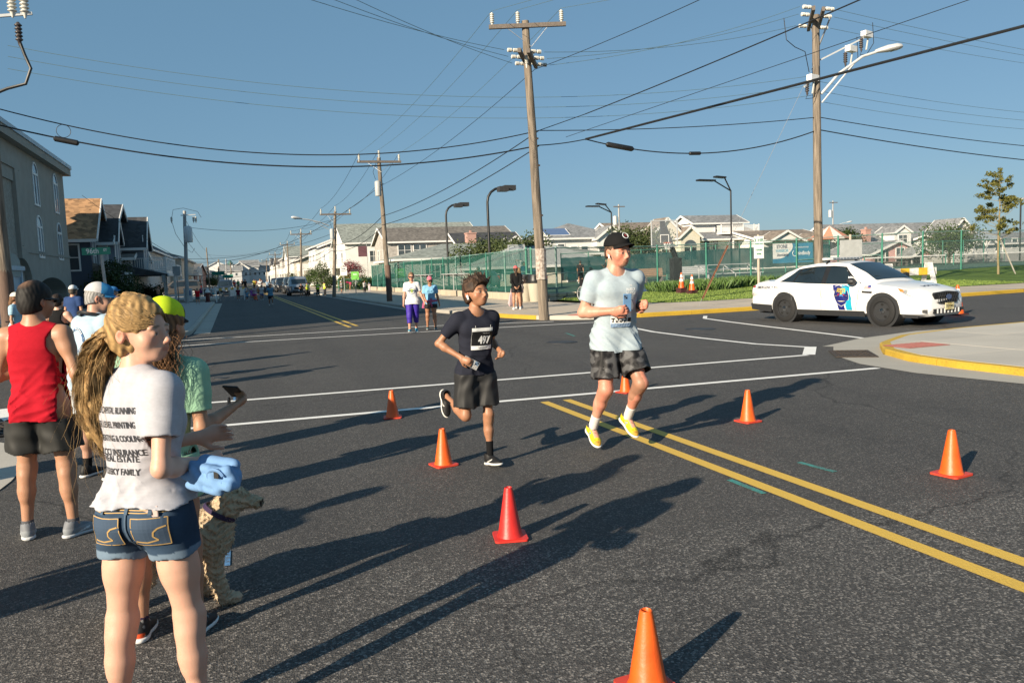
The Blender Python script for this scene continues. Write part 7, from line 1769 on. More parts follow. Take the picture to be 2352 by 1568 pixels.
  def fn(X,Y,Z):
   x,y,w=X-P[0],Y-P[1],Z-P[2];q=[x*R[0,i]+y*R[1,i]+w*R[2,i]for i in range(3)]
   zz=np.clip(q[2],z0,z1);t=s.tw*np.clip(zz/(.45*s.k),0,1);c,sn=np.cos(t),np.sin(t)
   a=c*q[0]+sn*q[1];b_=-sn*q[0]+c*q[1]
   X_,Y_=np.interp(zz,z,rx),np.interp(zz,z,ry);b_=b_-np.interp(zz,z,yo)
   u=(np.abs(a/X_)**n+np.abs(b_/Y_)**n)**(1/n);d=(u-1)*np.minimum(X_,Y_)*.9
   e=np.maximum(z0-q[2],q[2]-z1);return np.where(e>0,np.sqrt(np.maximum(d,0)**2+e*e)+np.minimum(d,0)*0,np.maximum(d,e))
  r=float(max(rx.max(),ry.max()));top=P+s.up*z1;bot=P+s.up*z0
  v.put(np.minimum(top,bot)-r,np.maximum(top,bot)+r,fn,k,op)
 def arm_seg(s,v,n,infl=0.0,k=.03,upto=1.0,lower=True):
  J,b=s.J,s.b;f=(.86 if s.fem else.8 if s.child else 1.0)
  v.cone(J[n+'sho']-s.up*.012*s.k,J[n+'sho']+(J[n+'elb']-J[n+'sho'])*.35,.050*b*f+infl*.8,.047*b*f+infl,k)
  v.cone(J[n+'sho'],J[n+'sho']+(J[n+'elb']-J[n+'sho'])*upto,.047*b*f+infl,(.047-.008*upto)*b*f+infl*(1+.35*(infl>0)),k)
  if lower:
   e,w=J[n+'elb'],J[n+'wri'];m=e+(w-e)*.28
   v.cone(e,m,.039*b*f,.044*b*f,.02);v.cone(m,w,.044*b*f,.0275*b*f,.02)
 def leg_seg(s,v,n,infl=0.0,k=.035,upto=1.0,lower=True):
  J,b=s.J,s.b;f=(1.04 if s.fem else.84 if s.child else 1.0);h,kn,an=J[n+'hip'],J[n+'knee'],J[n+'ank']
  th=kn-h;v.cone(h+th*.02,h+th*min(.55,upto),.088*b*f+infl,.073*b*f+infl,k)
  if upto>.55:v.cone(h+th*.5,h+th*upto,.074*b*f+infl,.056*b*f+infl,k)
  if lower:
   sh=an-kn;fw=s.Rp@np.array([0,1,0.]);ax=nz(sh);bk=nz(-fw+ax*(fw@ax))
   v.cone(kn-bk*.012*b,kn+sh*.12-bk*.006*b,.051*b*f,.046*b*f,.03)
   v.cone(kn,kn+sh*.35+bk*.006*b,.05*b*f,.047*b*f,.03);v.cone(kn+sh*.15+bk*.022*b,kn+sh*.48+bk*.018*b,.036*b*f,.038*b*f,.04)
   v.cone(kn+sh*.4,an,.045*b*f,.031*b*f,.03);v.cone(an,an-J[n+'fup']*.04*s.k+J[n+'fwd']*.01,.034*b*f,.03*b*f,.02)
 def hand(s,v,n,mode):
  J,k=s.J,s.k*(.93 if s.fem else.9 if s.child else 1.0);sd=1 if n=='r' else-1;w,d,pn=J[n+'wri'],J[n+'la'],J[n+'pal'];side=np.cross(d,pn)*sd
  side=nz(np.cross(pn,d))*(1 if n=='r' else-1)
  v.cone(w-d*.02*k,w+d*.075*k,.025*k,.036*k,.015,sq=(pn,1.55))
  v.cone(w+d*.05*k+side*.012*k,w+d*.085*k-side*.012*k,.03*k,.03*k,.012,sq=(pn,1.7))
  curl={'relax':(.45,.5,.3),'fist':(1.45,1.6,.8),'grip':(.95,1.0,.5),'flat':(.1,.15,.1),'hold':(.6,.9,.4),'point':(.25,.35,.2)}[mode]
  for i,(off,L)in enumerate(((.030,.080),(.010,.088),(-.011,.082),(-.031,.064))):
   a=w+(d*.09+side*off)*k;c=curl[0]*(1+.06*i);c2=c+curl[1];c3=c2+curl[2]
   D=lambda q:d*math.cos(q)+pn*math.sin(q)
   p1=a+D(c)*L*.46*k;p2=p1+D(c2)*L*.32*k;p3=p2+D(c3)*L*.22*k
   v.cone(a,p1,.0098*k,.0092*k,.006);v.cone(p1,p2,.0092*k,.0085*k,.003);v.cone(p2,p3,.0085*k,.0072*k,.003)
  a=w+(d*.028+side*.03)*k;tq={'relax':.5,'fist':.95,'grip':.8,'flat':.2,'hold':.75,'point':.4}[mode]
  td=nz(d*.75+side*.75+pn*tq*.7);p1=a+td*.042*k;td2=nz(d*(1-tq*.2)+side*.15+pn*tq);p2=p1+td2*.03*k;p3=p2+td2*.022*k
  v.cone(a-td*.015*k,p1,.016*k,.0115*k,.014);v.cone(p1,p2,.0115*k,.0105*k,.004);v.cone(p2,p3,.0105*k,.008*k,.003)
  s.J[n+'grip']=w+(d*.085+pn*.035)*k;s.J[n+'side']=side
 def hp(s,x,y,z):return s.J['head']+s.Rh@(np.array([x,y,z])*s.hk)
 def head(s,v,fine=True):
  k=s.hk;R=s.Rh;E=lambda x,y,z,a,b,c,kk=.015,op='u':v.ell(s.hp(x,y,z),R,(a*k,b*k,c*k),kk*k,op)
  f=.94 if s.fem or s.child else 1.0
  v.cone(s.J['neck']-s.up*.05*s.k,s.J['head']+R@np.array([0,-.03,-.045])*k,.058*s.b*(.84 if s.fem or s.child else 1.04),.053*s.b*(.84 if s.fem or s.child else 1.04),.035)
  E(0,-.012,.022,.0755,.096,.088);E(0,.03,-.02,.066*f,.066,.075,.03);E(0,.048,-.072,.047*f,.042,.045,.03);E(0,.07,-.092,.026*f,.024,.022,.02)
  if not fine:E(0,.098,-.032,.013,.016,.024,.01);E(.076,-.012,-.028,.012,.02,.03,.006);E(-.076,-.012,-.028,.012,.02,.03,.006);return
  for sd in(-1,1):
   E(.045*sd*f,.058,-.04,.026,.026,.026,.025);E(.034*sd,.080,.008,.026,.012,.009,.012)
   E(.034*sd,.0985,-.012,.0175,.012,.0125,.008,'s');E(.033*sd,.083,-.012,.0145,.0135,.0125,.003);E(.033*sd,.0865,-.003,.016,.011,.0055,.004)
   v.cone(s.hp(.074*sd,-.012,-.008),s.hp(.078*sd,-.018,-.040),.011*k,.007*k,.006*k);E(.080*sd,-.021,-.018,.008,.019,.030,.006);E(.086*sd,-.014,-.018,.006,.010,.016,.004,'s')
   E(.009*sd,.104,-.048,.0085,.0095,.007,.006)
  v.cone(s.hp(0,.092,-.004),s.hp(0,.115,-.039),.0085*k,.0105*k,.010*k)
  E(0,.097,-.0645,.019,.007,.0048,.006);E(0,.0945,-.0745,.017,.008,.0058,.006);E(0,.102,-.0695,.022,.006,.0012,.003,'s');E(0,.079,-.07,.034,.021,.027,.02)
 def body(s,parent,fine=True,skin_extra=None,hands=True,legs=True):
  J=s.J;pts=np.array([J[n]for n in J if n[1:]not in('fwd','fup','la','pal')]);lo,hi=pts.min(0)-.16*s.k,pts.max(0)+.2*s.k;lo[2]=max(lo[2]-.06,-.02)
  v=Vol(lo,hi,s.vox);s.torso(v,-.004)
  for n in 'rl':
   s.arm_seg(v,n,0,.035);s.leg_seg(v,n,-.004)
   v.cone(J['neck']-s.up*.02*s.k,J[n+'sho']-s.up*.004,.046*s.b,.043*s.b,.04)
   if hands:s.hand(v,n,s.p[n+'hand'])
   if not s.fem and not s.child:v.ell(s.P+s.up*.375*s.k+s.Rt@np.array([.07*(1 if n=='r' else-1),.075,0])*s.b,s.Rt,(.075*s.b,.04*s.b,.055*s.b),.04)
   v.ell(s.P+s.Rp@np.array([.07*(1 if n=='r' else-1),-.055,-.04])*s.b,s.Rp,(.078*s.b,.07*s.b,.085*s.b),.05)
  if s.fem:
   for sd in(-1,1):v.ell(s.P+s.up*.33*s.k+s.Rt@np.array([.065*sd,.075,0])*s.b,s.Rt,(.055*s.b,.05*s.b,.055*s.b),.04)
  s.head(v,fine);V,Q=v.mesh();c=np.tile(np.array(s.skin),(len(V),1));L=(V-J['head'])@s.Rh/s.hk
  def blob(cx,cy,cz,rx,ry,rz,col,soft=.25):
   d=((L[:,0]-cx)/rx)**2+((L[:,1]-cy)/ry)**2+((L[:,2]-cz)/rz)**2;w=np.clip((1.3-d)/(soft*2),0,1)[:,None];c[:]=c*(1-w)+np.array(col)*w
  if fine:
   sk=np.array(s.skin);blob(0,.1,-.0695,.021,.03,.0105,sk*np.array([.85,.6,.58]));blob(0,.108,-.045,.016,.02,.014,sk*np.array([1.08,.86,.82]),.6)
   for sd in(-1,1):
    blob(.045*sd,.08,-.038,.024,.03,.02,sk*np.array([1.06,.82,.78]),.8);blob(.08*sd,-.018,-.02,.02,.03,.04,sk*np.array([1.05,.8,.75]),.6)
    blob(.033*sd,.097,-.0135,.0115,.01,.0045,(.55,.52,.5));blob(.034*sd,.1,-.0135,.005,.012,.005,(.05,.045,.04));blob(.034*sd,.098,-.0075,.014,.012,.0022,sk*.3)
    blob(.034*sd,.096,.0125,.020,.016,.0045,np.array(s.brow)if hasattr(s,'brow')else sk*.35)
  if skin_extra:skin_extra(L,c,V)
  s.bodyV=(V,Q);o=put_mesh('body',V,Q,SKIN,parent,c);return o
  # clothes
 def shirt(s,parent,col,sleeve=.62,hem=-.10,loose=.016,neck=.048,tank=False,fold=.006,name='shirt',m=None,seed=1,colfn=None,flare=.02,vneck=0,long_sleeve=False,vox=None):
  J=s.J;k=s.k;pts=np.array([J['rsho'],J['lsho'],J['relb'],J['lelb'],J['rwri']if long_sleeve else J['relb'],J['lwri']if long_sleeve else J['lelb'],s.P+s.up*(hem-.08)*k,J['neck']]);lo,hi=pts.min(0)-.2*k,pts.max(0)+.14*k
  v=Vol(lo,hi,vox or s.vox);s.torso(v,loose,zlo=hem*k-.06,flare=flare+loose*.3,boxy=(.90 if s.fem else.94))
  if s.fem:
   for sd in(-1,1):v.ell(s.P+s.up*.33*k+s.Rt@np.array([.065*sd,.075,0])*s.b,s.Rt,((.058)*s.b+loose*.6,.052*s.b+loose*.5,.06*s.b+loose*.6),.05)
  else:
   for sd in(-1,1):v.ell(s.P+s.up*.375*k+s.Rt@np.array([.07*sd,.075,0])*s.b,s.Rt,(.075*s.b+loose,.04*s.b+loose*.7,.055*s.b+loose),.04)
  for n in 'rl':
   v.ell(s.P+s.Rp@np.array([.07*(1 if n=='r' else-1),-.055,-.04])*s.b,s.Rp,(.078*s.b+loose*.7,.07*s.b+loose*.7,.085*s.b),.05)
   v.cone(J['neck']-s.up*.025*k,J[n+'sho']-s.up*.004,.046*s.b+loose*.4,.044*s.b+loose*.7,.04)
   h_,t_=J[n+'hip'],J[n+'knee']-J[n+'hip'];v.cone(h_,h_+t_*.3,.088*s.b*(1.04 if s.fem else.84 if s.child else 1.0)+loose,.084*s.b*(1.04 if s.fem else.84 if s.child else 1.0)+loose,.05)
   if not tank:s.arm_seg(v,n,loose*(.75 if long_sleeve else.9),.04,min(1,sleeve+.12),False)
   if long_sleeve:v.cone(J[n+'elb'],J[n+'wri'],.042*s.b+loose*.6,.03*s.b+loose*.5,.03)
  A=s.Rt;S0=s.P
  def folds(X,Y,Z):
   x,y,z=X-S0[0],Y-S0[1],Z-S0[2];a=x*A[0,0]+y*A[1,0]+z*A[2,0];b=x*A[0,1]+y*A[1,1]+z*A[2,1];h=z
   w=np.clip((.34*k-h)/(.3*k),.12,1.0)
   ph=2.4*np.sin(a*9+seed)+2.0*np.sin(h*10+b*8+seed*2)+1.2*np.sin(a*23-h*19+seed)
   rd=lambda q:1-2*np.abs(np.sin(q))**.8
   return-(rd(a*26+h*17*math.cos(seed)+ph*.7)*.45+rd(h*34+a*24*math.sin(seed*1.3)+b*16+ph*.6)*.4+rd(a*44-h*50+ph)*.22)*fold*w
  if not tank:
   cv=Vol(lo,hi,v.h);s.torso(cv,loose,zlo=hem*k-.06,flare=flare+loose*.3,boxy=(.90 if s.fem else.94));core=cv.F
  v.warp(folds);full=v.F.copy()
  v.F=-smin(-v.F,full+max(.011,1.5*v.h),.0)
  # openings: hem, neck, sleeves (or armholes)
  hp_=s.P+s.up*hem*k;X,Y,Z=v.grid((slice(None),)*3);R=s.Rt0;q=[(X-s.P[0])*R[0,i]+(Y-s.P[1])*R[1,i]+(Z-s.P[2])*R[2,i]for i in range(3)]
  wav=.006*np.sin(q[0]*24+seed)+.005*np.sin(q[1]*31+seed*2)
  v.F=np.maximum(v.F,(hem*k+wav-q[2]).astype(np.float32))
  nc=J['neck']+s.up*.012*k+s.Rt@np.array([0,.03*k,0]);v.cone(nc-s.up*.015*k,nc+s.up*.2,neck*s.b+.014,neck*s.b+.03,.004,'s')
  v.F=np.maximum(v.F,-self_plane(v,J['neck']+s.up*.03*k+s.Rt@np.array([0,.04,0])*k,-(s.up+s.Rt@np.array([0,.35,0]))))
  for n in 'rl':
   if tank:
    c=J[n+'sho']+s.Rt@np.array([(.035 if n=='r' else-.035),0,-.05])*k;v.cone(c-s.Rt@np.array([0,.22,0])*k,c+s.Rt@np.array([0,.22,0])*k,.098*k,.098*k,.004,'s',sq=(s.up,.8))
    v.F=np.maximum(v.F,-self_plane(v,J[n+'sho']+s.Rt@np.array([(-.03 if n=='r' else.03),0,0])*k,s.Rt@np.array([-1 if n=='r' else 1,0,0.])))
   else:
    if long_sleeve:d=nz(J[n+'wri']-J[n+'elb']);e=J[n+'elb']+(J[n+'wri']-J[n+'elb'])*.93
    else:d=nz(J[n+'elb']-J[n+'sho']);e=J[n+'sho']+(J[n+'elb']-J[n+'sho'])*sleeve
    pl=self_plane(v,e,d);ax,ay,az=X-e[0],Y-e[1],Z-e[2];al=ax*d[0]+ay*d[1]+az*d[2];near=(np.sqrt(np.maximum(ax*ax+ay*ay+az*az-al*al,0))<.047*s.b+loose*1.5+.02)&(al<.2*k)&(core>.004);v.F=np.where(near&(pl>0),np.maximum(v.F,pl),v.F).astype(np.float32)
  V,Q=v.mesh(1);V,Q=biggest(V,Q)
  c=np.tile(np.array(col,float),(len(V),1))
  if colfn:colfn(V,c,(V-s.P)@s.Rt0/k)
  o=put_mesh(name,V,Q,m or CLOTH,parent,c);s.sv=(V,Q);return o
 def shorts(s,parent,col,length=.55,top=.07,loose=.02,flare=.02,name='shorts',m=None,fold=.006,seed=2,colfn=None,vox=None,hang=None):
  J=s.J;k=s.k;pts=np.array([J['rhip'],J['lhip'],J['rknee'],J['lknee'],s.P+s.up*(top+.05)*k]+([J['rank'],J['lank']]if length>1 else[]));lo,hi=pts.min(0)-.2*k,pts.max(0)+.18*k
  v=Vol(lo,hi,vox or s.vox);s.torso(v,loose*.35,k=.03)
  for n in 'rl':
   v.ell(s.P+s.Rp@np.array([.07*(1 if n=='r' else-1),-.055,-.04])*s.b,s.Rp,(.078*s.b+loose*.6,.07*s.b+loose*.5,.085*s.b),.05)
   f=(1.04 if s.fem else.84 if s.child else 1.0);h,kn=J[n+'hip'],J[n+'knee'];th=kn-h;L=min(length,1.0)
   v.cone(h,h+th*(L+.1),.092*s.b*f+loose,(.092-.03*L)*s.b*f+loose+flare,.03)
   if length>1:a=J[n+'ank'];sh=a-kn;e=kn+sh*(length-1+.05);v.cone(kn,e,.056*s.b*f+loose,.05*s.b*f+loose,.03)
  def folds(X,Y,Z):
   x,y,z=X-s.P[0],Y-s.P[1],Z-s.P[2];ph=2.0*np.sin(x*10+seed)+1.6*np.sin(z*12+y*9+seed)
   return-(np.sin(x*62+y*30+ph)*.6+np.sin(x*40-y*66+z*26+ph*1.2)*.5+np.sin(z*52+x*24+ph)*.35)*fold*.6
  v.warp(folds);full=v.F.copy();v.F=-smin(-v.F,full+max(.011,1.5*v.h),.0)
  v.F=np.maximum(v.F,self_plane(v,s.P+s.up*top*k,s.up));X,Y,Z=v.grid((slice(None),)*3)
  for n in 'rl':
   h,kn,a=J[n+'hip'],J[n+'knee'],J[n+'ank'];th=kn-h
   if length<=1:e=h+th*length;d=nz(th)
   else:e=kn+(a-kn)*(length-1);d=nz(a-kn)
   pl=self_plane(v,e,d)+(.006*np.sin(X*40+Y*30)).astype(np.float32);near=np.sqrt((X-e[0])**2+(Y-e[1])**2+(Z-e[2])**2)<.17*k;v.F=np.where(near&(pl>0),np.maximum(v.F,pl),v.F).astype(np.float32)
  V,Q=v.mesh(1);V,Q=biggest(V,Q);c=np.tile(np.array(col,float),(len(V),1))
  if colfn:colfn(V,c,(V-s.P)@s.Rp/k)
  o=put_mesh(name,V,Q,m or GLOSSY,parent,c);s.hv=(V,Q);return o
 def shoes(s,parent,col,sole=(.75,.74,.72),sock=None,sock_h=.1,colfn=None,vox=None,m=None):
  J=s.J;k=s.k*(.97 if s.fem else 1.0);vx=vox or min(s.vox,.006)
  for n in 'rl':
   f,u=J[n+'fwd'],J[n+'fup'];r=np.cross(f,u);a=J[n+'ank'];R=np.stack([r,f,u],1);C=lambda x,y,z:a+(r*x+f*y+u*z)*k
   lo=np.min([C(x,y,z)for x in(-.07,.07)for y in(-.1,.22)for z in(-.1,.06)],0)-.01;hi=np.max([C(x,y,z)for x in(-.07,.07)for y in(-.1,.22)for z in(-.1,.06)],0)+.01
   v=Vol(lo,hi,vx);E=lambda x,y,z,rx,ry,rz,kk=.02:v.ell(C(x,y,z),R,(rx*k,ry*k,rz*k),kk)
   E(0,-.03,-.03,.037,.045,.05);E(0,.035,-.035,.038,.085,.042,.03);E(.004,.115,-.052,.043,.075,.03,.03);v.cone(C(0,-.01,-.01),C(0,-.015,.012),.042*k,.043*k,.02)
   v.F=np.maximum(v.F,self_plane(v,C(0,0,-.056),-u));v.cone(C(0,-.012,.005),C(0,-.012,.1),.033*k,.036*k,.004,'s')
   V,Q=v.mesh(1);L=(V-a)@R/k;c=np.tile(np.array(col,float),(len(V),1))
   if colfn:colfn(L,c)
   sh=put_mesh('shoe',V,Q,m or SHOE,parent,c)
   v=Vol(lo,hi,vx);E=lambda x,y,z,rx,ry,rz,kk=.02:v.ell(C(x,y,z),R,(rx*k,ry*k,rz*k),kk)
   E(0,-.035,-.062,.041,.05,.03);E(0,.04,-.062,.040,.1,.026,.03);E(.004,.12,-.062,.047,.078,.024,.03)
   v.F=np.maximum(v.F,np.maximum(self_plane(v,C(0,0,-.054),u),self_plane(v,C(0,0,-.0775),-u)));V,Q=v.mesh(1);put_mesh('sole',V,Q,SHOE,sh,np.tile(np.array(sole,float),(len(V),1)))
   if sock is not None:
    v=Vol(np.minimum(a,J[n+'knee'])-.1,np.maximum(a,J[n+'knee'])+.1,vx*1.2);d=nz(J[n+'knee']-a);fk=(1.0 if not s.child else.86)
    v.cone(a-u*.03*k,a+d*(sock_h+.03)*k,.037*s.b*fk,(.036+.06*max(0,sock_h-.05))*s.b*fk,.01);v.F=np.maximum(v.F,self_plane(v,a+d*sock_h*k,d));V,Q=v.mesh(1);put_mesh('sock',V,Q,CLOTH,parent,np.tile(np.array(sock,float),(len(V),1)))
 def cap(s,parent,col,brim=None,tilt=8,colfn=None,name='cap',mesh_back=None,backwards=False,button=None):
  k=s.hk;R=s.Rh@rotx(rad(tilt))@(rotz(math.pi)if backwards else np.eye(3));c0=s.hp(0,-.012,.030);C=lambda x,y,z:c0+R@np.array([x,y,z])*k
  v=Vol(c0-.2*k,c0+.22*k,min(s.vox,.006));v.ell(C(0,-.002,.004),R,(.0885*k,.109*k,.104*k),.01);v.ell(C(0,.06,.03),R,(.06*k,.05*k,.05*k),.03)
  v.F=np.maximum(v.F,-(v.F+.012+1.0*v.h));v.F=np.maximum(v.F,self_plane(v,C(0,0,.004),R@np.array([0,-.12,-1])));V,Q=v.mesh(1);V,Q=biggest(V,Q);L=(V-c0)@R/k;cc=np.tile(np.array(col,float),(len(V),1))
  if mesh_back is not None:cc[L[:,1]<.012]=mesh_back
  if colfn:colfn(L,cc)
  cp=put_mesh(name,V,Q,CLOTH,parent,cc)
  # curved visor
  n,mm=15,7;vs=[];
  for q in(0,1):
   for i in range(n):
    t=-1+2*i/(n-1)
    for j in range(mm):
     w=j/(mm-1);ax=.080*math.sin(t*1.15);ay=.106*math.cos(t*1.15)*.99;ext=.074*(1-abs(t)**2.2)
     x=ax*(1+.03*w);y=ay+ext*w;z=.012-.018*w-.22*(x*x)/.078*(.5+.6*w);vs.append(C(x,y,z+.12*0-(.004 if q else 0)))
  fs=[]
  for i in range(n-1):
   for j in range(mm-1):
    a=i*mm+j;fs.append((a,a+1,a+mm+1,a+mm));a+=n*mm;fs.append((a,a+mm,a+mm+1,a+1))
  for i in range(n-1):a=i*mm+mm-1;fs.append((a,a+n*mm,a+mm+n*mm,a+mm))
  put_mesh('visor',np.array(vs),np.array(fs),CLOTH,cp,np.tile(np.array(brim if brim is not None else col,float),(len(vs),1)))
  s.capR=R;s.capC=C;return cp
 def hair(s,parent,col,style='short',vox=None,seed=1,extra=None,strands=0,var=.35,patch=None):
  k=s.hk;c0=s.J['head'];v=Vol(c0-.24*k,c0+.2*k,vox or min(s.vox,.006))if extra is None else Vol(c0-.7*k,c0+.3*k,vox or min(s.vox,.007))
  E=lambda x,y,z,a,b,c,kk=.015,op='u':v.ell(s.hp(x,y,z),s.Rh,(a*k,b*k,c*k),kk*k,op)
  t={'buzz':.004,'short':.011,'messy':.014,'long':.012,'thin':.006}[style]
  E(0,-.014,.024,.0755+t,.097+t,.088+t*1.2);E(0,-.045,-.03,.07+t*.6,.06+t,.07+t,.02)
  if style=='messy':E(.02,.05,.085,.05,.05,.035,.03);E(-.02,.06,.075,.045,.045,.04,.03)
  def ridges(X,Y,Z):
   x,y,z=X-c0[0],Y-c0[1],Z-c0[2];return(np.sin(x*260/1+3*np.sin(z*40+seed)+y*90)*.4+vnoise(x,y,z,90,seed)*.8)*(.0045 if style in('messy','long')else.0022)
  v.warp(ridges)
  # hairline: clear face, ears, nape
  E(0,.118,-.032,.092,.082,.096,.006,'s')
  for sd in(-1,1):E(.085*sd,.02,-.05,.028,.05,.05,.01,'s')
  v.F=np.maximum(v.F,self_plane(v,s.hp(0,-.05,-.055 if style=='buzz' else-.085 if style!='long' else-.11),s.Rh@np.array([0,.35,-1])))
  if hasattr(s,'capR'):
   X,Y,Z=v.grid((slice(None),)*3);cut=self_plane(v,s.capC(0,0,.012),s.capR@np.array([0,-.12,-1]));zone=np.sqrt((X-c0[0])**2+(Y-c0[1])**2+(Z-c0[2])**2)<.2*k;v.F=np.where(zone,np.maximum(v.F,-cut),v.F).astype(np.float32)
  if extra:extra(v)
  V,Q=v.mesh(1);V,Q=biggest(V,Q);r=np.random.default_rng(seed);n_=.5+.5*np.sin(V[:,0]*210+3*np.sin(V[:,2]*35)+V[:,1]*120);c=np.array(col)[None,:]*(1-var+2*var*n_[:,None])
  if patch is not None:
   L=(V-c0)@s.Rh/k;w=np.clip(1.5-np.sqrt((L[:,0]/.034)**2+((L[:,1]+.07)/.034)**2+((L[:,2]-.085)/.05)**2),0,1)[:,None]*.75;c=c*(1-w*.6)+np.array(patch)*w*.6
  return put_mesh('hair',V,Q,HAIRM,parent,c)
def self_plane(v,p,n):
 p=np.array(p,float);n=nz(n);X,Y,Z=v.grid((slice(None),)*3);return((X-p[0])*n[0]+(Y-p[1])*n[1]+(Z-p[2])*n[2]).astype(np.float32)
def biggest(V,Q):
 """drop crumbs: keep connected pieces of useful size"""
 n=len(V)
 if n==0:return V,Q
 lab=np.arange(n)
 for _ in range(400):
  m=lab[Q].min(1);new=lab.copy()
  for k in range(4):np.minimum.at(new,Q[:,k],m)
  new=new[new]
  if(new==lab).all():break
  lab=new
 cnt=np.bincount(lab,minlength=n);keep=cnt[lab]>max(30,.12*cnt.max());Q=Q[keep[Q].all(1)];used=np.unique(Q);rm=np.full(n,-1);rm[used]=np.arange(len(used));return V[used],rm[Q]
def bvh_of(VQ):return BVHTree.FromPolygons([Vector(v)for v in VQ[0]],[tuple(q)for q in VQ[1]])
def drape(parent,name,V2,F,org,u,w,n,bv,m,off=.004,cols=None,dist=.4):
 """lay flat print (V2 in the u,w plane) on the cloth below it along -n"""
 u,w,n=[Vector(q)for q in(u,w,n)];out=[]
 for a in V2:
  p=Vector(org)+u*float(a[0])+w*float(a[1]);h=bv.ray_cast(p+n*dist,-n,dist*2)
  out.append((h[0]+n*off)if h[0]is not None else p)
 b=MB();b.add(out,F);return b.build(name,m,parent,fix=False)
def strands(name,parent,curves,m,r=.0011,cols=None):
 """hair locks as thin three-sided tubes; curves: list of (k,3) arrays"""
 V=[];F=[];C=[];b=0;cols=np.array(cols)
 for n in sorted({len(c)for c in curves}):
  idx=[i for i,c in enumerate(curves)if len(c)==n];P=np.array([curves[i]for i in idx]);N=len(idx)
  d=np.concatenate([P[:,1:2]-P[:,:1],P[:,2:]-P[:,:-2],P[:,-1:]-P[:,-2:-1]],1);d/=np.linalg.norm(d,axis=2)[...,None]+1e-9
  a=np.cross(d,np.array([.3,.5,.8]));a/=np.linalg.norm(a,axis=2)[...,None]+1e-9;e=np.cross(d,a);rr=(r*(1-.75*np.arange(n)/(n-1)))[None,:,None]
  V.append(np.stack([P+(a*math.cos(q*2.094)+e*math.sin(q*2.094))*rr for q in range(3)],2).reshape(-1,3));C.append(np.repeat(cols[idx],n*3,0))
  base=b+(np.arange(N)*n*3)[:,None,None]+(np.arange(n-1)*3)[None,:,None];q=np.arange(3)[None,None,:];q2=(q+1)%3
  F.append(np.stack([base+q,base+q2,base+3+q2,base+3+q],-1).reshape(-1,4));b+=N*n*3
 return put_mesh(name,np.concatenate(V),np.concatenate(F),m,parent,np.concatenate(C))
 # the people in front
def person(label,loc,facing,cat='person',group=None):
 return empty('person',loc,rad(facing-90),label,cat,group)
def simple_mat(name,col,rough=.5,metal=0,spec=.5):return mat(name,col,rough,.06,12,metal=metal,spec=spec)
PRINT=simple_mat('print_dark',(.035,.035,.04),.8);PRINTW=simple_mat('print_white',(.70,.72,.73),.8);PRINTB=simple_mat('print_navy',(.035,.09,.20),.8);BIBW=simple_mat('bib_white',(.72,.72,.71),.5);BIBK=simple_mat('bib_black',(.012,.012,.013),.45);BIBB=simple_mat('bib_blue',(.22,.32,.47),.5)
def grid2(w,h,nx=8,ny=8,ox=0,oy=0):
 V=[(ox-w/2+w*i/nx,oy-h/2+h*j/ny)for i in range(nx+1)for j in range(ny+1)];F=[(i*(ny+1)+j,(i+1)*(ny+1)+j,(i+1)*(ny+1)+j+1,i*(ny+1)+j+1)for i in range(nx)for j in range(ny)];return V,F
def lay_text(parent,name,txt,size,ox,oy,org,u,w,n,bv,m,bold=.0,width=None,off=.0028,shear=0):
 V,F=text_polys(txt,size,bold,'CENTER',shear)
 if width and len(V):V[:,0]*=width/max(1e-6,V[:,0].max()-V[:,0].min())
 V=V[:,:2]+np.array([ox,oy]);return drape(parent,name,V,F,org,u,w,n,bv,m,off)
def phone(label,loc_parent,c,u,w,n,m,sz=(.073,.148,.009),lens=True):
 """slab phone at c; u across, w along, n out of its back"""
 t=empty('phone',(0,0,0),0,label,'phone');t.parent=None
 u,w,n=[Vector(nz(q))for q in(u,w,n)];R=Matrix((u,w,n)).transposed();M_=loc_parent.matrix_basis if False else None
 rz=loc_parent.rotation_euler[2];R0=Matrix.Rotation(rz,3,'Z');t.location=Vector(loc_parent.location)+R0@Vector(c);t.rotation_euler=(R0@R).to_euler()
 o=MB().box((0,0,0),sz).build('case',m,t);bevel(o,.004,3)
 MB().box((0,0,-sz[2]*.5-.0006),(sz[0]*.92,sz[1]*.95,.001)).build('screen',glass_mat('phone_glass',(.01,.01,.012),.05),t)
 if lens:
  b=MB().box((-sz[0]*.25,sz[1]*.32,sz[2]*.5+.001),(.03,.03,.002)).build('camera_plate',simple_mat('phone_plate',(.10,.16,.25),.3),t)
  for q in((-.007,.007),(.007,-.007)):MB().lathe([(.006,0),(.006,.003)],10,(-sz[0]*.25+q[0],sz[1]*.32+q[1],sz[2]*.5+.002)).build('lens',simple_mat('lens_black',(.01,)*3,.1),t)
 return t
VX=.0062
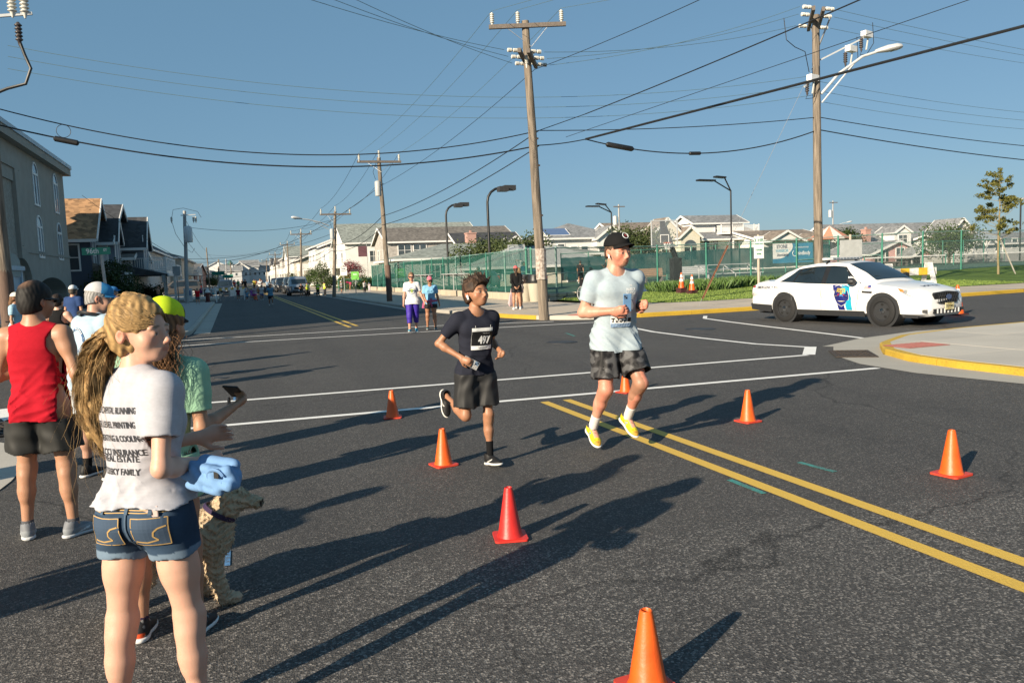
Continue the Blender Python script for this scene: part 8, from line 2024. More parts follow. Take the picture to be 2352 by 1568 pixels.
# the running man
def running_man():
 t=person('running man in light blue T-shirt, black cap and camouflage shorts',(3.06,6.12,0),-88)
 f=Figure(1.82,1.04,VX,'pink',dict(lean=4,twist=-6,head=(20,2,0),rleg=(9,6,40,-26,6),lleg=(30,3,68,-30,4),rarm=((.30,-.10,-.95),(-.70,.72,.10)),larm=((.12,-.42,-.88),(-.1,.93,.16)),rhand='hold',lhand='fist',rpalm=(-.35,-.9,.1),lpalm=(-1,0,0),lift=.035),shw=1.0)
 f.brow=(.10,.055,.03)
 def beard(L,c,V):
  m=(L[:,2]<-.066)&(L[:,1]>.055)&(np.abs(L[:,0])<.028)&~((np.abs(L[:,2]+.0695)<.010)&(np.abs(L[:,0])<.02));c[m]=c[m]*.45+np.array((.20,.10,.05))*.55
  m=(L[:,2]<-.054)&(L[:,2]>-.064)&(L[:,1]>.08)&(np.abs(L[:,0])<.026);c[m]=c[m]*.6+np.array((.2,.1,.05))*.4
  m=(L[:,1]>.02)&(L[:,2]<.03)&(np.abs(L[:,0])>.03);c[m]*=np.array((1.05,.82,.78))
 f.body(t,True,beard)
 def tie(V,c,L):
  n=vnoise(V[:,0],V[:,1],V[:,2],34,3);w=np.clip((n-.1)*1.6,0,1)[:,None]*np.clip((L[:,2]-.1)*4,0,1)[:,None];c[:]=c*(1-.35*w)+np.array((.24,.32,.40))*.35*w
 sh=f.shirt(t,(.375,.45,.50),.66,-.125,.020,.052,fold=.0085,seed=3,colfn=tie,flare=.03)
 def camo(V,c,L):
  n=vnoise(V[:,0]*1.6,V[:,1]*1.6,V[:,2]*2.4,30,5)+.5*vnoise(V[:,0],V[:,1],V[:,2]*1.5,75,9);c[n>.18]=(.085,.085,.088);c[n<-.30]=(.006,.006,.007)
 f.shorts(t,(.028,.027,.029),.80,-.11,.028,.018,seed=4,colfn=camo,fold=.008)
 def sc(L,c):
  c[(L[:,1]>.15)]=(.55,.30,.04);m=(np.abs(L[:,0])<.022)&(L[:,1]>.03)&(L[:,1]<.12)&(L[:,2]>-.035);c[m]=(.62,.30,.22);m=vnoise(L[:,0],L[:,1],L[:,2],190,1)>.45;c[m]=c[m]*.6;m=(np.abs(L[:,0])>.030)&(np.abs(L[:,1]-.045-.01*np.sin(L[:,2]*300))<.008);c[m]=(.10,.22,.42);c[(L[:,2]>.006)]=(.05,.05,.06)
 f.shoes(t,(.62,.53,.02),(.74,.74,.72),sock=(.66,.64,.62),sock_h=.135,colfn=sc)
 cp=f.cap(t,(.012,.012,.013),tilt=12)
 f.hair(t,(.09,.055,.035),'buzz',seed=4)
 # cap badge
 R=f.capR;c=f.capC(.012,.118,.062);n=R@nz((.1,.9,.42));u=R@nz((1,-.1,0));w=np.cross(n,u)*1
 w=R@nz((0,-.42,.9));V,F=text_polys('C',.03,.001);bd=MB();bd.add([c+u*v[0]*-1+w*v[1]+n*.008 for v in V],F);bd.build('badge',simple_mat('badge_red',(.35,.02,.03),.7),cp,fix=False)
 ring=MB();ring.tube([c+(u*math.cos(a)+w*math.sin(a))*.026+n*.004 for a in np.linspace(0,2*math.pi,17)],.0028,5);ring.build('badge_ring',PRINTW,cp)
 # earbud, chain, watch
 e=f.hp(.086,-.002,-.03);MB().tube([e,e+f.Rh@np.array([.004,.012,-.03])],[.009,.005],8).build('earbud',simple_mat('bud_white',(.8,.8,.8),.3),t,True)
 wr=f.J['lwri'];d=f.J['lla'];b=MB();a1=nz(np.cross(d,[0,0,1]));a2=np.cross(d,a1);b.tube([wr-d*.03+(a1*math.cos(q)+a2*math.sin(q))*.034 for q in np.linspace(0,6.283,17)],.011,6);b.build('watch',BIBK,t,True)
 bv=bvh_of(f.sv);A=f.Rt
 org=f.P+f.up*.165*f.k+A@np.array([-.0,.1,0]);u=-A[:,0];w=f.up;n=A[:,1]
 V,F=grid2(.19,.155,10,8,0,-.015);bib=drape(t,'race_bib',V,F,org,u,w,n,bv,BIBW,.007)
 V,F=grid2(.188,.032,10,2,0,-.076);drape(bib,'bib_band',V,F,org,u,w,n,bv,BIBB,.009)
 lay_text(bib,'number','333',.105,.0,-.018,org,u,w,n,bv,BIBK,.002,.1,.0082);lay_text(bib,'lettering','2ND LEG RUNNING',.012,.005,-.078,org,u,w,n,bv,BIBK,0,.08,.0102)
 V,F=text_polys('T',.05,.002);drape(bib,'bird_mark',V[:,:2]+np.array([-.075,-.035]),F,org,u,w,n,bv,BIBK,.010);V,F=grid2(.03,.034,3,3,.075,-.032);drape(bib,'badge_mark',V,F,org,u,w,n,bv,BIBK,.010)
 o2=f.P+f.up*.375*f.k+A@np.array([-.085,.12,0])
 for i,s_ in enumerate(('THE','HARBOR','HUSTLE')):lay_text(t,'lettering',s_,.02 if i==0 else.036,0,.035-.033*i,o2,u,w,n,bv,PRINTW,.0008,(.025,.085,.085)[i],.0025)
 g=f.J['rgrip'];d=f.J['rla']
 phone('blue phone held upright by the running man',t,g+np.array([-.035,.02,.055]),-A[:,0],f.up*1.0+A[:,0]*.1,A[:,1],simple_mat('phone_blue',(.12,.24,.42),.25))
 return t
 # the running boy
def running_boy():
 t=person('running boy in dark navy T-shirt and black shorts with bib 497',(1.80,6.10,0),-80)
 f=Figure(1.53,.96,VX*.95,'deep',dict(lean=6,twist=-4,head=(16,-12,-3),rleg=(-2,3,108,-70,4),lleg=(4,2,7,8,4),rarm=((.58,-.22,-.80),(-.60,.68,-.42)),larm=((.2,-.45,-.86),(-.10,.93,-.2)),rhand='hold',lhand='fist',rpalm=(-.3,-.95,0),lpalm=(-1,0,.2)),child=True,shw=1.0)
 f.brow=(.035,.022,.015);f.body(t)
 f.shirt(t,(.020,.022,.034),.68,-.055,.017,.052,fold=.007,seed=5,flare=.02)
 f.shorts(t,(.022,.022,.023),.80,-.04,.030,.022,seed=6,fold=.008)
 def sc(L,c):
  m=(np.abs(L[:,0])>.02)&(np.abs(L[:,2]+.035-(L[:,1]-.05)*.35)<.006)&(L[:,1]>-.01)&(L[:,1]<.09);c[m]=(.5,.5,.48)
 f.shoes(t,(.012,.012,.013),(.66,.65,.62),sock=(.010,.010,.011),sock_h=.155,colfn=sc)
 def spikes(v):
  r=random.Random(4)
  for i in range(46):
   a=r.uniform(-1.2,1.2);y=r.uniform(-.07,.09);p=f.hp(.065*math.sin(a),y,.03+.072*math.cos(a));q=f.hp(.075*math.sin(a)+r.uniform(-.025,.025),y+r.uniform(-.05,.03),.055+.078*math.cos(a)+r.uniform(.0,.035));v.cone(p,q,.012,.003,.008)
 f.hair(t,(.055,.032,.02),'messy',seed=6,extra=spikes,var=.5)
 cs=[];r=random.Random(8)
 for i in range(160):
  a=r.uniform(-1.3,1.3);y=r.uniform(-.09,.1);p0=np.array([.078*math.sin(a),y,.03+.082*math.cos(a)]);d=np.array([r.uniform(-.4,.4),r.uniform(-.7,.5),1.0])*r.uniform(.02,.05);cs.append([f.hp(*p0),f.hp(*(p0+d*.6)),f.hp(*(p0+d+np.array([0,r.uniform(-.01,.01),-.008])))])
 strands('hair_strands',t,cs,HAIRM,.0016,[(.05*q,.032*q,.02*q)for q in np.linspace(.4,1.6,160)])
 e=f.hp(.086,-.002,-.03);MB().tube([e,e+f.Rh@np.array([.004,.014,-.034])],[.010,.006],8).build('earbud',simple_mat('bud_white',(.8,.8,.8),.3),t,True)
 bv=bvh_of(f.sv);A=f.Rt;org=f.P+f.up*.285*f.k+A@np.array([-.012,.1,0]);u=-A[:,0];w=f.up;n=A[:,1]
 V,F=grid2(.178,.175,10,10);bib=drape(t,'race_bib',V,F,org,u,w,n,bv,BIBW,.006)
 V,F=grid2(.176,.115,10,8,0,.003);drape(bib,'bib_field',V,F,org,u,w,n,bv,BIBK,.008)
 lay_text(bib,'number','497',.082,.018,-.012,org,u,w,n,bv,BIBW,.0035,.105,.0085);lay_text(bib,'lettering','SECOND CAPITAL RUNNING',.012,.01,-.07,org,u,w,n,bv,BIBK,.0,.085,.009);lay_text(bib,'lettering','SECONDCAPITALRUNNING.COM',.008,.03,.045,org,u,w,n,bv,BIBW,0,.06,.010)
 for q in(-.06,.07):
  p=Vector(org)+Vector(u)*q+Vector(w)*.09;h=bv.ray_cast(p+Vector(n)*.4,-Vector(n),.8)
  if h[0]:MB().tube([h[0]+Vector(n)*.006,h[0]+Vector(n)*.006+Vector(w)*.018],.0016,4).build('safety_pin',ALU,bib)
 g=f.J['rgrip'];phone('patterned phone in the running boy\'s right hand',t,g+np.array([-.01,.015,-.01]),f.J['rside'],f.J['rla']*.8+f.up*-.3,A[:,1],mat('phone_pattern',(.05,.05,.05),.3,.9,120,col2=(.5,.5,.5)),(.068,.13,.009))
 g=f.J['lgrip'];p=person('tmp',(0,0,0),0);bpy.data.objects.remove(p)
 return t
 # blond girl with printed shirt (nearest)
def blond_girl():
 c=dep(338,1190,2.72);t=person('blond ponytail girl in white printed T-shirt and denim shorts, seen from behind',(c[0],c[1],0),62)
 f=Figure(1.56,.93,.0055,'fair',dict(lean=1,side=0,twist=-24,head=(-68,3,4),rleg=(4,5,5,0,8),lleg=(-3,5,2,0,8),rarm=((.16,-.20,-.97),(-.30,.94,-.12)),larm=((.10,.25,-.95),(-.40,.88,.1)),rhand='relax',lhand='relax'),fem=True,shw=.98)
 f.brow=(.20,.12,.06);f.body(t)
 def heather(V,c,L):
  n=vnoise(V[:,0],V[:,1],V[:,2]*4,160,2);c[:]=c*(1+.05*n[:,None])
 f.shirt(t,(.43,.43,.47),.60,.028,.024,.046,fold=.0085,seed=7,colfn=heather,flare=.012)
 def denim(V,c,L):
  n=vnoise(V[:,0],V[:,1],V[:,2],22,4);c[:]=c*(1+.35*n[:,None]);
  for nme in 'rl':
   h,k_=f.J[nme+'hip'],f.J[nme+'knee'];tt=((V-h)@(k_-h))/((k_-h)@(k_-h));near=np.linalg.norm(V-(h+(k_-h)*.38),axis=1)<.15
   m=near&(tt>.31);c[m]=(.15,.21,.28)
 f.shorts(t,(.035,.062,.105),.38,.06,.008,.006,seed=8,fold=.0025,colfn=denim,m=CLOTH)
 # denim seams, pockets, stitching
 bv=bvh_of(f.hv);Rp=f.Rp;ST_=simple_mat('stitch_gold',(.42,.27,.10),.8);DN=simple_mat('denim_pocket',(.032,.058,.10),.85);LOOP=simple_mat('denim_seam',(.05,.085,.135),.85)
 org=f.P+np.array([0,-.1,0]);u=Rp[:,0];w=np.array([0,0,1.]);n=-Rp[:,1]
 for sd in(-1,1):
  cx=.078*sd;V=[(cx-.058,.0),(cx+.058,.0),(cx+.052,-.09),(cx,-.112),(cx-.052,-.09)]
  V2,F2=grid2(.116,.1,8,8,cx,-.05);pk=drape(t,'pocket',V2,F2,org,u,w,n,bv,DN,.0085)
  def line(pts,wd=.004,nm='stitching'):
   vs=[];fs=[]
   for i in range(len(pts)-1):
    a,b_=np.array(pts[i]),np.array(pts[i+1]);d=nz(b_-a)*1;q=np.array([-d[1],d[0]])*wd/2;k_=len(vs);m_=4
    for j in range(m_+1):pnt=a+(b_-a)*j/m_;vs+=[tuple(pnt+q),tuple(pnt-q)]
    for j in range(m_):fs.append((k_+2*j,k_+2*j+1,k_+2*j+3,k_+2*j+2))
   drape(pk,nm,vs,fs,org,u,w,n,bv,ST_,.0095)
  line([(cx-.056,-.004),(cx+.056,-.004)],.003);line([(cx-.056,-.004),(cx-.056,-.098),(cx+.056,-.098),(cx+.056,-.004)],.003)
  line([(cx-.05,-.085),(cx-.01,-.088),(cx+.025,-.08),(cx+.012,-.066),(cx+.016,-.05),(cx+.03,-.038),(cx+.052,-.032)],.005)
 for x in(-.002,):
  V2,F2=grid2(.006,.17,1,10,x,-.05);drape(t,'seam',V2,F2,org,u,w,n,bv,LOOP,.005)
 for z in(.02,.012):V2,F2=grid2(.26,.003,16,1,0,z);drape(t,'stitching',V2,F2,org,u,w,n,bv,ST_,.004)
 for x in(-.085,0,.085):V2,F2=grid2(.012,.045,1,4,x,.03);drape(t,'belt_loop',V2,F2,org,u,w,n,bv,LOOP,.009)
 # phone edge showing above the right back pocket
 pc=org+u*.078+w*.012;h=bv.ray_cast(Vector(pc)+Vector(n)*.4,-Vector(n),.8)
 if h[0]:phone('pale pink phone sticking out of the blond girl\'s back pocket',t,np.array(h[0])-n*.003-w*.022,u,w,n,simple_mat('phone_pink',(.5,.38,.35),.35),(.066,.09,.008),False)
 # printed sponsors on the back
 bv=bvh_of(f.sv);A=f.Rt;org=f.P+f.up*.25*f.k+A@np.array([0,-.12,0]);u=A[:,0];w=f.up;n=-A[:,1]
 for i,(s_,wd,hz)in enumerate((('SECOND CAPITAL RUNNING',.215,.105),('HIGHER LEVEL PRINTING',.20,.058),('KELLY HEATING & COOLING',.225,.012),('IANUCCI INSURANCE',.215,-.036),('& REAL ESTATE',.165,-.058),('VOSISKY FAMILY',.165,-.102))):
  lay_text(t,'lettering',s_,.030,.005,hz+.02,org,u,w,n,bv,PRINT,.0007,wd,.0022)
 for i in range(2):
  pass
  # hair: swept back into a loose wavy ponytail blown to the left
 path=[(0,-.098,.0),(.02,-.128,-.03),(.045,-.145,-.09),(.065,-.158,-.18),(.078,-.155,-.28),(.082,-.140,-.37),(.08,-.12,-.44)];rr=[.020,.028,.034,.038,.036,.030,.014]
 def tail(v):
  for i in range(len(path)-1):v.cone(f.hp(*path[i]),f.hp(*path[i+1]),rr[i]*.9,rr[i+1]*.9,.02)
  def curl(X,Y,Z):
   x,y,z=X-f.J['head'][0],Y-f.J['head'][1],Z-f.J['head'][2];lowr=np.clip(-(z+.02)*12,0,1);return(np.sin(z*75+4*np.sin(x*40)+y*60)*.5+np.sin(x*150+y*130+z*30)*.5)*.006*lowr
  v.warp(curl)
 f.hair(t,(.40,.25,.105),'long',seed=9,extra=tail,var=.4)
 r=np.random.default_rng(3);cs=[];cc=[]
 P=np.array(path)
 for i in range(3900):
  if i<2600:
   ck=i%46;rc=np.random.default_rng(100+ck);oc=np.clip(rc.normal(size=2)*.75,-1.25,1.25);o=oc+r.normal(size=2)*.13;w0=r.uniform(.0,.12);pts=[];ph=rc.uniform(0,6.28)+r.normal()*.12;amp=rc.uniform(.008,.02);n_=14;end=rc.uniform(.62,1.05)+r.normal()*.03;fly=r.random()<.03;fo=r.normal(size=3)*.05;cb=rc.uniform(.5,1.55)
   for j in range(n_):
    q=w0+(end-w0)*j/(n_-1);k_=min(q,1)*(len(P)-1);a=int(min(k_,len(P)-2));p=P[a]+(P[a+1]-P[a])*(k_-a);ra=np.interp(q,np.linspace(0,1,len(rr)),rr)*1.12
    wv=amp*math.sin(q*25+ph);p=p+np.array([o[0]*ra+wv,o[1]*ra*.9+amp*math.cos(q*22+ph),0]);
    if q>1:p[2]-=(q-1)*.4
    if fly:p=p+fo*(j/n_)**2*2
    pts.append(f.hp(*p))
  else:
   a=r.uniform(-1.75,1.75);y0=r.uniform(.02,.088)if i<3750 else r.uniform(-.02,.09);R0=.0885 if i<3750 else.092;fl=0 if i<3750 else r.uniform(.1,1.0);pts=[];n_=9
   for j in range(n_):
    q=j/(n_-1);aa=a*(1-.55*q**1.5);yy=y0+(-.105-y0)*q;rr_=R0*math.sqrt(max(.06,1-(yy+.014)**2/.112**2));z=.018-.02*q**2
    p=np.array([rr_*math.sin(aa),yy,z+rr_*1.04*math.cos(aa)*(1-.12*q)]);p=p+np.array([0,-.01,.03])*fl*math.sin(q*3.14)+r.normal(size=3)*.0015;pts.append(f.hp(*p))
  cs.append(pts);b_=(cb if i<2600 else.95)*r.uniform(.75,1.25);cc.append((.50*b_,.32*b_,.14*b_))
 strands('hair_strands',t,cs,HAIRM,.00085,cc)
 hb=MB();c0=f.hp(0,-.112,-.012);d=nz(f.Rh@np.array([0,-.8,-.55]));a1=nz(np.cross(d,[0,0,1.]));a2=np.cross(d,a1);hb.tube([c0+(a1*math.cos(q)+a2*math.sin(q))*.026 for q in np.linspace(0,6.283,15)],.006,6);hb.build('hair_tie',simple_mat('hair_tie',(.25,.16,.08),.8),t,True)
 # blue sweatshirt bundled over her forearm
 w_=empty('sweatshirt',t.location,t.rotation_euler[2],'light blue sweatshirt bundled over the blond girl\'s arm','sweatshirt')
 e,wr=f.J['relb'],f.J['rwri'];Cc=e+(wr-e)*.55+np.array([.05,.02,-.02]);v=Vol(Cc-.25,Cc+.25,.005)
 side=np.array([.95,.3,0]);X1=nz(np.array([.80,-.15,-.05]))
 R_=np.stack([X1,nz(np.cross([0,0,1],X1)),[0,0,1]],1)
 Y1=R_[:,1];U1=np.array([0,0,1.]);B=lambda a,y,z:Cc+(X1*a+Y1*y+U1*z)*.62
 v.ell(B(.05,0,-.02),R_,(.095,.045,.04),.015);v.ell(B(.15,.0,-.03),R_,(.058,.042,.046),.015)
 for a0,y0,z0,a1,y1,z1,r0,r1 in((-.08,-.05,.03,.20,-.06,.02,.03,.026),(-.06,-.07,-.02,.22,-.07,-.045,.028,.03),(-.05,-.06,-.075,.16,-.065,-.09,.026,.022),(.02,.0,.05,.2,.01,.045,.035,.03),(.2,-.05,.03,.235,-.03,-.05,.03,.025),(.1,-.075,.03,.16,-.085,-.07,.02,.016),(.0,-.08,.02,.05,-.085,-.08,.02,.016),(-.07,.03,.0,.1,.05,-.09,.04,.035)):v.cone(B(a0,y0,z0),B(a1,y1,z1),r0*.62,r1*.62,.008)
 v.warp(lambda X,Y,Z:vnoise(X-Cc[0],Y-Cc[1],Z-Cc[2],80,3)*.004);V,Q=v.mesh(2);V,Q=biggest(V,Q);put_mesh('fabric',V,Q,CLOTH,w_,np.tile(np.array((.17,.31,.54)),(len(V),1)))
 MB().tube([B(.155+.05*math.cos(q),-.088-.004*math.sin(q),-.005+.042*math.sin(q))for q in np.linspace(.3,5.6,16)],.006,6).build('collar',simple_mat('sweat_collar',(.13,.25,.46),.9),w_,True)
 MB().box(B(.165,-.094,.012),(.018,.004,.024),math.atan2(X1[1],X1[0])).build('label_patch',BIBK,w_)
 return t
 # girl in mint shirt and neon cap
def mint_girl():
 c=dep(425,1100,3.5);t=person('girl in mint green T-shirt and neon yellow cap looking down the road',(c[0]-.11,c[1]+.05,0),74)
 f=Figure(1.53,1.0,VX,'tan',dict(lean=2,side=6,twist=-4,head=(-8,6,-5),rleg=(3,4,4,0,6),lleg=(2,5,3,0,8),rarm=((.22,-.05,-1),(.25,.9,.30)),larm=((.14,.05,-1),(-.3,.88,.3)),rhand='hold',lhand='hold',rpalm=(-.5,.0,.85),lpalm=(-.4,0,.9)),fem=True)
 f.body(t)
 f.shirt(t,(.30,.52,.36),.70,-.16,.020,.045,fold=.0035,seed=12,flare=.025)
 f.shorts(t,(.010,.010,.011),.42,-.14,.006,.002,seed=12,fold=.001)
 def sc(L,c):
  m=vnoise(L[:,0],L[:,1],L[:,2],160,3)>.55;c[m]=(.2,.2,.2);c[(L[:,1]<-.06)&(L[:,2]<-.03)]=(.62,.08,.02)
 f.shoes(t,(.014,.014,.016),(.74,.74,.73),sock=(.05,.03,.06),sock_h=.05,colfn=sc)
 def neon(L,c):c[L[:,1]>.055]=(.02,.02,.022)
 f.cap(t,(.60,.78,.03),brim=(.015,.015,.017),tilt=4,colfn=neon)
 path=[(0,-.085,-.03),(.005,-.115,-.10),(.01,-.125,-.20),(.005,-.12,-.30),(0,-.115,-.39),(0,-.10,-.46)];rr=[.040,.052,.058,.056,.046,.024]
 def tail(v):
  for i in range(len(path)-1):v.cone(f.hp(*path[i]),f.hp(*path[i+1]),rr[i]*.9,rr[i+1]*.9,.02)
  def curl(X,Y,Z):
   x,y,z=X-f.J['head'][0],Y-f.J['head'][1],Z-f.J['head'][2];lowr=np.clip(-(z+.02)*12,0,1);return(np.sin(z*60+4*np.sin(x*50)+y*60)*.5+np.sin(x*170+y*140+z*30)*.5)*.008*lowr
  v.warp(curl)
 f.hair(t,(.17,.085,.04),'long',seed=13,extra=tail,var=.5)
 r=np.random.default_rng(5);cs=[];cc=[];P=np.array(path)
 for i in range(1500):
  o=r.normal(size=2)*.85;ph=r.uniform(0,6.28);pts=[];end=r.uniform(.7,1.03);w0=r.uniform(0,.3)
  for j in range(12):
   q=w0+(end-w0)*j/11;k_=min(q,1)*(len(P)-1);a=int(min(k_,len(P)-2));p=P[a]+(P[a+1]-P[a])*(k_-a);ra=np.interp(q,np.linspace(0,1,len(rr)),rr)*1.1;p=p+np.array([o[0]*ra+.012*math.sin(q*30+ph),o[1]*ra+.01*math.cos(q*27+ph),0]);pts.append(f.hp(*p))
  cs.append(pts);b_=r.uniform(.5,1.6);cc.append((.26*b_,.13*b_,.06*b_))
 strands('hair_strands',t,cs,HAIRM,.0010,cc)
 g=f.J['rgrip'];phone('black phone in the hands of the girl in mint',t,g+np.array([-.02,.03,.02]),f.Rt[:,0],f.Rt[:,1]*.8+f.up*.45,f.up*-.8+f.Rt[:,1]*.5,BIBK,lens=False)
 return t
 # man in red tank top
def red_man():
 t=person('tanned man in red tank top and black shorts seen from behind',(-1.18,5.66,0),78)
 f=Figure(1.64,1.03,VX,'tan',dict(lean=1,twist=-4,head=(-22,4,0),rleg=(1,5,4,0,34),lleg=(3,6,5,0,26),rarm=((.30,-.12,-.95),(.16,.34,-.93)),larm=((.30,.05,-.95),(-.75,.62,.35)),rhand='relax',lhand='grip',lpalm=(0,1,.2)),shw=1.0)
 def bald(L,c,V):pass
 f.body(t,True);f.shirt(t,(.40,.010,.022),.6,-.12,.016,.058,tank=True,fold=.011,seed=15,flare=.02)
 f.shorts(t,(.020,.020,.019),.72,-.105,.030,.022,seed=16,fold=.007)
 def sc(L,c):
  c[L[:,2]>-.012]=(.17,.18,.20);m=(np.abs(L[:,0])>.026)&(np.abs(L[:,2]+.04-(L[:,1]-.05)*.3)<.005)&(L[:,1]>0)&(L[:,1]<.09);c[m]=(.6,.62,.64)
 f.shoes(t,(.24,.26,.28),(.52,.54,.56),sock=(.10,.10,.11),sock_h=.05,colfn=sc)
 f.hair(t,(.012,.010,.009),'short',seed=17,var=.4,patch=(.42,.24,.15))
 MB().lathe([(.001,0),(.02,.001),(.03,-.002)],12).build('bald_spot',None,t)if False else None
 # sunglasses arm, watch, cup
 b=MB();b.tube([f.hp(.083,-.01,.002),f.hp(.082,.06,.006),f.hp(.07,.1,.004)],.006,6);b.tube([f.hp(.07,.1,-.002),f.hp(.0,.118,.0),f.hp(-.07,.1,-.002)],.014,6);b.build('sunglasses',BLK,t,True)
 wr=f.J['rwri'];d=f.J['rla'];a1=nz(np.cross(d,[0,1,0]));a2=np.cross(d,a1);b=MB();b.tube([wr-d*.03+(a1*math.cos(q)+a2*math.sin(q))*.035 for q in np.linspace(0,6.283,17)],.010,6);b.build('watch',simple_mat('watch_grey',(.4,.41,.42),.4),t,True)
 g=f.J['lgrip'];R0=Matrix.Rotation(t.rotation_euler[2],3,'Z');ct=empty('paper_cup',Vector(t.location)+R0@Vector(g-np.array([0,0,.05])),0,'brown paper cup held by the man in red','cup')
 CUP=simple_mat('cup_paper',(.50,.38,.25),.8);MB().lathe([(.028,0),(.037,.098),(.039,.1),(.037,.102),(.034,.1)],20).build('cup',CUP,ct,True);MB().lathe([(.0325,.042),(.0335,.05)],20,cap=False).build('stripe',simple_mat('cup_green',(.05,.13,.03),.7),ct)
 # older man in trucker cap
def cap_man():
 t=person('older man with glasses, blue and white cap and pale blue T-shirt',(-1.13,7.25,0),46)
 f=Figure(1.62,1.02,VX,'old',dict(lean=9,twist=-6,head=(-28,4,0),rleg=(2,5,4,0,10),lleg=(2,6,4,0,10),rarm=((.22,.25,-.95),(-.4,.9,.1)),larm=((.2,.2,-.95),(-.5,.85,.2)),rhand='relax',lhand='relax'),belly=.3)
 f.body(t);f.shirt(t,(.36,.475,.57),.78,-.14,.024,.050,fold=.007,seed=19,flare=.02);f.shorts(t,(.42,.44,.46),.85,-.12,.022,.015,seed=20)
 f.shoes(t,(.012,.012,.013),(.72,.71,.70),sock=(.012,.012,.013),sock_h=.1)
 f.cap(t,(.05,.26,.52),tilt=2,mesh_back=(.58,.56,.56));f.hair(t,(.30,.29,.28),'buzz',seed=21)
 b=MB()
 for sd in(-1,1):b.tube([f.hp(.078*sd,-.01,-.004),f.hp(.06*sd,.095,-.004)],.0022,5);b.tube([f.hp(.034*sd+.026*math.cos(q),.112-.2*abs(.034*sd+.026*math.cos(q))**1.3,-.012+.017*math.sin(q))for q in np.linspace(0,6.283,13)],.0022,5)
 b.build('glasses',simple_mat('glasses_wire',(.12,.10,.08),.4),t,True)
 # camera strap round the neck
 b=MB();nk=f.J['neck'];A=f.Rt
 b.tube([nk+A@np.array([.115*math.sin(q),.105*math.cos(q)-.015,.012-.075*max(0,math.cos(q))-.02*abs(math.sin(q))])for q in np.linspace(-2.6+3.14-2.6,3.14+2.2,22)],.014,6);b.build('strap',BLK,t,True)
 bv=bvh_of(f.sv);org=f.P+f.up*.30*f.k+A@np.array([-.02,-.12,0]);u=A[:,0];w=f.up;n=-A[:,1];vs=[];fs=[]
 for i in range(33):
  a=2*math.pi*i/32;vs+=[(.098*math.cos(a),.098*math.sin(a)),(.078*math.cos(a),.078*math.sin(a))]
 fs=[(2*i,2*i+2,2*i+3,2*i+1)for i in range(32)];ring=drape(t,'ring_print',vs,fs,org,u,w,n,bv,PRINTB,.005)
 txt='STONE HARBOR * ASSOCIATION * '
 for i,ch in enumerate(txt):
  if ch==' ':continue
  a=math.pi*.95-2*math.pi*i/len(txt);V,F=text_polys(ch,.02,.0006);c_,s_=math.cos(a-math.pi/2),math.sin(a-math.pi/2);V2=[(.088*math.cos(a)+v[0]*c_-v[1]*s_,.088*math.sin(a)+v[0]*s_+v[1]*c_)for v in V];drape(ring,'lettering',V2,F,org,u,w,n,bv,PRINTW,.007)
 lay_text(t,'lettering','rehab',.04,.045,-.2,org,u,w,n,bv,PRINTB,0,.08,.005,.3);lay_text(t,'lettering','coastal',.02,-.02,-.19,org,u,w,n,bv,PRINTB,0,.05,.005,.3)
